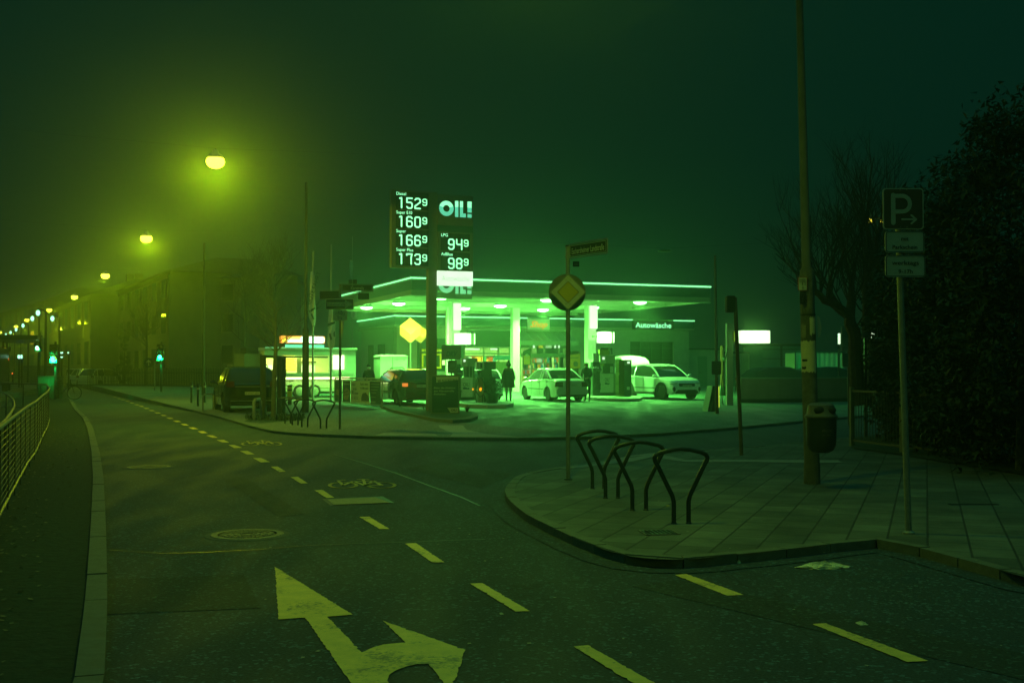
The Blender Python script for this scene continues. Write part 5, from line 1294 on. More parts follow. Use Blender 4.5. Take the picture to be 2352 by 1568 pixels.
# shop interior
M_shelf = mat("shop_shelf", (.55, .58, .48), .6); 
mb = MB(); mb.bb(gl0, rx0, 5.0, 5.1, 0, zf - .3); mb.bb(gl0, rx0, .4, 5.0, zf - .42, zf - .34); mb.bb(gl0, rx0, .4, 5.0, -.02, .02); mb.build("interior_shell", mat("shop_inside", (.55, .6, .45), .7, noise=.15, nscale=2), t)
mb = MB()
for k in range(5):
    x = sx0 + .6 + k * 1.7; mb.bb(x, x + 1.1, 2.2, 2.45, zf - .5, zf - .43)
mb.build("ceiling_tubes", glow("shop_tube", (.35, 1, .5), 5.0), t)
rr = random.Random(21)
goods = [mat("goods_%s" % n_, c_, .5, em=c_, es=.55) for n_, c_ in (("yellow", (.75, .6, .05)), ("orange", (.7, .28, .04)), ("pale", (.6, .8, .5)), ("green", (.03, .35, .12)), ("teal", (.03, .3, .28)), ("dark", (.02, .06, .03)), ("red", (.45, .06, .02)))]  # goods glow in their own colour, shop light put into the material
def shelf(x0, x1, y, z0, z1, rows, per, seed):
    rr = random.Random(seed); mb = MB(); mb.bb(x0, x1, y + .3, y + .34, z0, z1)
    for r_ in range(rows + 1): z = z0 + (z1 - z0) * r_ / rows; mb.bb(x0, x1, y, y + .3, z - .015, z + .015)
    mb.bb(x0 - .03, x0, y, y + .34, z0, z1); mb.bb(x1, x1 + .03, y, y + .34, z0, z1)
    s = mb.build("shelf", M_shelf, t); mb = MB(); rh = (z1 - z0) / rows
    for r_ in range(rows):
        x = x0 + .02
        while x < x1 - .06:
            w_ = rr.uniform(.05, .16); h_ = rh * rr.uniform(.45, .85); mb.mat(rr.randrange(len(goods))).bb(x, min(x + w_, x1), y + .02, y + .22, z0 + r_ * rh + .017, z0 + r_ * rh + h_); x += w_ + rr.uniform(.005, .05)
    mb.build("goods", goods, s)
shelf(sh(1222, 850)[0], sh(1284, 850)[0], 1.6, .15, 2.1, 5, 10, 1)
shelf(sh(1287, 850)[0], sh(1299, 850)[0], 1.0, .15, 2.1, 5, 10, 2)
shelf(sh(1098, 850)[0], sh(1176, 850)[0], 2.8, .9, 2.2, 3, 10, 3)
shelf(sh(1022, 850)[0], sh(1090, 850)[0], 2.0, .8, 2.4, 4, 10, 4)
shelf(sh(1195, 850)[0], sh(1218, 850)[0], 2.2, .15, 2.0, 4, 10, 6)
# glazing bars and counters seen through
mb = MB()
for x in (1112, 1146, 1172, 1195, 1222, 1252, 1286, 1299): xx_ = sh(x, 800)[0]; mb.bb(xx_ - .045, xx_ + .045, .05, .15, 0, sz1)
z = sh(1150, 812)[1]; mb.bb(sx0, dx0, .05, .15, z - .05, z + .05); z = sh(1250, 816)[1]; mb.bb(dx0, dx1, .04, .16, z - .12, z + .12); mb.build("glazing_bars", mat("alu_frame", (.35, .42, .3), .4, .4), t)
mb = MB(); x0, z1 = sh(1118, 827); x1, z0 = sh(1172, 868); mb.bb(x0, x1, .0 - .02, .04, .1, z1 - .1); mb.build("lower_panel", mat("panel_brown", (.26, .28, .12), .7, noise=.1), t)
mb = MB(); x0, z1 = sh(1133.5, 816); x1, z0 = sh(1170, 826.5); mb.bb(x0, x1, -.35, -.1, z0, z1); mb.build("cigarette_sign", mat("sign_teal_lit", (.05, .3, .18), .5, em=(.05, .5, .2), es=.25), t)
# window posters above the door
rr = random.Random(4)
for (xa, xb, mt) in ((1224, 1228, 5), (1237, 1247, 0), (1253, 1267, 2), (1273.5, 1277, 5), (1282, 1285.5, 5)):
    x0, z1 = sh(xa, 791.5); x1, z0 = sh(xb, 799); mb = MB(); mb.bb(x0, x1, -.01, .02, z0, z1)
    mb.build("window_poster", goods[mt] if mt != 5 else M_lit, t)
for (xa, xb, ya, yb) in ((1058, 1070, 790, 806), (1075, 1108, 799.5, 803), (1133, 1152, 799.5, 803)):
    x0, z1 = sh(xa, ya); x1, z0 = sh(xb, yb); mb = MB(); mb.bb(x0, x1, .5, .54, z0, z1); mb.build("lit_sign_strip", M_lit, t)
# beer poster column and flowers beside door
x0, z1 = sh(1200.5, 802); x1, z0 = sh(1217.5, 838); mb = MB(); mb.slab([(x0 - .02, z0), (x1, z0), (x1, z1 + .1), (x0 - .02, z1 - .12)], -.10, -.06); pb = mb.build("poster", mat("poster_black_green", (.01, .06, .035), .4), t)
mb = MB(); mb.slab([(x0 + .05, z0 + .04), (x1 - .06, z0 + .04), (x1 - .04, z0 + .62), (x0 + .02, z0 + .62)], -.105, -.101); mb.build("poster_print", mat("poster_amber2", (.5, .45, .06), .6, em=(.6, .6, .05), es=.15), pb); mb = MB(); mb.slab(circ((x0 + x1) / 2, z1 - .42, .13), -.105, -.101); mb.build("poster_print", M_signwhite, pb)
text("JTN", .12, MATS["sign_white"], "lettering", pb, (x0 + x1) / 2, z1 - .72, -.106)
arealight("shop_light", t, ((gl0 + rx0) / 2, 2.2, zf - .55), 800, (.45, 1, .18), (rx0 - gl0) * .85, 'RECTANGLE', 1.8)
# lotto window: yellow framed
M_yel = mat("lotto_yellow", (.75, .62, .02), .5, em=(.85, .8, 0), es=.33, noise=.05); 
x0, z1 = sh(958.5, 780); x1, z0 = sh(1068, 851); mb = MB(); mb.bb(gl0, sx0, .2, .24, sh(1000, 852)[1], sh(1000, 777)[1]); mb.build("window_glass", mat("lotto_glass", (.03, .10, .06), .12), t)
x0, z1 = sh(969.5, 801.5); x1, z0 = sh(1018, 807.2); mb = MB(); mb.bb(x0, x1, .02, .06, z0, z1); lo = mb.build("lotto_band", M_yel, t); text("LOTTO", .2, M_matte_black, "lettering", lo, x0 + .15, z0 + .02, .018, 'LEFT', width=.6, bold=.02)
text("HESSEN", .13, M_matte_black, "lettering", lo, x1 - .9, z0 + .03, .018, 'LEFT', width=.6)
x0, z1 = sh(969.5, 812); x1, z0 = sh(1014, 846); g = .10
mb = MB(); mb.bb(x0, x1, .02, .06, z0, z0 + g); mb.bb(x0, x1, .02, .06, z1 - g, z1); mb.bb(x0, x0 + g, .02, .06, z0 + g, z1 - g); mb.bb(x1 - g, x1, .02, .06, z0 + g, z1 - g); mb.build("lotto_frame", M_yel, t)
x0, z1 = sh(1016, 827); x1, z0 = sh(1028, 838); mb = MB(); mb.bb(x0, x1, .02, .05, z0, z1); mb.build("lit_poster", glow("lit_poster2", (.7, 1, .35), 1.6), t)
x0, z1 = sh(1018, 838.5); x1, z0 = sh(1027, 846); mb = MB(); mb.slab(rrect(x0, x1, z0, z1, .1), -.02, .01); mb.build("round_sign", M_signblue, t)
mb = MB(); x0, z1 = sh(969, 786); x1, z0 = sh(984, 788); mb.bb(x0, x1, 1.2, 1.25, z0, z1); mb.build("inside_tube", M_lit, t)
# side wall windows (left flank)
for (fa, fb) in ((.30, .50), (.62, .78)):
    y0, y1 = LS * fa, LS * fb; mb = MB(); mb.bb(-.13, -.101, y0, y1, .3, 2.9); wn = mb.build("window", mat("frame_dark", (.05, .09, .05), .5), t); mb = MB(); mb.bb(-.145, -.131, y0 + .08, y1 - .08, .4, 2.8); mb.build("pane", M_glass, wn)
mb = MB(); mb.bb(-.16, -.10, .5, .6, 0, zf - .02); mb.build("downpipe", M_galv, t)

# annex right of the wash bay
g1 = gB
p = (B0.x + BW * UX, B0.y + BW * UY)
t = thing("annex_building", "low flat annex with a plain door right of the car wash", "building", (p[0], p[1], gB), UA)
o0 = p
def an(x, y): s, z = plane_px(o0, UA, x, y); return s, z - gB
w1 = an(1662, 803)[0]; h1 = an(1620, 803)[1]; w2 = an(1742, 808)[0]; h2 = an(1700, 811)[1]
M_annex = mat("annex_wall", (.40, .46, .40), .8, noise=.12, nscale=1.5, bump=.1)
mb = MB(); mb.bb(.02, w1, .5, 6, 0, h1); mb.bb(w1, w2, .9, 6, 0, h2); mb.build("wall", M_annex, t)
mb = MB(); mb.bb(.02, w1 + .1, .4, 6, h1, h1 + .1); mb.bb(w1 + .1, w2 + .15, .8, 6, h2, h2 + .12); mb.build("roof", mat("annex_roof", (.04, .05, .04), .8), t)
for (xa, xb, yt, yy) in ((1611, 1632, 817.5, .5), (1690, 1707, 817, .9)):
    x0, z1 = an(xa, yt); x1, _ = an(xb, yt); mb = MB(); mb.bb(x0, x1, yy - .05, yy - .003, 0.02, z1); d = mb.build("door", mat("annex_door", (.13, .26, .22), .6, noise=.1), t); mb = MB(); mb.bb(x0 + .06, x0 + .20, yy - .10, yy - .055, 1.0, 1.06); mb.build("handle", M_darksteel, d)
mb = MB(); x0, z1 = an(1700, 815); mb.bb(w2 - .25, w2 - .1, .80, .899, 0, h2); mb.build("pilaster", mat("annex_pilaster", (.5, .55, .45), .7), t)
tuft(1589, 818, .6, 40, 6, "dark leaf tips standing in for foliage shadow on the annex wall", "shrub", dz=2.35, cat="shrub", spread=.5)  # leaf tuft put in for foliage shadow on the annex wall
# yellow illuminated cubes at the corner
def cube_sign(x, y, D, s, label, pole=True, rz=.6):
    p = at(x, y, D); g = H(p.x, p.y)
    t = thing("cube_sign", label, "cube sign", (p.x, p.y, g), rz, "yellow lit cube signs"); h = p.z - g
    mb = MB(); a = s / 2; M = Matrix.Rotation(R(54.7), 3, 'X') @ Matrix.Rotation(R(45), 3, 'Z')
    vs = [M @ Vector((i * a, j * a, k * a)) + Vector((0, 0, h)) for i in (-1, 1) for j in (-1, 1) for k in (-1, 1)]
    mb.add(vs, [(0, 1, 3, 2), (4, 6, 7, 5), (0, 4, 5, 1), (2, 3, 7, 6), (0, 2, 6, 4), (1, 5, 7, 3)]); mb.build("lit_cube", glow("cube_yellow" if pole else "cube_yellow_dim", (1.0, 1.0, .06), 1.6 if pole else .75), t)
    if pole: mb = MB(); mb.tube([(0, 0, 0), (0, 0, h - s * .8)], .06, 8); mb.build("pole", M_galv, t, True)
    else: mb = MB(); mb.tube([(0, 0, 0), (0, 0, h - s * .8)], .05, 8); mb.build("pole", M_darksteel, t, True)
    arealight("cube_light", t, (0, -.9, h), 22, (.9, 1, .02), .8, rot=(R(60), 0, 0))
cube_sign(942.5, 758.5, 66.5, .86, "front yellow lit cube sign on a slim pole at the shop corner", True, 0.1)
cube_sign(966, 768, 68.5, .62, "smaller yellow lit cube half behind the front cube", False, .4)
# white cabinet container
a = onf(873.5, 903); m = a.y / FPX
t = thing("storage_cabinet", "pale storage cabinet with pitched lid beside the shop wall", "cabinet", a, UA); w_ = (938 - 873.5) * m; h_ = (903 - 819) * m
mb = MB(); mb.bb(0, w_, 0, 1.4, .05, h_); mb.build("body", mat("cabinet_body", (.5, .52, .42), .5, noise=.1), t)
mb = MB(); mb.add([(-.05, -.05, h_), (w_ + .05, -.05, h_), (w_ + .05, 1.45, h_), (-.05, 1.45, h_), (.12, .15, h_ + .12), (w_ - .12, .15, h_ + .12), (w_ - .12, 1.25, h_ + .12), (.12, 1.25, h_ + .12)], [(3, 2, 1, 0), (4, 5, 6, 7), (0, 1, 5, 4), (1, 2, 6, 5), (2, 3, 7, 6), (3, 0, 4, 7)]); mb.build("lid", MATS["cabinet_body"], t)
mb = MB(); mb.bb(w_ * .44, w_ * .46, -.006, 0, .1, h_ - .02); mb.bb(w_ * .53, w_ * .97, -.008, 0, h_ - .12, h_ - .10); mb.bb(w_ * .6, w_ * .8, -.008, 0, h_ * .5, h_ * .52); mb.bb(w_ * .6, w_ * .63, -.02, 0, h_ - .19, h_ - .16); mb.bb(w_ * .86, w_ * .89, -.02, 0, h_ - .19, h_ - .16); mb.build("door_seams", M_matte_black, t)
c = onf(885, 917)
t = thing("bollard", "red and white bollard behind the dark estate car", "bollard", c, 0); mb = MB(); hb = (917 - 856) / FPX * c.y
for a_, b_, mi in ((0, .3, 0), (.3, .55, 1), (.55, .75, 0), (.75, 1, 1)): mb.mat(mi).lathe((0, 0, 0), [(.10, hb * a_), (.10, hb * b_)] if b_ < 1 else [(.1, hb * a_), (.1, hb), (0, hb + .01)], 14)
mb.build("striped_post", [M_white, M_red], t, True)

# ================================================================== PUMP ISLANDS
def island(px, name, label):
    P = [onf(x, y) for x, y in px]; mb = MB(); mb.prism([(p.x, p.y) for p in P], lambda p: H(*p[:2]) - .01, lambda p: H(*p[:2]) + .14); o = mb.build(name, mat("island_kerb", (.36, .37, .30), .75, noise=.25, nscale=4, bump=.3)); return struct(o)
def isl_pts(xl, yl, xr, yr, dep=1.0):
    a = onf(xl, yl); b = onf(xr, yr); return a, b
island([(1055, 934), (1075, 936.5), (1120, 938), (1162, 937.5), (1178, 934.5), (1180, 931), (1170, 927), (1052, 923), (1030, 926)], "pump_island", "")
island([(1338, 917.5), (1365, 920), (1400, 922), (1440, 922.5), (1468, 921.5), (1476, 918), (1468, 914.5), (1440, 912), (1338, 909), (1325, 912)], "pump_island", "")
M_pdk = mat("pump_dark", (.03, .06, .04), .4, .2, noise=.2); M_pmid = mat("pump_grey", (.22, .25, .18), .45, .2, noise=.1)
def pump(xc, yb, grp, label, hoses=True, pxs=None):
    """cabinet box with OIL! front, screen head on posts, hose column at its left"""
    c = onf(xc, yb); c.z += .14; m = c.y / FPX
    t = thing("fuel_pump", label, "fuel pump", c, UA * .55, "fuel pumps under the canopy"); X = lambda x: (x - xc) * m; Z = lambda y: EYE - c.z + (845 - y) * m
    return t, X, Z
def body(t, X, Z, x0, x1, y0, y1, nm, mt, ya=0, yb=.5): mb = MB(); mb.bb(X(x0), X(x1), ya, yb, Z(y1), Z(y0)); return mb.build(nm, mt, t)
# pump A (left)
t, X, Z = pump(1077, 926, "", "left fuel pump with white OIL! cabinet and nozzle column")
body(t, X, Z, 1056, 1096, 911, 926, "plinth", M_pdk, .02)
o = body(t, X, Z, 1059, 1085.5, 867, 911.5, "cabinet", MATS["column_white"], -.01, .5); body(t, X, Z, 1085.6, 1097, 866.5, 911, "cabinet_side", M_pmid, 0, .5)
text("OIL!", .17, M_let, "lettering", o, X(1071), Z(887), -.014, width=X(1078) - X(1063), bold=.01)
def wave(o, X, Z, x0, x1, y0, y1):
    mb = MB(); n = 10; top = [(X(x0 + (x1 - x0) * k / n), Z(y0) + .02 * math.sin(k / n * 6.28)) for k in range(n + 1)]; mb.slab([(X(x0), Z(y1)), (X(x1), Z(y1))] + top[::-1], -.018, -.0145); mb.build("wave_mark", M_teal, o)
wave(o, X, Z, 1063.5, 1078, 889.5, 893.5)
h = body(t, X, Z, 1061, 1073.5, 822, 841, "screen_unit", mat("screen_housing", (.45, .48, .36), .4), .02, .4); body(t, X, Z, 1073.6, 1097, 822.5, 841.5, "head", M_pmid, .04, .42)
mb = MB(); mb.bb(X(1064.5), X(1069), .0, .018, Z(830.5), Z(826)); mb.build("screen", M_lit, h)
body(t, X, Z, 1067, 1092, 841.6, 866.4, "mid_section", M_pdk, .1, .4)
mb = MB()
for x in (1070, 1078, 1086): mb.bb(X(x), X(x) + .03, .07, .1, Z(866), Z(842))
mb.build("mullions", M_galv, t)
def nozzles(t, X, Z, x0, x1, n, yt, ym, yb):
    col = body(t, X, Z, x0 - 1, x1 + 1, ym - 2, yb, "nozzle_boot", M_pdk, .05, .45)
    for k in range(n):
        x = x0 + (x1 - x0) * (k + .5) / n
        mb = MB(); mb.tube([(X(x), .1, Z(ym)), (X(x), .1, Z(yt))], .045, 6); mb.build("hose_guide", MATS["column_white"], t, True)
        mb = MB(); mb.tube([(X(x), .0, Z(ym + 10)), (X(x) - .02, -.05, Z(ym + 13)), (X(x) + .08, -.12, Z(ym + 17)), (X(x) + .04, -.05, Z(ym + 20))], [.05, .07, .05, .03], 6); mb.build("nozzle", M_black, t, True)
        mb = MB(); mb.tube([(X(x), -.02, Z(ym + 18)), (X(x) - .05, -.1, Z((ym + yb) / 2 + 8)), (X(x) + .02, -.12, Z(yb - 8)), (X(x) + .06, -.02, Z(yb - 22))], .025, 5); mb.build("hose", M_black, t, True)
nozzles(t, X, Z, 1046, 1057, 4, 818, 838, 918)
# dark free standing pump with coiled hoses
t, X, Z = pump(1118, 931, "", "dark fuel pump with coiled hoses and red panel beside the plant")
body(t, X, Z, 1098, 1139, 923, 931, "plinth", M_pdk, .02)
body(t, X, Z, 1111, 1139, 865, 924, "cabinet", M_pdk, 0, .5); rp = body(t, X, Z, 1098, 1110.9, 867, 924, "side_panel", mat("pump_panel_pale", (.30, .32, .2), .5), .0, .5)
mb = MB(); mb.bb(X(1098), X(1110), -.01, -.002, Z(891), Z(868)); mb.build("red_field", mat("panel_red", (.22, .07, .02), .5), rp)
mb = MB(); mb.sphere((X(1103.5), -.012, Z(893.5)), (.05, .02, .07), 8, 6); mb.sphere((X(1085.5), -.012, Z(893.5)), (.03, .02, .05), 8, 6); mb.build("amber_reflection", glow("amber_glint", (1, .30, .0), 2.2), t)  # orange reflections on the pump, put in as glowing spots
body(t, X, Z, 1104, 1131, 849, 865, "mid_section", M_pdk, .12, .4)
h = body(t, X, Z, 1095.5, 1112, 831, 848.6, "screen_unit", mat("screen_housing2", (.28, .32, .22), .4), 0, .45); body(t, X, Z, 1112.1, 1139, 830, 849, "head", M_pdk, .0, .45)
mb = MB(); mb.bb(X(1103), X(1107.5), -.012, -.002, Z(845), Z(834)); mb.build("keypad", M_matte_black, h)
mb = MB(); mb.tube([(X(1100), -.06, Z(858)), (X(1092), -.15, Z(874)), (X(1090), -.2, Z(897)), (X(1100), -.18, Z(911)), (X(1110), -.15, Z(905)), (X(1113), -.12, Z(885)), (X(1104), -.08, Z(866))], .026, 6)
mb.tube([(X(1100), -.05, Z(856)), (X(1095), -.12, Z(880)), (X(1088), -.16, Z(905)), (X(1093), -.16, Z(924)), (X(1106), -.14, Z(927)), (X(1108), -.1, Z(905))], .026, 6); mb.build("hose", M_black, t, True)
mb = MB(); mb.tube([(X(1097), -.03, Z(851)), (X(1100), -.08, Z(858)), (X(1103), -.03, Z(868))], [.05, .08, .05], 6); mb.build("nozzle", M_black, t, True)
# plant in a pot
c = onf(1130, 933); c.z += .12
t = thing("potted_plant", "bushy dark plant in a round pot on the left pump island", "plant", c, 0)
mb = MB(); mb.lathe((0, 0, 0), [(.22, 0), (.30, .35), (.32, .42), (.28, .42), (.26, .36), (0, .36)], 16); mb.build("pot", M_pdk, t, True)
rr = random.Random(8); mb = MB()
for k in range(700):
    a = rr.random() * 6.28; e_ = rr.uniform(-.2, 1.5); r_ = .42 * rr.random() ** .4; p = Vector((math.cos(a) * math.cos(e_) * r_, math.sin(a) * math.cos(e_) * r_, .52 + math.sin(e_) * r_)); d = Vector((rr.uniform(-1, 1), rr.uniform(-1, 1), rr.uniform(-.3, 1))).normalized() * .10; s_ = d.cross(Vector((0, 0, 1))).normalized() * .02
    mb.add([p, p + d * .5 + s_, p + d, p + d * .5 - s_], [(0, 1, 2, 3)])
mb.build("foliage", M_leaf, t)
# pump B (right)
t, X, Z = pump(1400, 915, "", "right fuel pump with white OIL! cabinet beside the open car")
body(t, X, Z, 1361, 1421.5, 901, 915, "plinth", M_pdk, .02)
o = body(t, X, Z, 1378, 1409.5, 858, 901, "cabinet", MATS["column_white"], -.01, .5); body(t, X, Z, 1409.6, 1421.5, 857.5, 901, "cabinet_side", M_pmid, 0, .5)
text("OIL!", .19, M_let, "lettering", o, X(1394), Z(876), -.014, width=X(1399.5) - X(1388.5), bold=.01); wave(o, X, Z, 1388.7, 1399.5, 879, 882.5)
h = body(t, X, Z, 1379, 1392, 815.5, 834, "screen_unit", MATS["screen_housing"], .02, .4); body(t, X, Z, 1392.1, 1414, 816, 834.5, "head", M_pmid, .04, .42)
mb = MB(); mb.bb(X(1383.5), X(1388.5), .0, .018, Z(825.5), Z(820)); mb.build("screen", M_lit, h)
body(t, X, Z, 1378, 1400, 803, 815.4, "sign_box", mat("amber_box", (.32, .30, .05), .5), .05, .35)
body(t, X, Z, 1379, 1388, 835, 840, "sticker", mat("sticker_yellow", (.5, .55, .1), .5), .03, .3)
body(t, X, Z, 1386, 1412, 834.6, 857.4, "mid_section", M_pdk, .14, .4); body(t, X, Z, 1403, 1410, 841, 856, "leaflet", MATS["beam_white"], .09, .12)
nozzles(t, X, Z, 1361.5, 1377, 4, 811, 833, 902)
c = onf(1436, 917); c.z += .13; m = c.y / FPX; X = lambda x: (x - 1436) * m; Z = lambda y: EYE - c.z + (845 - y) * m
t = thing("payment_terminal", "tall dark metal payment terminal with a small lit screen", "terminal", c, UA * .5)
body(t, X, Z, 1421, 1434, 826, 912.5, "side_panel", mat("brushed_brown", (.20, .22, .08), .25, .8, noise=.3, nscale=2), 0, .5); body(t, X, Z, 1434.1, 1451, 826, 838.5, "head", M_pmid, -.04, .5); body(t, X, Z, 1434.1, 1451, 838.6, 912.5, "column", M_pdk, .0, .5)
mb = MB(); mb.bb(X(1440.5), X(1446.5), -.055, -.042, Z(834.5), Z(830)); mb.build("screen", M_lit, t); mb = MB(); mb.bb(X(1440), X(1447), -.012, -.002, Z(895), Z(888)); mb.bb(X(1447), X(1451), -.012, -.002, Z(912), Z(909)); mb.build("labels", MATS["beam_white"], t)
# island number boxes: white lit boxes carried by the columns
M_box = glow("number_box", (.80, 1.0, .68), 1.5)
def num_box(xa, xb, ya, yb, xs, D, label, post=None):
    p = at((xa + xb) / 2, (ya + yb) / 2, D); m = D / FPX
    t = thing("lit_sign_box", label, "lit sign", p, UA * .4, "white lit box signs on the forecourt"); w_ = (xb - xa) * m; h_ = (yb - ya) * m
    mb = MB(); n = 8; P = [(-w_ / 2 + w_ * k / n, -h_ / 2 - .0) for k in range(n + 1)] + [(w_ / 2 - w_ * k / n, h_ / 2 + .02 * math.sin(k / n * 3.14)) for k in range(n + 1)]
    mb.slab(P, -.12, .12); mb.build("lit_box", M_box, t)
    if xs: mb = MB(); mb.bb((xs[0] - (xa + xb) / 2) * m, (xs[1] - (xa + xb) / 2) * m, -.12, .12, -h_ / 2, h_ / 2); mb.build("edge_tube", M_box, t)
    return t, p, m, w_, h_
t, p, m, w_, h_ = num_box(1043.5, 1081.5, 765.5, 791, (1088.3, 1091), 57, "left white lit box on the bright front column")
mb = MB(); mb.bb(w_ / 2, w_ / 2 + .16, -.1, .1, -h_ / 2, h_ / 2); mb.build("side_case", M_pmid, t); mb = MB(); mb.bb(-.3, -.2, .12, .9, 0, .1); mb.build("bracket", M_pmid, t)
t, p, m, w_, h_ = num_box(1371, 1403.5, 762.5, 787.5, (1408, 1410.5), 59.5, "right white lit box beside the right column")
mb = MB(); mb.bb(w_ / 2, w_ / 2 + .12, -.1, .1, -h_ / 2, h_ / 2); mb.build("side_case", M_pmid, t); mb = MB(); mb.bb(-w_ / 2 - .25, -w_ / 2, -.05, .1, 0, .1); mb.build("bracket", M_pmid, t)
arealight("box_light", t, (0, -.2, 0), 30, FLUO, .8, rot=(R(90), 0, 0))
# big lit sign at the air station
c = onf(1677, 930.5); m = c.y / FPX
t = thing("air_station_sign", "large blank white lit box on a pale square post", "lit sign", c, 0); X = lambda x: (x - 1677) * m; Z = lambda y: EYE - c.z + (845 - y) * m
mb = MB(); mb.bb(X(1670), X(1684), 0, .3, 0, Z(743)); mb.build("post", mat("post_pale", (.36, .38, .28), .6, noise=.1), t)
mb = MB(); mb.slab(rrect(X(1697.5), X(1769), Z(788), Z(759), .03), -.05, .2); mb.build("lit_box", M_box, t); mb = MB(); mb.bb(X(1684), X(1697.4), .05, .15, Z(785), Z(762)); mb.build("bracket", M_pmid, t)
mb = MB(); mb.bb(X(1687), X(1689), -.03, .05, Z(783), Z(760)); mb.build("side_glow", glow("dim_yellow", (.5, 1, .0), .35), t)
arealight("sign_light", t, (X(1733), -.15, Z(773)), 22, (.3, 1, .15), 1.2, rot=(R(75), 0, 0)); arealight("sign_light_back", t, (X(1733), .3, Z(773)), 40, (.3, 1, .15), 1.2, rot=(R(-90), 0, 0))
mb = MB(); mb.tube([(X(1664), .2, 0.02), (X(1660), .1, .1), (X(1658), .1, .9), (X(1664), .1, 1.6), (X(1672), -.05, Z(800))], .018, 5); mb.tube([(X(1690), .2, .5), (X(1695), .1, 1.2), (X(1698), .0, 1.9), (X(1693), -.05, Z(828))], .018, 5); mb.build("hose", M_black, t, True)
c = onf(1659, 908); m = c.y / FPX
t = thing("hydrant_post", "short orange post with a valve head by the annex", "post", c, 0); mb = MB(); mb.tube([(0, 0, 0), (0, 0, 2.6)], .10, 8); mb.build("pole", mat("orange_brown", (.22, .10, .03), .7), t, True); mb = MB(); mb.lathe((0, 0, 0), [(.2, 0), (.25, .2), (.14, .5)], 10); mb.sphere((.12, -.1, 1.9), .14, 8, 6); mb.build("valve", M_pdk, t, True)
# lit A board
c = onf(1636, 944); m = c.y / FPX
t = thing("folding_board", "folding board seen edge on with a yellow lit face at the kerb", "board", c, R(20)); X = lambda x: (x - 1636) * m
hA = (944 - 886) * m
mb = MB(); mb.slab([(X(1617), 0), (X(1625), 0), (X(1634), hA), (X(1630), hA)], -.2, .2); mb.slab([(X(1627), 0), (X(1634), 0), (X(1637.5), hA), (X(1635), hA)], -.25, .2); mb.build("frame", M_pdk, t)
mb = MB(); mb.add([(X(1641), -.27, .15), (X(1645), -.27, .15), (X(1644.5), -.27, hA - .02), (X(1637.5), -.27, hA - .02), (X(1636.5), -.27, hA * .5)], [(0, 1, 2, 3, 4)]); mb.build("lit_face", glow("board_yellow", (.8, 1, .05), 1.1), t)
mb = MB(); mb.slab([(X(1638), 0.1), (X(1646), 0.0), (X(1645.5), hA), (X(1637.8), hA)], .0, .03); mb.build("back_face", M_pdk, t)
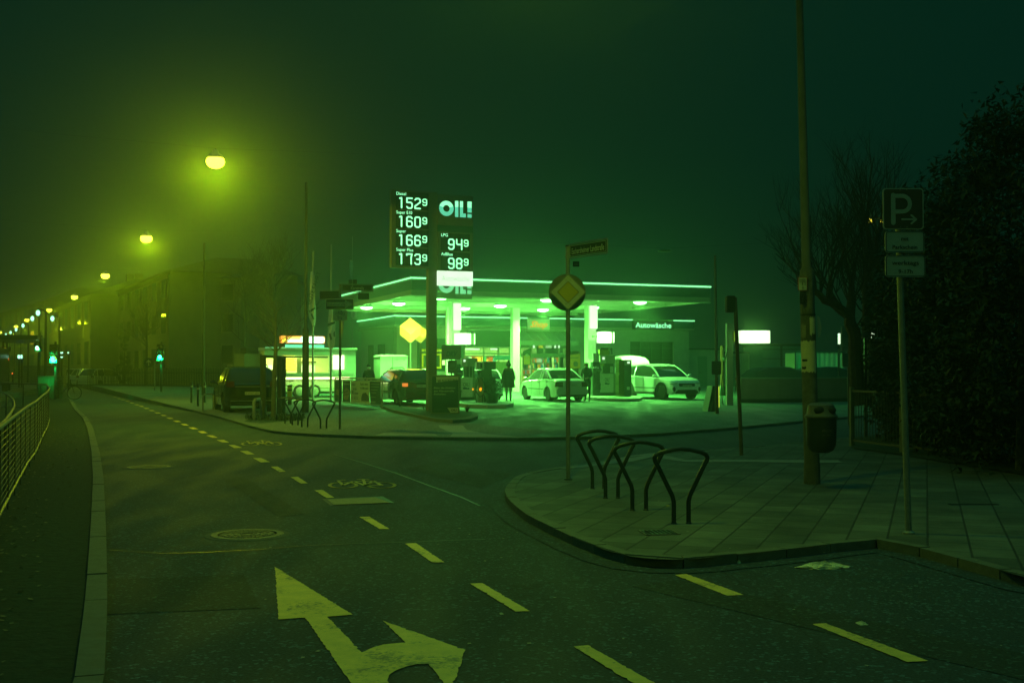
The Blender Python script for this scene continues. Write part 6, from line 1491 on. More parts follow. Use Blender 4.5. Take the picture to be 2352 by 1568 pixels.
# ================================================================== VEHICLES
def lerp(P, x):
    if x <= P[0][0]: return P[0][1]
    for (a, b) in zip(P[:-1], P[1:]):
        if x <= b[0]: return a[1] + (b[1] - a[1]) * (x - a[0]) / max(1e-6, b[0] - a[0])
    return P[-1][1]
def car(name, label, cat, loc, head, L, W, Ht, wb, belt, roof, paint, wr=.32, base=.22, group=None, tail=None, plate_txt=None, style="sedan", open_gate=False, front=False, belt_in=.93, top_in=.72, over_f=.5, rails=False, trim=None):
    """+x is forward; belt = shoulder line (x,z); roof = cabin top (x,z) from tail to nose"""
    t = thing(name, label, cat, loc, head, group)
    xf = L / 2 - over_f * (L - wb); xr = xf - wb; ra = wr + .055
    xs = set([-L / 2, -L / 2 + .04, -L / 2 + .14, -L / 2 + .3, L / 2, L / 2 - .05, L / 2 - .15, L / 2 - .35])
    for q in range(25): xs.add(-L / 2 + L * q / 24)
    for cx in (xf, xr):
        for q in range(-8, 9): xs.add(cx + ra * math.sin(q / 8 * math.pi / 2))
    xs = sorted(x for x in xs if -L / 2 <= x <= L / 2)
    def hw(x):
        e = max(0, abs(x) - (L / 2 - .75)) / .75
        return W / 2 * (1 - .16 * e ** 2.2)
    def arch(x):
        z = base
        for cx in (xf, xr):
            d = abs(x - cx)
            if d < ra: z = max(z, wr + math.sqrt(max(0, ra * ra - d * d)))
        return z
    mb = MB(); rings = []
    for x in xs:
        h = hw(x); zb_ = arch(x); zt_ = lerp(belt, x); e = max(0, abs(x) - (L / 2 - .12)) / .12
        zb_ = max(zb_, base + .10 * e); zt2 = zt_ - .05 * e * 0
        zm = max(zb_ + .02, base + (zt_ - base) * .55)
        zm = min(zm, zt_ - .06)
        zb_ = min(zb_, zm - .01)
        half = [(h * .55, zb_), (h * .97, zb_), (h, zb_ + (zm - zb_) * .35), (h * 1.0, zm), (h * .985, zt_ - .05), (h * belt_in, zt_), (h * .5, zt_ + .025)]
        half = [(y * (1 - .03 * e), z) for y, z in half]
        ring = half + [(-y, z) for y, z in half[::-1]]
        rings.append([(x, y, z) for y, z in ring])
    n = len(rings[0]); vs = [v for r_ in rings for v in r_]; fs = []
    for i in range(len(rings) - 1):
        for k in range(n): fs.append((i * n + k, i * n + (k + 1) % n, (i + 1) * n + (k + 1) % n, (i + 1) * n + k))
    fs += [tuple(range(n))[::-1], tuple((len(rings) - 1) * n + k for k in range(n))]
    mb.add(vs, fs); bd = mb.build("body", paint, t, True)
    # cabin
    x0, x1 = roof[0][0], roof[-1][0]; cx = sorted(set([x0 + (x1 - x0) * q / 20 for q in range(21)] + [p[0] for p in roof])); zmax = max(p[1] for p in roof)
    mb = MB(); rings = []
    for x in cx:
        zt_ = lerp(roof, x); zb_ = lerp(belt, x) - .01; f = max(.0, (zt_ - zb_) / (zmax - lerp(belt, 0)))
        h = hw(x); yb = h * (belt_in - .01); yt = h * (belt_in + (top_in - belt_in) * min(1, f)); zt_ = max(zt_, zb_ + .015)
        half = [(yb, zb_), (yb + (yt - yb) * .86, zb_ + (zt_ - zb_) * .88), (yt - .05, zt_ - .005), (yt * .5, zt_ + .015)]
        ring = half + [(-y, z) for y, z in half[::-1]]; rings.append([(x, y, z) for y, z in ring])
    n = len(rings[0]); vs = [v for r_ in rings for v in r_]; gl = MB(); rf = MB(); gv = []; 
    for i in range(len(rings) - 1):
        xm = (cx[i] + cx[i + 1]) / 2; flat = lerp(roof, xm) > zmax - .085
        for k in range(n - 1):
            q = [rings[i][k], rings[i][k + 1], rings[i + 1][k + 1], rings[i + 1][k]]
            side = k in (0, n - 2)
            (gl if (side or not flat) else rf).add(q, [(0, 1, 2, 3)])
    gl.build("windows", M_glass, t, False)
    def P_at(x, top):
        j = min(range(len(cx)), key=lambda q: abs(cx[q] - x)); r_ = rings[j]; return r_[2 if top else 0]
    # pillars and rails in body colour
    flats = [p for p in roof if p[1] > zmax - .085]; xa, xb = flats[0][0], flats[-1][0]
    for s_ in (1, -1):
        path = [Vector((rings[i][1][0], s_ * (rings[i][1][1] + rings[i][2][1]) / 2, (rings[i][1][2] + rings[i][2][2]) / 2)) for i in range(len(cx))]
        rf.tube(path, .045, 6)
        for (xx_, w_) in ((xa + (xb - xa) * .47, .04),) + (((xa + .05, .07),) if style != "sedan" else ((xa + .18, .08),)):
            b = P_at(xx_, False); tp = P_at(xx_, True)
            rf.tube([(b[0], s_ * b[1], b[2]), (tp[0], s_ * (tp[1] + .03), tp[2] - .03)], w_, 5)
    rf.build("roof", paint, t, False)
    # wheels
    for cxw in (xf, xr):
        for s_ in (1, -1):
            w_ = .21; y = s_ * (W / 2 - .03); o_ = s_
            mb = MB(); prof = [(wr * .62, 0), (wr * .9, .0), (wr * .985, -.03 * o_), (wr, -.06 * o_), (wr, -w_ * o_), (wr * .6, -w_ * o_)]
            mb.lathe((cxw, y, wr), prof, 26, 'y'); wl = mb.build("wheel", M_tyre, t, True)
            mb = MB(); mb.lathe((cxw, y, wr), [(wr * .66, -.012 * o_), (wr * .60, -.03 * o_), (wr * .58, -.06 * o_)], 24, 'y')
            for k in range(5 if style != "suv" else 7):
                a = 2 * math.pi * k / (5 if style != "suv" else 7) + .3; ca, sa = math.cos(a), math.sin(a); pw = wr * (.13 if style != "sedan" else .2)
                mb.add([(cxw + ca * wr * .12 - sa * pw * .5, y - .03 * o_, wr + sa * wr * .12 + ca * pw * .5), (cxw + ca * wr * .12 + sa * pw * .5, y - .03 * o_, wr + sa * wr * .12 - ca * pw * .5), (cxw + ca * wr * .62 + sa * pw * .5, y - .025 * o_, wr + sa * wr * .62 - ca * pw * .5), (cxw + ca * wr * .62 - sa * pw * .5, y - .025 * o_, wr + sa * wr * .62 + ca * pw * .5)], [(0, 1, 2, 3)])
            mb.lathe((cxw, y, wr), [(0, -.02 * o_), (wr * .15, -.024 * o_), (wr * .16, -.04 * o_)], 12, 'y'); mb.build("rim", M_alloy, wl)
    # arches trim
    if trim:
        mb = MB()
        for cxw in (xf, xr):
            for s_ in (1, -1): mb.tube([(cxw + (ra + .01) * math.cos(R(a)), s_ * (W / 2 + .0), max(base, wr + (ra + .01) * math.sin(R(a)))) for a in range(-15, 196, 15)], .035, 5)
        for s_ in (1, -1): mb.bb(xr + ra, xf - ra, s_ * (W / 2 - .03), s_ * (W / 2 + .006), base - .02, base + .09)
        mb.build("sill_trim", trim, t)
    # lamps
    zl = lerp(belt, -L / 2 + .15)
    for s_ in (1, -1):
        if tail:
            mb = MB(); y0, y1, za, zb2 = tail['y0'], tail['y1'], tail['z0'], tail['z1']
            Y0, Y1 = sorted((s_ * y0, s_ * y1)); mb.slab([(Y0, za), (Y1, za), (Y1, zb2), (Y0, zb2)], -.0, .08); o_ = mb.build("taillight", tail.get('m%d' % -s_, tail['mat']), t); o_.rotation_euler = (0, 0, R(-90)); o_.location = (-L / 2 - .012, 0, 0)
        hb_ = lerp(belt, L / 2 - .25)
        mb = MB(); mb.sphere((L / 2 - .16, s_ * (W / 2 - .30), hb_ - .15), (.17, .24, .075 if style != "suv" else .05), 12, 6); mb.build("headlight", mat("headlamp_glass", (.35, .38, .34), .1), t, True)
        mb = MB(); xm = roof[-1][0] - .12; mb.sphere((xm, s_ * (W / 2 + .07), lerp(belt, xm) + .08), (.09, .11, .07), 10, 6); mb.tube([(xm, s_ * (W / 2 - .1), lerp(belt, xm) + .03), (xm, s_ * (W / 2 + .05), lerp(belt, xm) + .05)], .02, 5); mb.build("side_mirror", paint, t, True)
    mb = MB(); mb.bb(xr + ra + .05, xf - ra - .05, W / 2 - .004, W / 2 + .006, .53, .57); mb.bb(xr + ra + .05, xf - ra - .05, -W / 2 - .006, -W / 2 + .004, .53, .57)
    xm = (xa + xb) / 2 + .0
    for s_ in (1, -1):
        for xx_ in (xm - .15, xm + .8, xm - 1.1 if style != "sedan" else xm - .95):
            y = s_ * (hw(xx_) + .002); z1_ = lerp(belt, xx_) - .02; mb.bb(xx_ - .006, xx_ + .006, y - .004, y + .004, base + .1, z1_)
        for xx_ in (xm - .08 + .2, xm - .85 + .0): y = s_ * (hw(xx_) + .015); mb.bb(xx_ - .28, xx_ - .1, y - .015, y + .012, lerp(belt, xx_) - .14, lerp(belt, xx_) - .11)
    mb.build("door_lines", M_black, t)
    # number plates, black bumper bar with a painted shadow line
    pz = tail['pz'] if tail and 'pz' in tail else .75
    mb = MB(); mb.slab([(-.26, pz - .055), (.26, pz - .055), (.26, pz + .055), (-.26, pz + .055)], -.012, 0); o_ = mb.build("number_plate", M_signwhite, t); o_.rotation_euler = (0, 0, R(-90)); o_.location = (-L / 2 - .02, 0, 0)
    if plate_txt: text(plate_txt, .07, M_matte_black, "lettering", o_, 0, pz - .035, -.013, width=.44)
    mb = MB(); mb.bb(-L / 2 - .012, -L / 2 + .10, -W / 2 * .80, W / 2 * .80, .50, .53); mb.bb(-L / 2 - .03, -L / 2 + .08, -W / 2 * .82, W / 2 * .82, base + .02, base + .10); mb.build("bumper_with_shadow_line", M_black if not trim else trim, t)
    mb = MB(); mb.bb(L / 2 - .06, L / 2 + .012, -.45, .45, lerp(belt, L / 2 - .1) - .22, lerp(belt, L / 2 - .1) - .08); mb.bb(L / 2 - .06, L / 2 + .012, -.55, .55, base + .05, base + .2); mb.build("grille", M_black, t)
    if rails:
        mb = MB()
        for s_ in (1, -1): mb.tube([(xa + .1, s_ * W * .34, zmax - .0), (xa + .3, s_ * W * .34, zmax + .07), (xb - .3, s_ * W * .34, zmax + .07), (xb - .1, s_ * W * .34, zmax)], .018, 5)
        mb.build("roof_rails", M_black, t)
    return t, dict(xa=xa, xb=xb, zmax=zmax)
M_blackcar = mat("black_car_paint", (.012, .016, .014), .16, .0, coat=1.0)
M_silver = mat("silver_car_paint", (.62, .64, .58), .28, .2, coat=.8)
M_whitecar = mat("white_car_paint", (.84, .85, .80), .28, 0, coat=.8)
M_taildark = mat("tail_lamp_dark", (.10, .01, .01), .2)
M_taillit = glow("tail_lamp_lit", (1.0, .20, .03), .95)
VA = UA + R(90)
def cpos(x, y, dx, dy, ang):           # centre of a car from the ground contact of one wheel
    p = onf(x, y); c_, s_ = math.cos(ang), math.sin(ang); X = p.x - (dx * c_ - dy * s_); Y = p.y - (dx * s_ + dy * c_); return (X, Y, p.z)
# silver saloon, heading away; left rear wheel at (1258.7,921)
L, W, wb = 4.52, 1.72, 2.70
xr = L / 2 - .5 * (L - wb) - wb
A1 = VA
loc = cpos(1258.7, 921, xr, W / 2 - .06, A1)
t, _ = car("parked_car", "silver saloon standing between the two pump islands", "car", loc, A1, L, W, 1.5, wb,
    [(-2.26, .90), (-2.15, .97), (-1.3, 1.02), (-.5, .99), (.9, .95), (1.6, .88), (2.1, .76), (2.26, .60)], [(-1.62, 1.02), (-1.35, 1.16), (-.85, 1.44), (-.3, 1.49), (.2, 1.47), (.62, 1.30), (1.15, .95)], M_silver, .315, .20, "cars at the filling station",
    dict(y0=.46, y1=.84, z0=.66, z1=.88, mat=M_taildark, pz=.74), None)
mb = MB(); mb.bb(-2.30, -2.2, -.8, .8, .32, .55); mb.build("bumper", M_silver, t)
# black estate heading away
L, W, wb = 4.6, 1.76, 2.72; A2 = VA + R(3)
xr = L / 2 - .5 * (L - wb) - wb
loc = cpos(910, 929.5, xr, W / 2 - .06, A2)
t, _ = car("parked_car", "black estate car with a lit tail lamp behind the price pylon", "car", loc, A2, L, W, 1.5, wb,
    [(-2.3, .98), (-2.2, 1.02), (-1.3, 1.01), (.9, .96), (1.6, .88), (2.1, .76), (2.3, .6)], [(-2.24, 1.05), (-2.05, 1.30), (-1.85, 1.44), (-1.0, 1.49), (.2, 1.48), (.7, 1.28), (1.2, .97)], M_blackcar, .315, .20, "cars at the filling station",
    dict(y0=.64, y1=.86, z0=.78, z1=.92, mat=M_taildark, m1=M_taillit, pz=.80), "F MK 452", "wagon", rails=True)
mb = MB(); mb.bb(-2.335, -2.3, -.55, .55, .95, .965); mb.build("chrome_strip", M_alloy, t)
arealight("tail_glow", t, (-2.45, .7, .85), 2.5, (1, .25, .03), .15, rot=(0, R(90), 0))
# silver hatchback half hidden behind the dark pump
loc = onf(1122, 920)
t, _ = car("parked_car", "white hatchback half hidden behind the dark pump", "car", (loc.x - .76, loc.y + 1.9, loc.z), VA, 4.1, 1.74, 1.48, 2.55,
    [(-2.05, .92), (-1.9, .98), (-1, .98), (.9, .94), (1.5, .86), (1.95, .74), (2.05, .6)], [(-1.98, 1.0), (-1.75, 1.22), (-1.45, 1.42), (-.7, 1.48), (.2, 1.46), (.65, 1.28), (1.15, .95)], M_whitecar, .31, .20, "cars at the filling station",
    dict(y0=.60, y1=.84, z0=.80, z1=.98, mat=M_taildark, pz=.52), None, "wagon")
# white SUV, heading to the camera, tailgate open
L, W, wb = 4.37, 1.90, 2.68; A4 = VA + math.pi + R(6)
xf = L / 2 - .46 * (L - wb)
loc = cpos(1520, 917.5, xf, -(W / 2 - .06), A4)
t, inf = car("parked_car", "white off-road car with its tailgate open beside the right pump island", "car", loc, A4, L, W, 1.66, wb,
    [(-2.18, 1.05), (-2.05, 1.13), (-.8, 1.12), (.7, 1.06), (1.35, 1.04), (1.9, .94), (2.1, .84), (2.18, .66)], [(-2.02, 1.20), (-1.95, 1.60), (-1.0, 1.66), (-.3, 1.68), (.25, 1.62), (.62, 1.42), (1.12, 1.07)], M_whitecar, .37, .27, "cars at the filling station",
    dict(y0=.5, y1=.9, z0=.92, z1=1.04, mat=M_taildark, pz=.6), None, "suv", over_f=.46, trim=M_black)
zmx = 1.62
mb = MB()
pts = [(-1.9, zmx + .0), (-2.05, zmx + .22), (-2.35, zmx + .40), (-2.75, zmx + .46), (-3.0, zmx + .36)]
vs = []
for x, z in pts:
    for y in (-.74, -.4, 0, .4, .74): vs.append((x, y, z + .05 * (1 - (y / .74) ** 2)))
for x, z in pts:
    for y in (-.74, -.4, 0, .4, .74): vs.append((x + .05, y, z - .08 + .05 * (1 - (y / .74) ** 2)))
n = 5; fs = []
for i in range(4):
    for k in range(4):
        fs.append((i * n + k, i * n + k + 1, (i + 1) * n + k + 1, (i + 1) * n + k)); q = 25; fs.append((q + i * n + k, q + (i + 1) * n + k, q + (i + 1) * n + k + 1, q + i * n + k + 1))
fs += [(i * n, (i + 1) * n, 25 + (i + 1) * n, 25 + i * n) for i in range(4)] + [(i * n + 4, 25 + i * n + 4, 25 + (i + 1) * n + 4, (i + 1) * n + 4) for i in range(4)] + [(20 + k, 45 + k, 46 + k, 21 + k) for k in range(4)]
mb.add(vs, fs); tg = mb.build("tailgate", M_whitecar, t, True)
mb = MB(); mb.slab([(-.26, .56), (.26, .56), (.26, .66), (-.26, .66)], -.01, 0); o_ = mb.build("number_plate", M_signwhite, t); o_.rotation_euler = (0, 0, R(90)); o_.location = (L / 2 + .02, 0, .04)
text("F RT 77", .07, M_matte_black, "lettering", o_, 0, .575, -.012, width=.42)
mb = MB()
for s_ in (1, -1): mb.sphere((L / 2 - .03, s_ * .72, .50), (.06, .09, .13), 10, 6)
mb.bb(L / 2 - .1, L / 2 + .015, -.62, .62, .28, .42); mb.build("bumper_vents", M_black, t, True)
# dark SUV at the left kerb
L, W, wb = 4.45, 1.84, 2.65; A5 = R(90) + R(21)
xr = L / 2 - .5 * (L - wb) - wb
loc = cpos(515, 947, xr, W / 2 - .06, A5); loc = (loc[0], loc[1], loc[2])
t, _ = car("parked_car", "dark off-road car parked on the pavement left of the food truck", "car", loc, A5, L, W, 1.62, wb,
    [(-2.22, 1.0), (-2.1, 1.08), (-1, 1.05), (.9, 1.0), (1.5, .94), (2.0, .82), (2.22, .66)], [(-2.1, 1.10), (-1.98, 1.35), (-1.75, 1.56), (-1.0, 1.63), (.2, 1.62), (.7, 1.40), (1.2, 1.02)], M_blackcar, .35, .25, None,
    dict(y0=.62, y1=.90, z0=.92, z1=1.12, mat=M_taildark, pz=.70), "F MW 654", "wagon", rails=True)
mb = MB(); mb.bb(-L / 2 - .03, -L / 2, -.6, .6, .93, .95); mb.bb(-L / 2 - .05, -L / 2 - .02, -.75, .75, .43, .45); mb.build("chrome_strip", M_alloy, t)
# cars far down the left street
def far_car(x, y, D, hd, label, paint, wgn=True):
    p = on(x, y, 0.05)
    t, _ = car("parked_car", label, "car", (p.x, p.y, .0), hd, 4.3, 1.8, 1.6, 2.6,
        [(-2.15, .98), (-2.0, 1.02), (-1, 1.0), (.9, .98), (1.5, .9), (1.95, .8), (2.15, .62)], [(-2.05, 1.05), (-1.8, 1.4), (-1.6, 1.55), (-.8, 1.6), (.2, 1.58), (.7, 1.38), (1.2, 1.0)], paint, .33, .22, "cars parked down the far street",
        dict(y0=.6, y1=.86, z0=.85, z1=1.05, mat=M_taildark, pz=.7), None, "wagon"); return t
far_car(236, 889, 90, R(70), "pale boxy car at the right end of the far parked row", M_silver)
far_car(192, 886, 95, R(125), "pale small car in the middle of the far parked row", M_whitecar)
far_car(149, 885, 92, R(170), "pale car at the left end of the far parked row", M_silver)
# dark cars behind the low wall
for (x, y, hd, s) in ((1795, 908, R(10), "dark car behind the low wall, left of the mast"), (1905, 907, R(12), "dark car behind the low wall, right of the mast")):
    p = onf(x, y); car("parked_car", s, "car", p, hd, 4.4, 1.8, 1.5, 2.65,
        [(-2.2, .92), (-2.0, .97), (-1, .97), (.9, .93), (1.5, .88), (2.0, .76), (2.2, .6)], [(-1.9, 1.0), (-1.6, 1.3), (-1.2, 1.44), (-.4, 1.5), (.2, 1.48), (.7, 1.28), (1.2, .95)], M_blackcar, .32, .2, "cars behind the low wall", dict(y0=.6, y1=.86, z0=.8, z1=.95, mat=M_taildark, pz=.7), None, "sedan")

# ================================================================== PEOPLE
def person(label, loc, rz, h, J, regions, group=None, extra=None):
    """one skinned body; J = joints overriding the standing pose (unit: body height), figure faces -y"""
    P = dict(pel=(0, 0, .52), wst=(0, 0, .62), chs=(0, .0, .75), nck=(0, .005, .845), hd0=(0, -.005, .885), hd1=(0, -.01, .955),
             shL=(.10, 0, .815), shR=(-.10, 0, .815), elL=(.135, .0, .63), elR=(-.135, .0, .63), wrL=(.14, -.05, .48), wrR=(-.14, -.05, .48),
             hpL=(.052, 0, .50), hpR=(-.052, 0, .50), knL=(.058, -.012, .275), knR=(-.058, -.012, .275), anL=(.06, .01, .045), anR=(-.06, .01, .045), toL=(.07, -.085, .018), toR=(-.07, -.085, .018))
    P.update(J)
    Rd = dict(pel=.085, wst=.072, chs=.088, nck=.034, hd0=.048, hd1=.052, sh=.046, el=.030, wr=.019, hp=.058, kn=.036, an=.024, to=.020)
    names = list(P); co = {k: Vector(v) * h for k, v in P.items()}
    for s_ in 'LR':
        w_ = co['wr' + s_]; d = (w_ - co['el' + s_]).normalized(); side = d.cross(Vector((0, 1, 0))); side = side.normalized() if side.length > .1 else Vector((1, 0, 0)); palm = w_ + d * .035 * h
        co['pm' + s_] = palm
        for k in range(4):
            a = palm + side * ((k - 1.5) * .0095 * h) + d * .012 * h; co['f%d%s' % (k, s_)] = a + d * (.022 + .004 * (k in (1, 2))) * h; co['g%d%s' % (k, s_)] = a + d * .042 * h + Vector((0, -.012, 0)) * h
        co['th' + s_] = w_ + d * .028 * h + side * .028 * h + Vector((0, -.012, 0)) * h
    E = [('pel', 'wst'), ('wst', 'chs'), ('chs', 'nck'), ('nck', 'hd0'), ('hd0', 'hd1')]
    for s_ in 'LR':
        E += [('chs', 'sh' + s_), ('sh' + s_, 'el' + s_), ('el' + s_, 'wr' + s_), ('wr' + s_, 'pm' + s_), ('wr' + s_, 'th' + s_), ('pel', 'hp' + s_), ('hp' + s_, 'kn' + s_), ('kn' + s_, 'an' + s_), ('an' + s_, 'to' + s_)]
        for k in range(4): E += [('pm' + s_, 'f%d%s' % (k, s_)), ('f%d%s' % (k, s_), 'g%d%s' % (k, s_))]
    ks = list(co); ix = {k: i for i, k in enumerate(ks)}
    me = bpy.data.meshes.new("person_tmp"); me.from_pydata([tuple(co[k]) for k in ks], [(ix[a], ix[b]) for a, b in E], [])
    o = bpy.data.objects.new("person_tmp", me); C.objects.link(o)
    md = o.modifiers.new("skin", 'SKIN'); md.use_smooth_shade = True
    if not me.skin_vertices: 
        pass
    sv = me.skin_vertices[0].data if me.skin_vertices else None
    if sv:
        for k in ks:
            b = k[:2]; r_ = Rd.get(k, Rd.get(b, None))
            if r_ is None: r_ = {'pm': .020, 'th': .0075, 'f0': .0065, 'f1': .0065, 'f2': .0065, 'f3': .006, 'g0': .0055, 'g1': .0055, 'g2': .0055, 'g3': .005}.get(b, .01)
            ry = r_ * h; rx = ry
            if k in ('pel', 'wst', 'chs'): rx, ry = ry * 1.15, ry * .82
            sv[ix[k]].radius = (rx, ry)
            sv[ix[k]].use_root = (k == 'pel')
    md2 = o.modifiers.new("sub", 'SUBSURF'); md2.levels = 1; md2.render_levels = 1
    dg = bpy.context.evaluated_depsgraph_get(); nm = bpy.data.meshes.new_from_object(o.evaluated_get(dg)); bpy.data.objects.remove(o)
    mats = [m_ for m_, _ in regions] + [M_skin]
    nm.materials.clear()
    for m_ in mats: nm.materials.append(m_)
    for p in nm.polygons:
        c_ = p.center / h; k = len(mats) - 1
        for i, (m_, fn_) in enumerate(regions):
            if fn_(c_): k = i; break
        p.material_index = k
    nm.name = "body"
    t = thing("person", label, "person", loc, rz, group)
    b = bpy.data.objects.new("body", nm); C.objects.link(b); b.parent = t
    if extra: extra(t, h, P)
    return t
def face(t, h, P, mask=False):
    c_ = Vector(P['hd1']) * h; mb = MB()
    for s_ in (-1, 1): mb.sphere((c_.x + s_ * .019 * h, c_.y - .048 * h, c_.z - .008 * h), .006 * h, 6, 4)
    mb.build("eyes", M_matte_black, t); mb = MB(); mb.sphere((c_.x, c_.y - .055 * h, c_.z - .024 * h), (.007 * h, .012 * h, .013 * h), 6, 5); 
    for s_ in (-1, 1): mb.sphere((c_.x + s_ * .053 * h, c_.y, c_.z - .018 * h), (.006 * h, .012 * h, .018 * h), 6, 5)
    mb.build("nose_and_ears", M_skin, t, True)
    if mask: mb = MB(); mb.sphere((c_.x, c_.y - .018 * h, c_.z - .042 * h), (.050 * h, .050 * h, .030 * h), 12, 8); mb.build("face_mask", mat("mask_white", (.75, .8, .75), .8), t, True)
    else: mb = MB(); mb.sphere((c_.x, c_.y - .05 * h, c_.z - .050 * h), (.016 * h, .006 * h, .004 * h), 8, 4); mb.build("mouth", mat("lips", (.35, .12, .1), .6), t)
def hair(t, h, P, col_, back=True):
    c_ = Vector(P['hd1']) * h; mb = MB(); mb.sphere((c_.x, c_.y + .008 * h, c_.z + .006 * h), (.056 * h, .060 * h, .056 * h), 14, 10)
    me = mb.build("hair", mat("hair_%s" % col_[1], col_[0], .8, noise=.3, nscale=20), t, True)
    for v in me.data.vertices:
        if v.co.y < c_.y - .02 * h and v.co.z < c_.z + .022 * h: v.co.y = c_.y - .02 * h + .002 * h
M_jack = mat("dark_jacket", (.02, .025, .022), .8, noise=.3, nscale=12); M_jeans = mat("pale_trousers", (.38, .40, .36), .85, noise=.2, nscale=10); M_dtr = mat("dark_trousers", (.03, .035, .035), .8); M_shoe = mat("shoes", (.05, .05, .045), .6)
top = lambda c_: c_.z > .50 and not (c_.z > .86)
# masked person behind the banner fence
p = onf(847, 926)
person("person in a dark coat with a white face mask behind the banner fence", p, R(8), 1.68, dict(elL=(.14, .02, .64), elR=(-.14, .02, .64), wrL=(.06, -.09, .60), wrR=(-.06, -.09, .60)),
       [(M_shoe, lambda c_: c_.z < .04), (M_dtr, lambda c_: c_.z < .50 and abs(c_.x) < .12), (M_jack, lambda c_: c_.z < .862 and not (c_.y < -.1))],
       extra=lambda t, h, P: (face(t, h, P, True), hair(t, h, P, ((.03, .03, .025), "dark"))))
# person in parka and bobble hat, seen from behind
def parka(t, h, P):
    hair(t, h, P, ((.05, .05, .04), "brown"))
    c_ = Vector(P['hd1']) * h; mb = MB(); mb.lathe((c_.x, c_.y, c_.z), [(.062 * h, -.03 * h), (.066 * h, -.005 * h), (.062 * h, .03 * h), (.04 * h, .058 * h), (0, .066 * h)], 16); mb.sphere((c_.x, c_.y, c_.z + .085 * h), .030 * h, 10, 8); mb.build("bobble_hat", mat("hat_dark", (.03, .04, .035), .95, noise=.4, nscale=20, bump=.6), t, True)
    mb = MB(); mb.lathe((0, .01, 0), [(.150 * h, .40 * h), (.145 * h, .44 * h), (.118 * h, .60 * h), (.125 * h, .72 * h), (.12 * h, .80 * h), (.06 * h, .855 * h)], 18); ct = mb.build("coat", M_jack, t, True)
    ct.scale = (1.12, .8, 1)
    mb = MB(); pts = [(.085 * h * math.cos(R(a)), .02 + .075 * h * math.sin(R(a)), .855 * h - .01 * math.sin(R(a))) for a in range(0, 360, 24)]; mb.tube(pts, .030 * h, 8, closed=True); mb.build("fur_collar", mat("fur", (.22, .20, .12), .95, noise=.5, nscale=30, bump=1.0), t, True)
p = onf(1168, 927)
person("person from behind in a long parka and bobble hat walking past the pumps", p, R(180), 1.74, dict(elL=(.15, .03, .64), elR=(-.15, .03, .64), wrL=(.13, -.06, .55), wrR=(-.13, -.06, .55), knL=(.05, -.03, .275), knR=(-.05, .02, .275), anL=(.05, -.04, .045), anR=(-.05, .07, .05), toL=(.055, -.13, .018), toR=(-.055, -.02, .02)),
       [(M_shoe, lambda c_: c_.z < .055), (M_jeans, lambda c_: c_.z < .46 and abs(c_.x) < .12), (M_jack, lambda c_: c_.z < .86)], extra=parka)
# blond person at the right pump
p = onf(1349, 921.5)
person("blond person in a dark jacket leaning forward at the right pump nozzles", p, R(-20), 1.78, dict(chs=(0, -.03, .745), nck=(0, -.055, .835), hd0=(0, -.085, .87), hd1=(0, -.10, .925), shL=(.10, -.035, .81), shR=(-.10, -.035, .81), elL=(.12, -.03, .64), elR=(-.15, .0, .65), wrL=(.05, -.14, .60), wrR=(-.10, -.12, .58), knL=(.06, -.02, .275), knR=(-.05, .03, .28), anR=(-.07, .07, .045), toR=(-.08, -.02, .018)),
       [(M_shoe, lambda c_: c_.z < .045), (M_dtr, lambda c_: c_.z < .51 and abs(c_.x) < .12 and c_.y > -.12), (M_jack, lambda c_: c_.z < .85 and not (c_.y < -.135 and c_.z < .66))],
       extra=lambda t, h, P: (face(t, h, P), hair(t, h, P, ((.50, .36, .12), "blond"))))
# person behind the terminal
p = onf(1418, 906)
person("person in dark clothes half hidden behind the payment terminal", p, R(-80), 1.78, {}, [(M_shoe, lambda c_: c_.z < .045), (M_dtr, lambda c_: c_.z < .5 and abs(c_.x) < .12), (M_jack, lambda c_: c_.z < .85)],
       extra=lambda t, h, P: (face(t, h, P), hair(t, h, P, ((.03, .03, .025), "dark"))))
# cook in the truck
q = at(722, 880, 59.6); gq = H(q.x, q.y) + .42
person("cook seen through the food truck hatch", (q.x, q.y, gq), R(-25), 1.62, dict(wrL=(.12, -.10, .60), wrR=(-.12, -.10, .60), elL=(.15, .0, .66), elR=(-.15, .0, .66)), [(M_dtr, lambda c_: c_.z < .5), (M_jack, lambda c_: c_.z < .85 and c_.y > -.09)],
       extra=lambda t, h, P: (face(t, h, P), hair(t, h, P, ((.03, .03, .025), "dark"))))
# ================================================================== LEFT SIDE: RAILING, TRAM STOP, SIGNALS
FP = [(-2.35, 4.2), (-3.4, 7.0), (-4.99, 11.08), (-5.8, 13.2), (-6.6, 15.3), (-7.4, 17.4), (-8.2, 19.6), (-9.9, 24), (-11.5, 28.2), (-13.2, 32.5), (-15.1, 37), (-16.6, 40.6), (-18.3, 42.2), (-20.6, 42.8)]
t = thing("railing", "long metal railing with horizontal wires along the tram line", "railing", (0, 0, .085), 0)
M_railt = mat("railing_tube", (.16, .16, .13), .5, .5, noise=.2); pts = FP
mb = MB(); mb.tube([(x, y, .98) for x, y in pts], .024, 8); mb.build("handrail", M_railt, t, True)
mb = MB(); mb.tube([(x, y, .115) for x, y in pts], .018, 6); mb.build("bottom_rail", M_railt, t, True)
mb = MB()
for k in range(11): mb.tube([(x, y, .20 + .07 * k) for x, y in pts], .0045, 4)
mb.build("wires", M_railt, t)
cum = [0]
for a, b in zip(pts[:-1], pts[1:]): cum.append(cum[-1] + math.hypot(b[0] - a[0], b[1] - a[1]))
s_ = .4
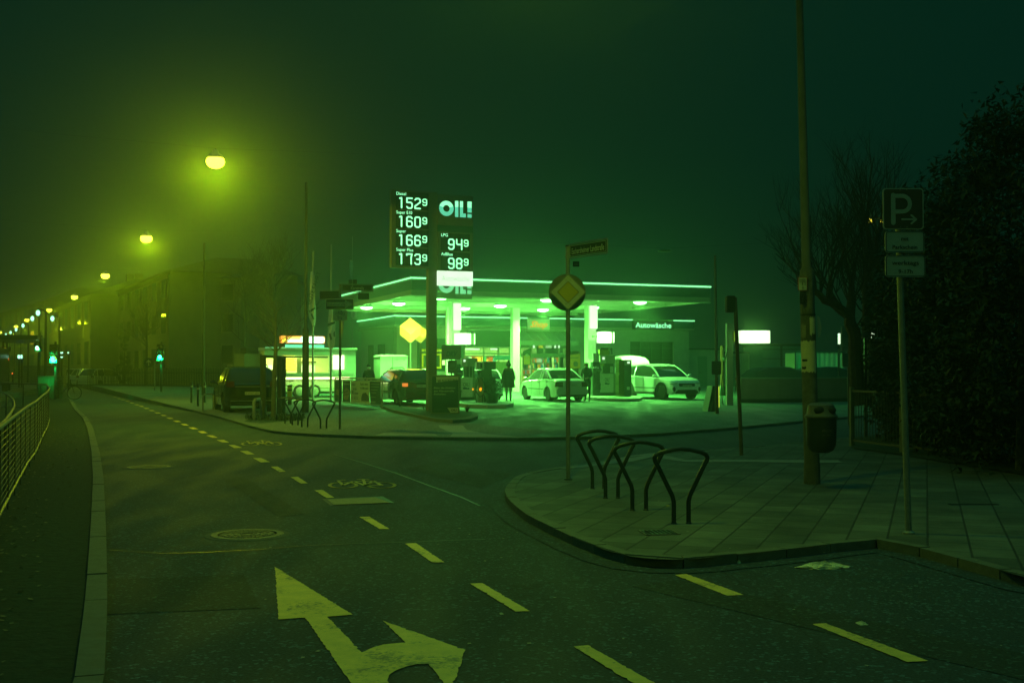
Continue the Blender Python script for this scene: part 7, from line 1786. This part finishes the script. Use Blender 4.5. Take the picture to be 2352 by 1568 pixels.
while s_ < cum[-1]:
    i = max(j for j in range(len(cum)) if cum[j] <= s_); i = min(i, len(pts) - 2); f = (s_ - cum[i]) / (cum[i + 1] - cum[i]); x = pts[i][0] + (pts[i + 1][0] - pts[i][0]) * f; y = pts[i][1] + (pts[i + 1][1] - pts[i][1]) * f
    mb = MB(); mb.box((x, y, .49), (.05, .014, .98), math.atan2(pts[i + 1][1] - pts[i][1], pts[i + 1][0] - pts[i][0])); mb.build("baluster", M_darksteel, t); s_ += 1.45
# tram tracks, platform
for off in (1.6, 3.04, 5.2, 6.64):
    L_ = offset_line([(x, y) for x, y in [(-1.5, 2)] + FP[:12] + [(-27, 66), (-50, 118), (-85, 190)]], off)
    mb = MB()
    for a, b in zip(L_[:-1], L_[1:]):
        mb.add([(a[0] - .035, a[1], .10), (b[0] - .035, b[1], .10), (b[0] + .035, b[1], .10), (a[0] + .035, a[1], .10)], [(0, 1, 2, 3)])
    struct(mb.build("tram_rail", mat("rail_steel", (.3, .3, .28), .25, .9)))
t = thing("curved_guard_rail", "thin curved guard rail bending round behind the tram railing", "guard rail", (0, 0, .08), 0)
P = [on(x, y, 1.0) for x, y in ((-30, 985), (0, 976.6), (13, 964), (26, 946), (31, 938), (33, 930), (31, 920), (24, 911), (15, 905), (0, 897), (-20, 893))]
mb = MB(); mb.tube([(p.x, p.y, .92) for p in P], .022, 7); mb.build("top_rail", M_railt, t, True)
for k in (1, 2, 4, 6, 8, 9): mb = MB(); mb.tube([(P[k].x, P[k].y, 0), (P[k].x, P[k].y, .92)], .02, 6); mb.build("post", M_railt, t, True)
pp = [(-32, 62), (-24.5, 52), (-33.5, 86), (-44, 86)]
mb = MB(); mb.prism([(-23.8, 47), (-20.9, 44.5), (-31.5, 76), (-39, 100), (-46, 98), (-36, 72)], .05, .34); struct(mb.build("platform", M_concrete))
c = on(45, 897, .3)
t = thing("tram_shelter", "dark tram stop shelter with a flat roof on the left platform", "shelter", (c.x, c.y, .34), R(110)); 
mb = MB(); mb.bb(-5, 5, -1.2, 1.2, 2.9, 3.15); mb.build("roof", M_pdk, t)
for x in (-4.6, -1.5, 1.5, 4.6): mb = MB(); mb.bb(x - .06, x + .06, .97, 1.07, 0, 2.9); mb.build("post", M_darksteel, t)
mb = MB(); mb.bb(-4.6, 4.6, .93, .96, .3, 2.5); mb.build("glass_wall", mat("shelter_glass", (.04, .06, .05), .2), t)
mb = MB(); mb.bb(-4, -1, .3, .75, .45, .5); mb.bb(-3.6, -3.5, .4, .7, 0, .45); mb.bb(-1.5, -1.4, .4, .7, 0, .45); mb.build("bench", M_darksteel, t)
def small_light(name, label, cat, x, y, D, wd, hh, mt, post_to=0.05, grp=None):
    p = at(x, y, D); m = D / FPX; t = thing(name, label, cat, (p.x, p.y, post_to), 0, grp); z = p.z - post_to
    mb = MB(); mb.slab(rrect(-wd * m / 2, wd * m / 2, z - hh * m / 2, z + hh * m / 2, .03), -.1, .0); mb.build("lit_face", mt, t)
    mb = MB(); mb.bb(-wd * m / 2 - .04, wd * m / 2 + .04, .001, .15, z - hh * m / 2 - .04, z + hh * m / 2 + .04); mb.bb(-.05, .05, .02, .12, 0, z - hh * m / 2 - .04); mb.build("housing", M_darksteel, t); return t, z, m
t, z, m = small_light("departure_display", "yellow departure display at the left picture edge", "display", 10, 801.5, 75, 22, 8, mat("display_face", (.02, .02, .01), .4))
mb = MB(); mb.bb(-11 * m, -7.5 * m, -.11, -.101, z - 3.5 * m, z + 3.5 * m); mb.build("lit_field", glow("display_yellow", (1, .85, 0), 1.2), t)
text("Südbahnhof 2"[:9], .11, MATS["display_yellow"], "lettering", t, -6 * m, z + .2 * m, -.105, 'LEFT', width=15 * m); text("Ginnheim", .10, MATS["display_yellow"], "lettering", t, -6 * m, z - 3 * m, -.105, 'LEFT', width=10 * m)
M_ledw = glow("small_white_light", (.4, 1, .65), 3.0)
small_light("ticket_machine", "left lit vending machine under the tram shelter", "machine", 44, 819, 78, 3.6, 8, M_ledw, grp="lit machines on the tram platform")
small_light("ticket_machine", "right lit vending machine under the tram shelter", "machine", 50, 819, 78, 3, 8, M_ledw, grp="lit machines on the tram platform")
M_redl = glow("red_light", (1, .12, .02), 2.2)
small_light("red_signal", "left red light low over the tram track", "signal", 13.5, 825, 90, 4.2, 7, M_redl); small_light("red_signal", "right small red light over the tram track", "signal", 19.5, 825, 90, 2.2, 5, M_redl); small_light("red_signal", "tiny red light at road level on the left", "signal", 29, 857.5, 90, 1.6, 3.5, M_redl)
small_light("lit_info_panel", "small lit panel right of the green signal", "panel", 133, 810, 78, 4, 3.2, M_ledw); small_light("lit_info_panel", "pair of lit panels beside the white lamp post", "panel", 141.5, 810, 78, 6.5, 3.2, M_ledw); small_light("lit_info_panel", "lower lit panel beside the white lamp post", "panel", 141.5, 820, 78, 6, 2.5, M_ledw); small_light("lit_info_panel", "tiny separate lit panel farther right", "panel", 157.5, 810, 80, 2, 3.4, M_ledw)

M_green = glow("green_signal", (.22, 1.0, .11), 2.4)
def signal(x, y, D, label, mtl, r, head=True, power=30, col=(.0, 1, .16), pole_dx=0):
    p = at(x, y, D); m = D / FPX; t = thing("traffic_light", label, "traffic light", (p.x, p.y, .06), 0); z = p.z - .06
    mb = MB(); mb.tube([(pole_dx, .25, 0), (pole_dx, .25, z + .9)], .06, 8); mb.build("pole", M_darksteel, t, True)
    mb = MB(); mb.slab(rrect(-.2, .2, z - .2, z + .75, .06), -.02, .18); mb.build("signal_housing", M_matte_black, t)
    mb = MB()
    for k in (0, .28, .56): mb.lathe((0, -.02, z + k), [(.13, 0), (.13, -.14), (.118, -.14), (.118, 0)], 14, 'y', R(-20), R(200))
    mb.build("visor", M_matte_black, t)
    mb = MB(); mb.sphere((0, -.03, z), (r, .06, r), 14, 8); mb.build("green_lens", mtl, t, True)
    mb = MB(); mb.sphere((0, -.02, z + .28), (.10, .04, .10), 10, 6); mb.sphere((0, -.02, z + .56), (.10, .04, .10), 10, 6); mb.build("dark_lenses", mat("lens_dark", (.03, .02, .015), .3), t, True)
    ld = bpy.data.lights.new("signal_light", 'SPOT'); ld.energy = power; ld.color = col; ld.shadow_soft_size = .08; ld.spot_size = R(150); ld.spot_blend = .8
    lo = bpy.data.objects.new("signal_light", ld); C.objects.link(lo); lo.location = (0, -.2, z); lo.rotation_euler = (R(90), 0, 0); lo.parent = t
    return t, z
signal(122.8, 824.5, 58, "big bright green traffic light at the left, nearest of its kind", M_green, .17, power=1800)
signal(368, 820, 66, "green traffic light in the middle of the street, in front of the old facade", M_green, .115, power=1000)
t, z = signal(87, 799, 66, "tall white and green tram signal left of the bright green light", glow("tram_signal", (.35, 1, .6), 7.0), .13, power=60)
p = at(342, 833, 69); t = thing("direction_sign", "round arrow sign on a thin pole left of the middle traffic light", "road sign", (p.x, p.y, .06), 0); z = p.z - .06
mb = MB(); mb.slab(circ(0, z, .30, 24), -.03, 0); mb.build("disc", M_signblue, t); mb = MB(); stroke(mb, [(0, z - .16), (0, z + .13)], .05, -.031); stroke(mb, [(-.12, z + .03), (0, z + .16), (.12, z + .03)], .05, -.031); mb.build("arrow", M_signwhite, t)
mb = MB(); mb.tube([(.34, .05, 0), (.34, .05, z + .1)], .035, 8); mb.tube([(0, .02, z), (.34, .05, z)], .02, 6); mb.build("pole", M_galv, t, True)
# bicycle and switch cabinet in the dark by the signals
c = on(112, 915, .08)
t = thing("switch_cabinet", "dark grey switch cabinet beside the railing end", "cabinet", (c.x, c.y, .07), 0); mb = MB(); mb.bb(-.55, .55, 0, .4, 0, 1.1); mb.build("body", M_pdk, t); mb = MB(); mb.bb(-.6, .6, -.04, .45, 1.1, 1.16); mb.build("lid", M_darksteel, t); mb = MB(); mb.bb(-.005, .005, -.01, -.002, .1, 1.05); mb.bb(.05, .09, -.03, -.002, .55, .7); mb.build("door_handle", M_galv, t)
c = on(145, 918, .08)
t = thing("bicycle", "dark bicycle leaning at the cabinet by the green traffic light", "bicycle", (c.x, c.y, .085), R(25))
for x in (-.52, .52):
    mb = MB(); mb.tube([(x + .33 * math.cos(R(a)), 0, .335 + .33 * math.sin(R(a))) for a in range(0, 360, 20)], .02, 6, closed=True)
    for k in range(8): a = R(45 * k); mb.tube([(x, 0, .335), (x + .31 * math.cos(a), 0, .335 + .31 * math.sin(a))], .003, 3)
    mb.build("wheel", M_tyre, t)
mb = MB(); mb.tube([(-.52, 0, .335), (-.08, 0, .30), (.36, 0, .80), (-.16, 0, .82), (-.08, 0, .30)], .018, 6); mb.tube([(-.52, 0, .335), (-.16, 0, .82)], .014, 6); mb.tube([(.52, 0, .335), (.36, 0, .82), (.34, 0, .98)], .018, 6); mb.build("frame", M_darksteel, t, True)
mb = MB(); mb.tube([(.30, -.28, 1.0), (.38, 0, .99), (.30, .28, 1.0)], .015, 6); mb.build("handlebar", M_galv, t); mb = MB(); mb.sphere((-.20, 0, .93), (.14, .07, .04), 10, 6); mb.tube([(-.16, 0, .82), (-.18, 0, .92)], .014, 5); mb.build("saddle", M_black, t, True)

# ================================================================== FAR BUILDINGS
def house(name, label, p0, p1, dep, H_, floors, bays, wallm, eave=.4, chimneys=(), lit=(), roof_h=2.2, base=1.4):
    p0, p1 = Vector(p0), Vector(p1); L_ = (p1 - p0).length; ang = math.atan2(p1.y - p0.y, p1.x - p0.x)
    t = thing(name, label, "building", (p0.x, p0.y, 0.05), ang)
    mb = MB(); mb.bb(0, L_, 0, dep, 0, H_); mb.build("wall", wallm, t)
    mb = MB(); mb.bb(-.03, L_ + .03, -.06, -.002, 0, base); mb.bb(-.04, L_ + .04, -.14, -.002, H_ - .5, H_ - .25); mb.bb(-.03, L_ + .03, -.08, -.002, H_ / floors + .1, H_ / floors + .32)
    for k in range(1 + bays // 3): x = min(L_ - .3, k * 3 * L_ / bays); mb.bb(x, x + .3, -.05, -.001, base, H_ - .5)
    mb.build("mouldings", mat("stucco_trim", (.22, .20, .13), .9, noise=.2), t)
    mb = MB(); e = eave; mb.add([(-e, -e, H_), (L_ + e, -e, H_), (L_ + e, dep + e, H_), (-e, dep + e, H_), (0, dep * .35, H_ + roof_h), (L_, dep * .35, H_ + roof_h), (L_, dep * .65, H_ + roof_h), (0, dep * .65, H_ + roof_h)], [(3, 2, 1, 0), (4, 5, 6, 7), (0, 1, 5, 4), (1, 2, 6, 5), (2, 3, 7, 6), (3, 0, 4, 7)])
    rf = mb.build("roof", M_roof, t)
    for cxx, ch in chimneys: mb = MB(); mb.bb(cxx, cxx + .9, dep * .4, dep * .4 + .7, H_ + roof_h * .5, H_ + roof_h + ch); mb.build("chimney", wallm, rf)
    fh = (H_ - base * .6) / floors; w_ = L_ / bays * .42
    for f in range(floors):
        for k in range(bays):
            xc = L_ * (k + .5) / bays; z0 = base * .6 + fh * f + fh * .28; z1 = z0 + fh * .56
            mb = MB(); mb.bb(xc - w_ / 2 - .12, xc + w_ / 2 + .12, -.07, -.003, z0 - .12, z1 + .12); wn = mb.build("window", MATS["stucco_trim"], t)
            mb = MB(); mb.bb(xc - w_ / 2, xc + w_ / 2, -.085, -.071, z0, z1); mb.build("pane", (mat("window_lit", (.3, .2, .02), .5, em=(1, .7, .02), es=.8) if (f, k) in lit else M_glass), wn)
    return t
house("old_building", "farthest old building at the left end of the street", (-92, 200), (-62.5, 152), 12, 10.5, 3, 9, M_oldwall, lit=((1, 7),), roof_h=2)
house("old_building", "pale old building with a chimney behind the parked cars", (-59.5, 146), (-41.5, 112), 12, 8.9, 2, 7, M_oldwall2, chimneys=((29, 1.2), (34.5, .8)), roof_h=1.6)
house("old_building", "tall dim old facade behind the middle traffic light", (-38.0, 110), (-26.2, 87), 10, 9.0, 3, 6, M_oldwall2, roof_h=1.2)
house("old_building", "dim old house at the corner behind the dark parked car", (-25.4, 90), (-21.0, 88), 8, 8.6, 3, 2, M_oldwall, base=2.2, roof_h=1.2)
# garden wall / fence line in front of the old facades
a, b = Vector((-31.3, 84)), Vector((-17.5, 76)); ang = math.atan2(b.y - a.y, b.x - a.x)
t = thing("fence", "dark picket fence in front of the tall old facade", "fence", (a.x, a.y, .1), ang); Lf = (b - a).length
mb = MB()
k = 0
while k * .16 < Lf: mb.bb(k * .16 - .02, k * .16 + .02, -.02, .02, .0, 1.5 + .06 * (k % 2)); k += 1
mb.build("pickets", M_darksteel, t); mb = MB(); mb.bb(0, Lf, .021, .05, .3, .36); mb.bb(0, Lf, .021, .05, 1.2, 1.26); mb.build("rails", M_darksteel, t)
a, b = Vector((-46, 107)), Vector((-37.5, 95)); ang = math.atan2(b.y - a.y, b.x - a.x)
t = thing("garden_wall", "low dark garden wall behind the cypress", "wall", (a.x, a.y, .05), ang); mb = MB(); Lf = (b - a).length; mb.bb(0, Lf, 0, .3, 0, 1.7); mb.build("wall", M_oldwall, t); mb = MB(); mb.bb(-.05, Lf + .05, -.05, .35, 1.7, 1.8); mb.build("coping", M_roof, t)
def cloud_tree(name, label, c, base_h, H_, rad, n, seed, cat="tree", leaf=.16, prof=None, trunk_r=.12):
    rr = random.Random(seed); t = thing(name, label, cat, c, 0); mb = MB(); mb.tube([(0, 0, 0), (.05, 0, base_h + (H_ - base_h) * .6)], [trunk_r, trunk_r * .4], 7); mb.build("trunk", M_bark, t, True); mb = MB(); clumps = []
    for k in range(max(12, n // 90)):
        u = rr.random(); r_ = rad * (prof(u) if prof else math.sin(math.pi * (.08 + .88 * u)) ** .6); a = rr.random() * 6.28; q = r_ * rr.random() ** .5
        clumps.append((q * math.cos(a), q * math.sin(a), base_h + (H_ - base_h) * u, rad * rr.uniform(.14, .34)))
    for k in range(n):
        cx, cy_, cz, cr_ = rr.choice(clumps); d = Vector((rr.gauss(0, 1), rr.gauss(0, 1), rr.gauss(0, 1))).normalized() * cr_ * rr.random() ** .4; p = Vector((cx, cy_, cz)) + d
        e1 = Vector((rr.uniform(-1, 1), rr.uniform(-1, 1), rr.uniform(-1, .4))).normalized() * leaf * rr.uniform(.6, 1.3); e2 = e1.cross(Vector((rr.uniform(-1, 1), rr.uniform(-1, 1), 1))).normalized() * leaf * .3
        mb.add([p - e2, p + e1 * .5 - e2 * .6, p + e1, p + e1 * .5 + e2 * .8], [(0, 1, 2, 3)])
    mb.build("crown", M_leaf, t); return t
q = at(284, 880, 92); cloud_tree("cypress", "dark narrow cypress in front of the pale old building", (q.x, q.y, .05), .6, 4.4, .62, 2600, 4, prof=lambda u: 1.05 - .55 * u, leaf=.14)
# thin masts standing in the fog
for (x, yt, yb, D, s, r_) in ((467, 560, 900, 60, "thin overhead line mast rising left of the dark car", .05), (375, 640, 880, 100, "thin mast before the tall old facade", .07), (314, 640, 700, 112, "", 0)):
    if not s: continue
    q = at(x, yb, D); zt = EYE + (845 - yt) / FPX * D; t = thing("line_mast", s, "mast", (q.x, q.y, .05), 0, "overhead line masts in the fog"); mb = MB(); mb.tube([(0, 0, 0), (0, 0, zt)], [r_ * 1.6, r_], 8); mb.build("shaft", MATS["mast_dark"], t, True); mb = MB(); mb.lathe((0, 0, 0), [(r_ * 3, 0), (r_ * 3, .05)], 8); mb.build("foot", M_darksteel, t)
# bare street trees in the fog
def bare_tree(label, c, h, seed, rtr=.12, dep=3, kids=4, name="bare_tree"):
    rr = random.Random(seed); t = thing(name, label, "tree", c, 0, "bare street trees in the fog"); mb = MB(); mb.tube([(0, 0, 0), (.05, 0, h * .4), (0, .1, h * .72)], [rtr, rtr * .7, rtr * .35], 8); mb.build("trunk", M_bark, t, True); mb = MB()
    for k in range(11):
        z = h * rr.uniform(.33, .72); a = rr.random() * 6.28; branch(mb, Vector((0.02, 0.03, z)), Vector((math.cos(a), math.sin(a), rr.uniform(.5, 1.4))).normalized(), h * rr.uniform(.18, .3), rtr * .33, dep, rr, kids=kids)
    mb.build("crown", M_bark, t)
q = onf(495, 925); bare_tree("bare street tree behind the dark parked car", (q.x, q.y + 12, .2), 8.5, 3)
q = onf(560, 905); bare_tree("bare street tree left of the food truck", (q.x, q.y, .3), 8, 7, .10)
q = on(335, 892, .1); bare_tree("bare street tree in front of the old facades", (q.x, q.y, .1), 8, 12, .12)
# bollards / posts on the far crossing corner
for i, (x, y) in enumerate(((455, 933), (440, 925), (470, 925))):
    q = onf(x, y); t = thing("kerb_post", ["short dark post at the crossing, nearest of three", "short dark post at the crossing, left of three", "short dark post at the crossing, right of three"][i], "post", q, 0, "short posts at the crossing"); mb = MB(); mb.lathe((0, 0, 0), [(.05, 0), (.05, .85), (.03, .92), (0, .93)], 10); mb.build("shaft", M_darksteel, t, True); mb = MB(); mb.lathe((0, 0, 0), [(.052, .68), (.052, .76)], 10); mb.build("band", M_signwhite, t)

# ================================================================== RIGHT SIDE BACKGROUND
a = onf(1702, 925); b = onf(2010, 921)
t = thing("low_wall", "low dark rendered wall at the right edge of the forecourt", "wall", (a.x, a.y, a.z - .05), math.atan2(b.y - a.y, b.x - a.x)); L_ = (Vector((b.x, b.y)) - Vector((a.x, a.y))).length; hw_ = (925 - 867) / FPX * a.y
mb = MB(); mb.bb(0, L_, 0, .25, 0, hw_); mb.build("wall", mat("dark_render", (.16, .15, .11), .9, noise=.2, nscale=2), t); mb = MB(); mb.bb(-.04, L_ + .04, -.04, .29, hw_, hw_ + .05); mb.build("coping", mat("coping_green", (.20, .28, .2), .6), t)
mb = MB(); mb.bb(0, L_, -.03, -.002, 0, .22); mb.build("plinth", M_matte_black, t)
p = at(1752, 870, 78); q = at(1827, 870, 80)
t = thing("garage", "dim teal garage wall with panel joints behind the low wall", "building", (p.x, p.y, .35), 0.05); w_ = q.x - p.x; h_ = EYE - .35 + (845 - 795) / FPX * 79
mb = MB(); mb.bb(0, w_, 0, 5, 0, h_); mb.build("wall", mat("teal_wall", (.10, .22, .22), .7, noise=.15), t); mb = MB()
for k in range(4): mb.bb(0, w_, -.03, -.002, h_ * (k + 1) / 4.4, h_ * (k + 1) / 4.4 + .06)
mb.bb(w_ * .45, w_ * .5, -.04, -.002, 0, h_); mb.build("panel_joints", M_matte_black, t); mb = MB(); mb.bb(-.1, w_ + .1, -.1, 5.1, h_, h_ + .15); mb.build("roof", M_matte_black, t)
p = at(1828, 880, 62); q = at(1940, 880, 62)
t = thing("container", "pale corrugated container behind the mast", "container", (p.x, p.y, .28), 0); w_ = q.x - p.x; h_ = EYE - .28 + (845 - 810) / FPX * 62
mb = MB(); n = 40; P = [(w_ * k / n, (0 if (k // 2) % 2 else .05) if k > n * .42 else .02) for k in range(n + 1)]; mb.prism([(x, y) for x, y in P] + [(w_, 2.4), (0, 2.4)], 0, h_); mb.build("body", mat("container_pale", (.34, .40, .26), .6, noise=.1), t)
mb = MB(); mb.bb(.1, w_ * .40, -.05, -.01, .3, h_ - .15); mb.build("door_panel", mat("container_green", (.10, .34, .20), .6), t); mb = MB(); mb.bb(-.05, 0, -.06, .05, 0, h_ + .05); mb.bb(w_ * .41, w_ * .43, -.07, .01, 0, h_); mb.bb(-.05, w_ + .05, -.06, .0, h_, h_ + .08); mb.build("frame", M_pdk, t)
arealight("container_light", t, (w_ * .35, -4.0, 3.6), 60, (.06, 1, .3), .5, rot=(R(55), 0, 0))  # area light aimed at the container front, no fixture modelled
for (x0, x1, y0, y1, D, s) in ((1925.3, 1929.5, 765.5, 790, 58, "thin white tube light left of the tree"), (1984, 2007, 765, 790, 60, "white lit box sign behind the bare tree trunks")):
    p = at((x0 + x1) / 2, (y0 + y1) / 2, D); m = D / FPX; t = thing("lit_sign", s, "lit sign", (p.x, p.y, .25), 0); z = p.z - .25
    mb = MB(); mb.bb((x0 - x1) / 2 * m, (x1 - x0) / 2 * m, -.06, .06, z - (y1 - y0) / 2 * m, z + (y1 - y0) / 2 * m); mb.build("lit_box", M_box, t); mb = MB(); mb.bb(-.04, .04, .07, .15, 0, z + .2); mb.build("post", M_darksteel, t)
# slatted board and small sign in the garden
c = on(1950, 905, .3); D = 30
p = at(1950, 900, D); t = thing("garden_board", "slatted slanting board on a post left of the bare tree trunk", "board", (p.x, p.y, .14), 0); m = D / FPX; X = lambda x: (x - 1950) * m; Z = lambda y: EYE - .14 + (845 - y) * m
mb = MB()
for k in range(6): u = k / 6; mb.slab([(X(1934 + 26 * u), Z(803)), (X(1934 + 26 * u) + .035, Z(803)), (X(1934 + 17 * u) + .035, Z(749)), (X(1934 + 17 * u), Z(749))], -.02, .02)
mb.slab([(X(1934), Z(806)), (X(1965), Z(806)), (X(1963), Z(797)), (X(1934), Z(797))], -.03, .0); mb.build("slats", mat("slat_wood", (.30, .32, .20), .7, noise=.3), t)
mb = MB(); mb.bb(X(1935), X(1965), -.02, .02, Z(842), Z(811)); mb.build("lower_panel", mat("panel_greenish", (.14, .26, .16), .7), t); mb = MB(); mb.bb(X(1948), X(1952), .021, .06, 0, Z(750)); mb.build("post", M_wood, t)
# notice board behind the fence
D = 25; p = at(2033, 900, D); t = thing("notice_board", "framed notice board with pinned papers beside the bare tree", "notice board", (p.x, p.y, .14), R(-4)); m = D / FPX; X = lambda x: (x - 2033) * m; Z = lambda y: EYE - .14 + (845 - y) * m
mb = MB()
for (a_, b_, c_, d_) in ((1994, 2072, 778, 784), (1994, 2072, 886, 893), (1994, 1999, 784, 886), (2067, 2072, 784, 886)): mb.bb(X(a_), X(b_), -.05, .05, Z(d_), Z(c_))
mb.build("frame", mat("board_frame", (.28, .27, .2), .6, noise=.1), t); mb = MB(); mb.bb(X(1999), X(2067), -.0, .04, Z(886), Z(784)); mb.build("back_panel", mat("board_felt", (.05, .06, .04), .9), t)
mb = MB(); mb.bb(X(2000), X(2066), -.03, -.005, Z(805), Z(787)); mb.build("title_strip", mat("title_strip", (.30, .26, .16), .7), t)
text("Ev. Gemeinde", .035, M_matte_black, "lettering", t, X(2033), Z(801), -.031, width=X(2060) - X(2008))
rr = random.Random(1)
for i, (a_, b_, c_, d_) in enumerate(((2013, 2023, 812, 825), (2012, 2024, 836, 850), (2012, 2023, 851, 860), (2024, 2042, 824, 838), (2024, 2040, 840, 858), (2045, 2058, 815, 832))):
    mb = MB(); mb.bb(X(a_), X(b_), -.012, -.002, Z(d_), Z(c_)); mb.build("pinned_paper", mat("old_note", (.42, .36, .22), .8, noise=.2), t)
for x in (1990, 2074): mb = MB(); mb.bb(X(x) - .03, X(x) + .03, .0, .06, 0, Z(776)); mb.build("post", M_darksteel, t)
# garden fence
F0 = on(1957, 1024, KZ); F1 = on(2073, 1040, KZ); F2 = Vector((10.3, 13.2, KZ))
for i, (a, b, s) in enumerate(((F0, F1, "first panel run of the dark bar fence with a pale end post"), (F1, F2, "second run of the dark bar fence under the hedge"))):
    L_ = (b - a).length; t = thing("bar_fence", s, "fence", a, math.atan2(b.y - a.y, b.x - a.x)); hf = 1.13 if i == 0 else 1.1
    mb = MB(); mb.bb(0, L_, -.015, .015, .10, .14); mb.build("bottom_rail", mat("fence_paint", (.07, .08, .055), .6, noise=.2), t); mb = MB(); mb.bb(0, L_, -.015, .015, hf - .04, hf); mb.build("top_rail", mat("fence_paint", (.07, .08, .055), .6, noise=.2), t)
    mb = MB(); k = 0
    while k * .11 < L_: mb.tube([(k * .11 + .06, 0, .12), (k * .11 + .06, 0, hf - .02)], .008, 5); k += 1
    mb.build("bars", MATS["fence_paint"], t)
    mb = MB(); mb.bb(-.04, .04, -.04, .04, 0, hf + .06); mb.build("post", mat("fence_post", (.15, .17, .11), .6), t)
# leafless trees at the right
def limb_tree(label, basepx, D, limbs, seed, twigs=40, lenr=(.8, 1.8)):
    p = at(basepx[0], basepx[1], D); t = thing("bare_tree", label, "tree", (p.x, p.y, .14), 0); m = D / FPX; rr = random.Random(seed)
    V = lambda x, y, d=0: Vector(((x - basepx[0]) * m, d, EYE - .14 + (845 - y) * m))
    mb = MB(); allp = []
    for L_ in limbs:
        pts = [V(q[0], q[1], q[3] if len(q) > 3 else 0) for q in L_]; pts2 = []
        for a, b in zip(pts[:-1], pts[1:]): pts2 += [a, (a + b) / 2 + Vector((rr.uniform(-1, 1), rr.uniform(-1, 1), 0)) * .03]
        pts2.append(pts[-1]); rs = []
        for i in range(len(L_) - 1): rs += [L_[i][2] * m / 2, (L_[i][2] + L_[i + 1][2]) / 2 * m / 2]
        rs.append(L_[-1][2] * m / 2); mb.tube(pts2, rs, 9); allp += [(pts2[i], (pts2[i] - pts2[i - 1]).normalized()) for i in range(2, len(pts2))]
    mb.build("trunk", M_bark, t, True); mb = MB()
    for k in range(twigs):
        p0, d0 = rr.choice(allp)
        if p0.z < 2.0: continue
        d = (d0 + Vector((rr.uniform(-1, 1), rr.uniform(-1, 1), rr.uniform(-.3, 1)))).normalized(); branch(mb, p0, d, rr.uniform(*lenr), .022, 3, rr, kids=3)
    mb.build("crown", M_bark, t)
limb_tree("gnarled bare tree with forked limbs left of the notice board", (1972, 912), 24.5, [[(1975, 930, 40), (1968, 860, 34), (1966, 800, 32), (1962, 760, 30), (1952, 725, 26), (1920, 700, 20), (1895, 690, 17), (1872, 665, 13), (1868, 630, 8)], [(1952, 728, 24), (1957, 690, 18), (1958, 650, 13), (1965, 600, 7)], [(1900, 692, 12), (1905, 660, 9), (1915, 620, 6)]], 3, 38)
limb_tree("straight bare tree trunk just behind the gnarled one", (1990, 912), 26, [[(1988, 930, 30), (1990, 850, 24), (1991, 760, 21), (1992, 690, 19), (1993, 650, 17), (1988, 600, 11), (1996, 540, 6)], [(1992, 660, 14), (2012, 600, 8), (2020, 545, 4)]], 5, 34)
limb_tree("slanting bare tree behind the notice board", (2045, 900), 28, [[(2052, 930, 28), (2048, 800, 20), (2040, 760, 17), (2022, 722, 14), (2003, 690, 10), (1995, 660, 6)], [(2040, 765, 12), (2052, 700, 8), (2060, 650, 5)]], 6, 30)
# evergreen hedge trees on the far right
for i, (x, D, H_, rad, n, s) in enumerate(((2110, 24, 3.8, 1.2, 15000, "leftmost dark evergreen of the hedge"), (2175, 21, 4.6, 1.4, 15000, "second dark evergreen of the hedge"), (2260, 19, 5.0, 1.5, 15000, "third dark evergreen of the hedge"), (2345, 17, 5.4, 1.6, 15000, "rightmost dark evergreen of the hedge"), (2075, 25.5, 2.6, .7, 3000, "low dark shrub climbing over the notice board"))):
    q = at(x, 1000, D); cloud_tree("evergreen" if i < 4 else "shrub", s, (q.x, q.y, .13), .15, H_, rad, n, 30 + i, cat="tree" if i < 4 else "shrub", leaf=.13, trunk_r=.09)
# lamp head behind the trees
p = at(2013, 507, 44); t = thing("street_lamp", "small yellow lamp glimpsed behind the P sign", "street lamp", (p.x, p.y, .2), 0); z = p.z - .2; mb = MB(); mb.sphere((-.25, 0, z), (.20, .1, .07), 10, 6); mb.sphere((.22, 0, z), (.10, .1, .07), 10, 6); mb.build("lit_bowl", glow("far_yellow", (1, .85, .05), 2.0), t, True); mb = MB(); mb.tube([(.35, .1, 0), (.35, .1, z + .2)], .05, 8); mb.tube([(.35, .1, z + .15), (-.3, .02, z + .12)], .04, 6); mb.build("pole", M_darksteel, t, True)
# dim hanging lamp housing over the side street
p = at(1527, 575, 40); t = thing("unlit_lamp", "unlit hanging lamp housing over the side street", "street lamp", p, 0); mb = MB(); mb.sphere((0, 0, 0), (.26, .2, .06), 14, 6); mb.build("housing", mat("green_housing", (.03, .15, .07), .4), t, True); mb = MB(); mb.tube([(-7, 0, .45), (0, 0, .06), (7, 0, .45)], .002, 4); mb.build("span_wire", M_black, t)

# ================================================================== HAZE
mb = MB(); mb.bb(GX0 - 6, GX1 + 6, GY0 - 6, GY1 + 6, -1.2, 17.0)
hm = bpy.data.materials.new("haze_air"); hm.use_nodes = True; n = hm.node_tree; n.nodes.clear()
ou = n.nodes.new("ShaderNodeOutputMaterial"); pv_ = n.nodes.new("ShaderNodeVolumePrincipled"); n.links.new(pv_.outputs[0], ou.inputs["Volume"])
pv_.inputs["Color"].default_value = (.58, .80, .54, 1); pv_.inputs["Density"].default_value = 0.0048; pv_.inputs["Anisotropy"].default_value = 0.89
hz_ = mb.build("haze", hm); tag(hz_, "thin night fog filling the whole street", kind='stuff')
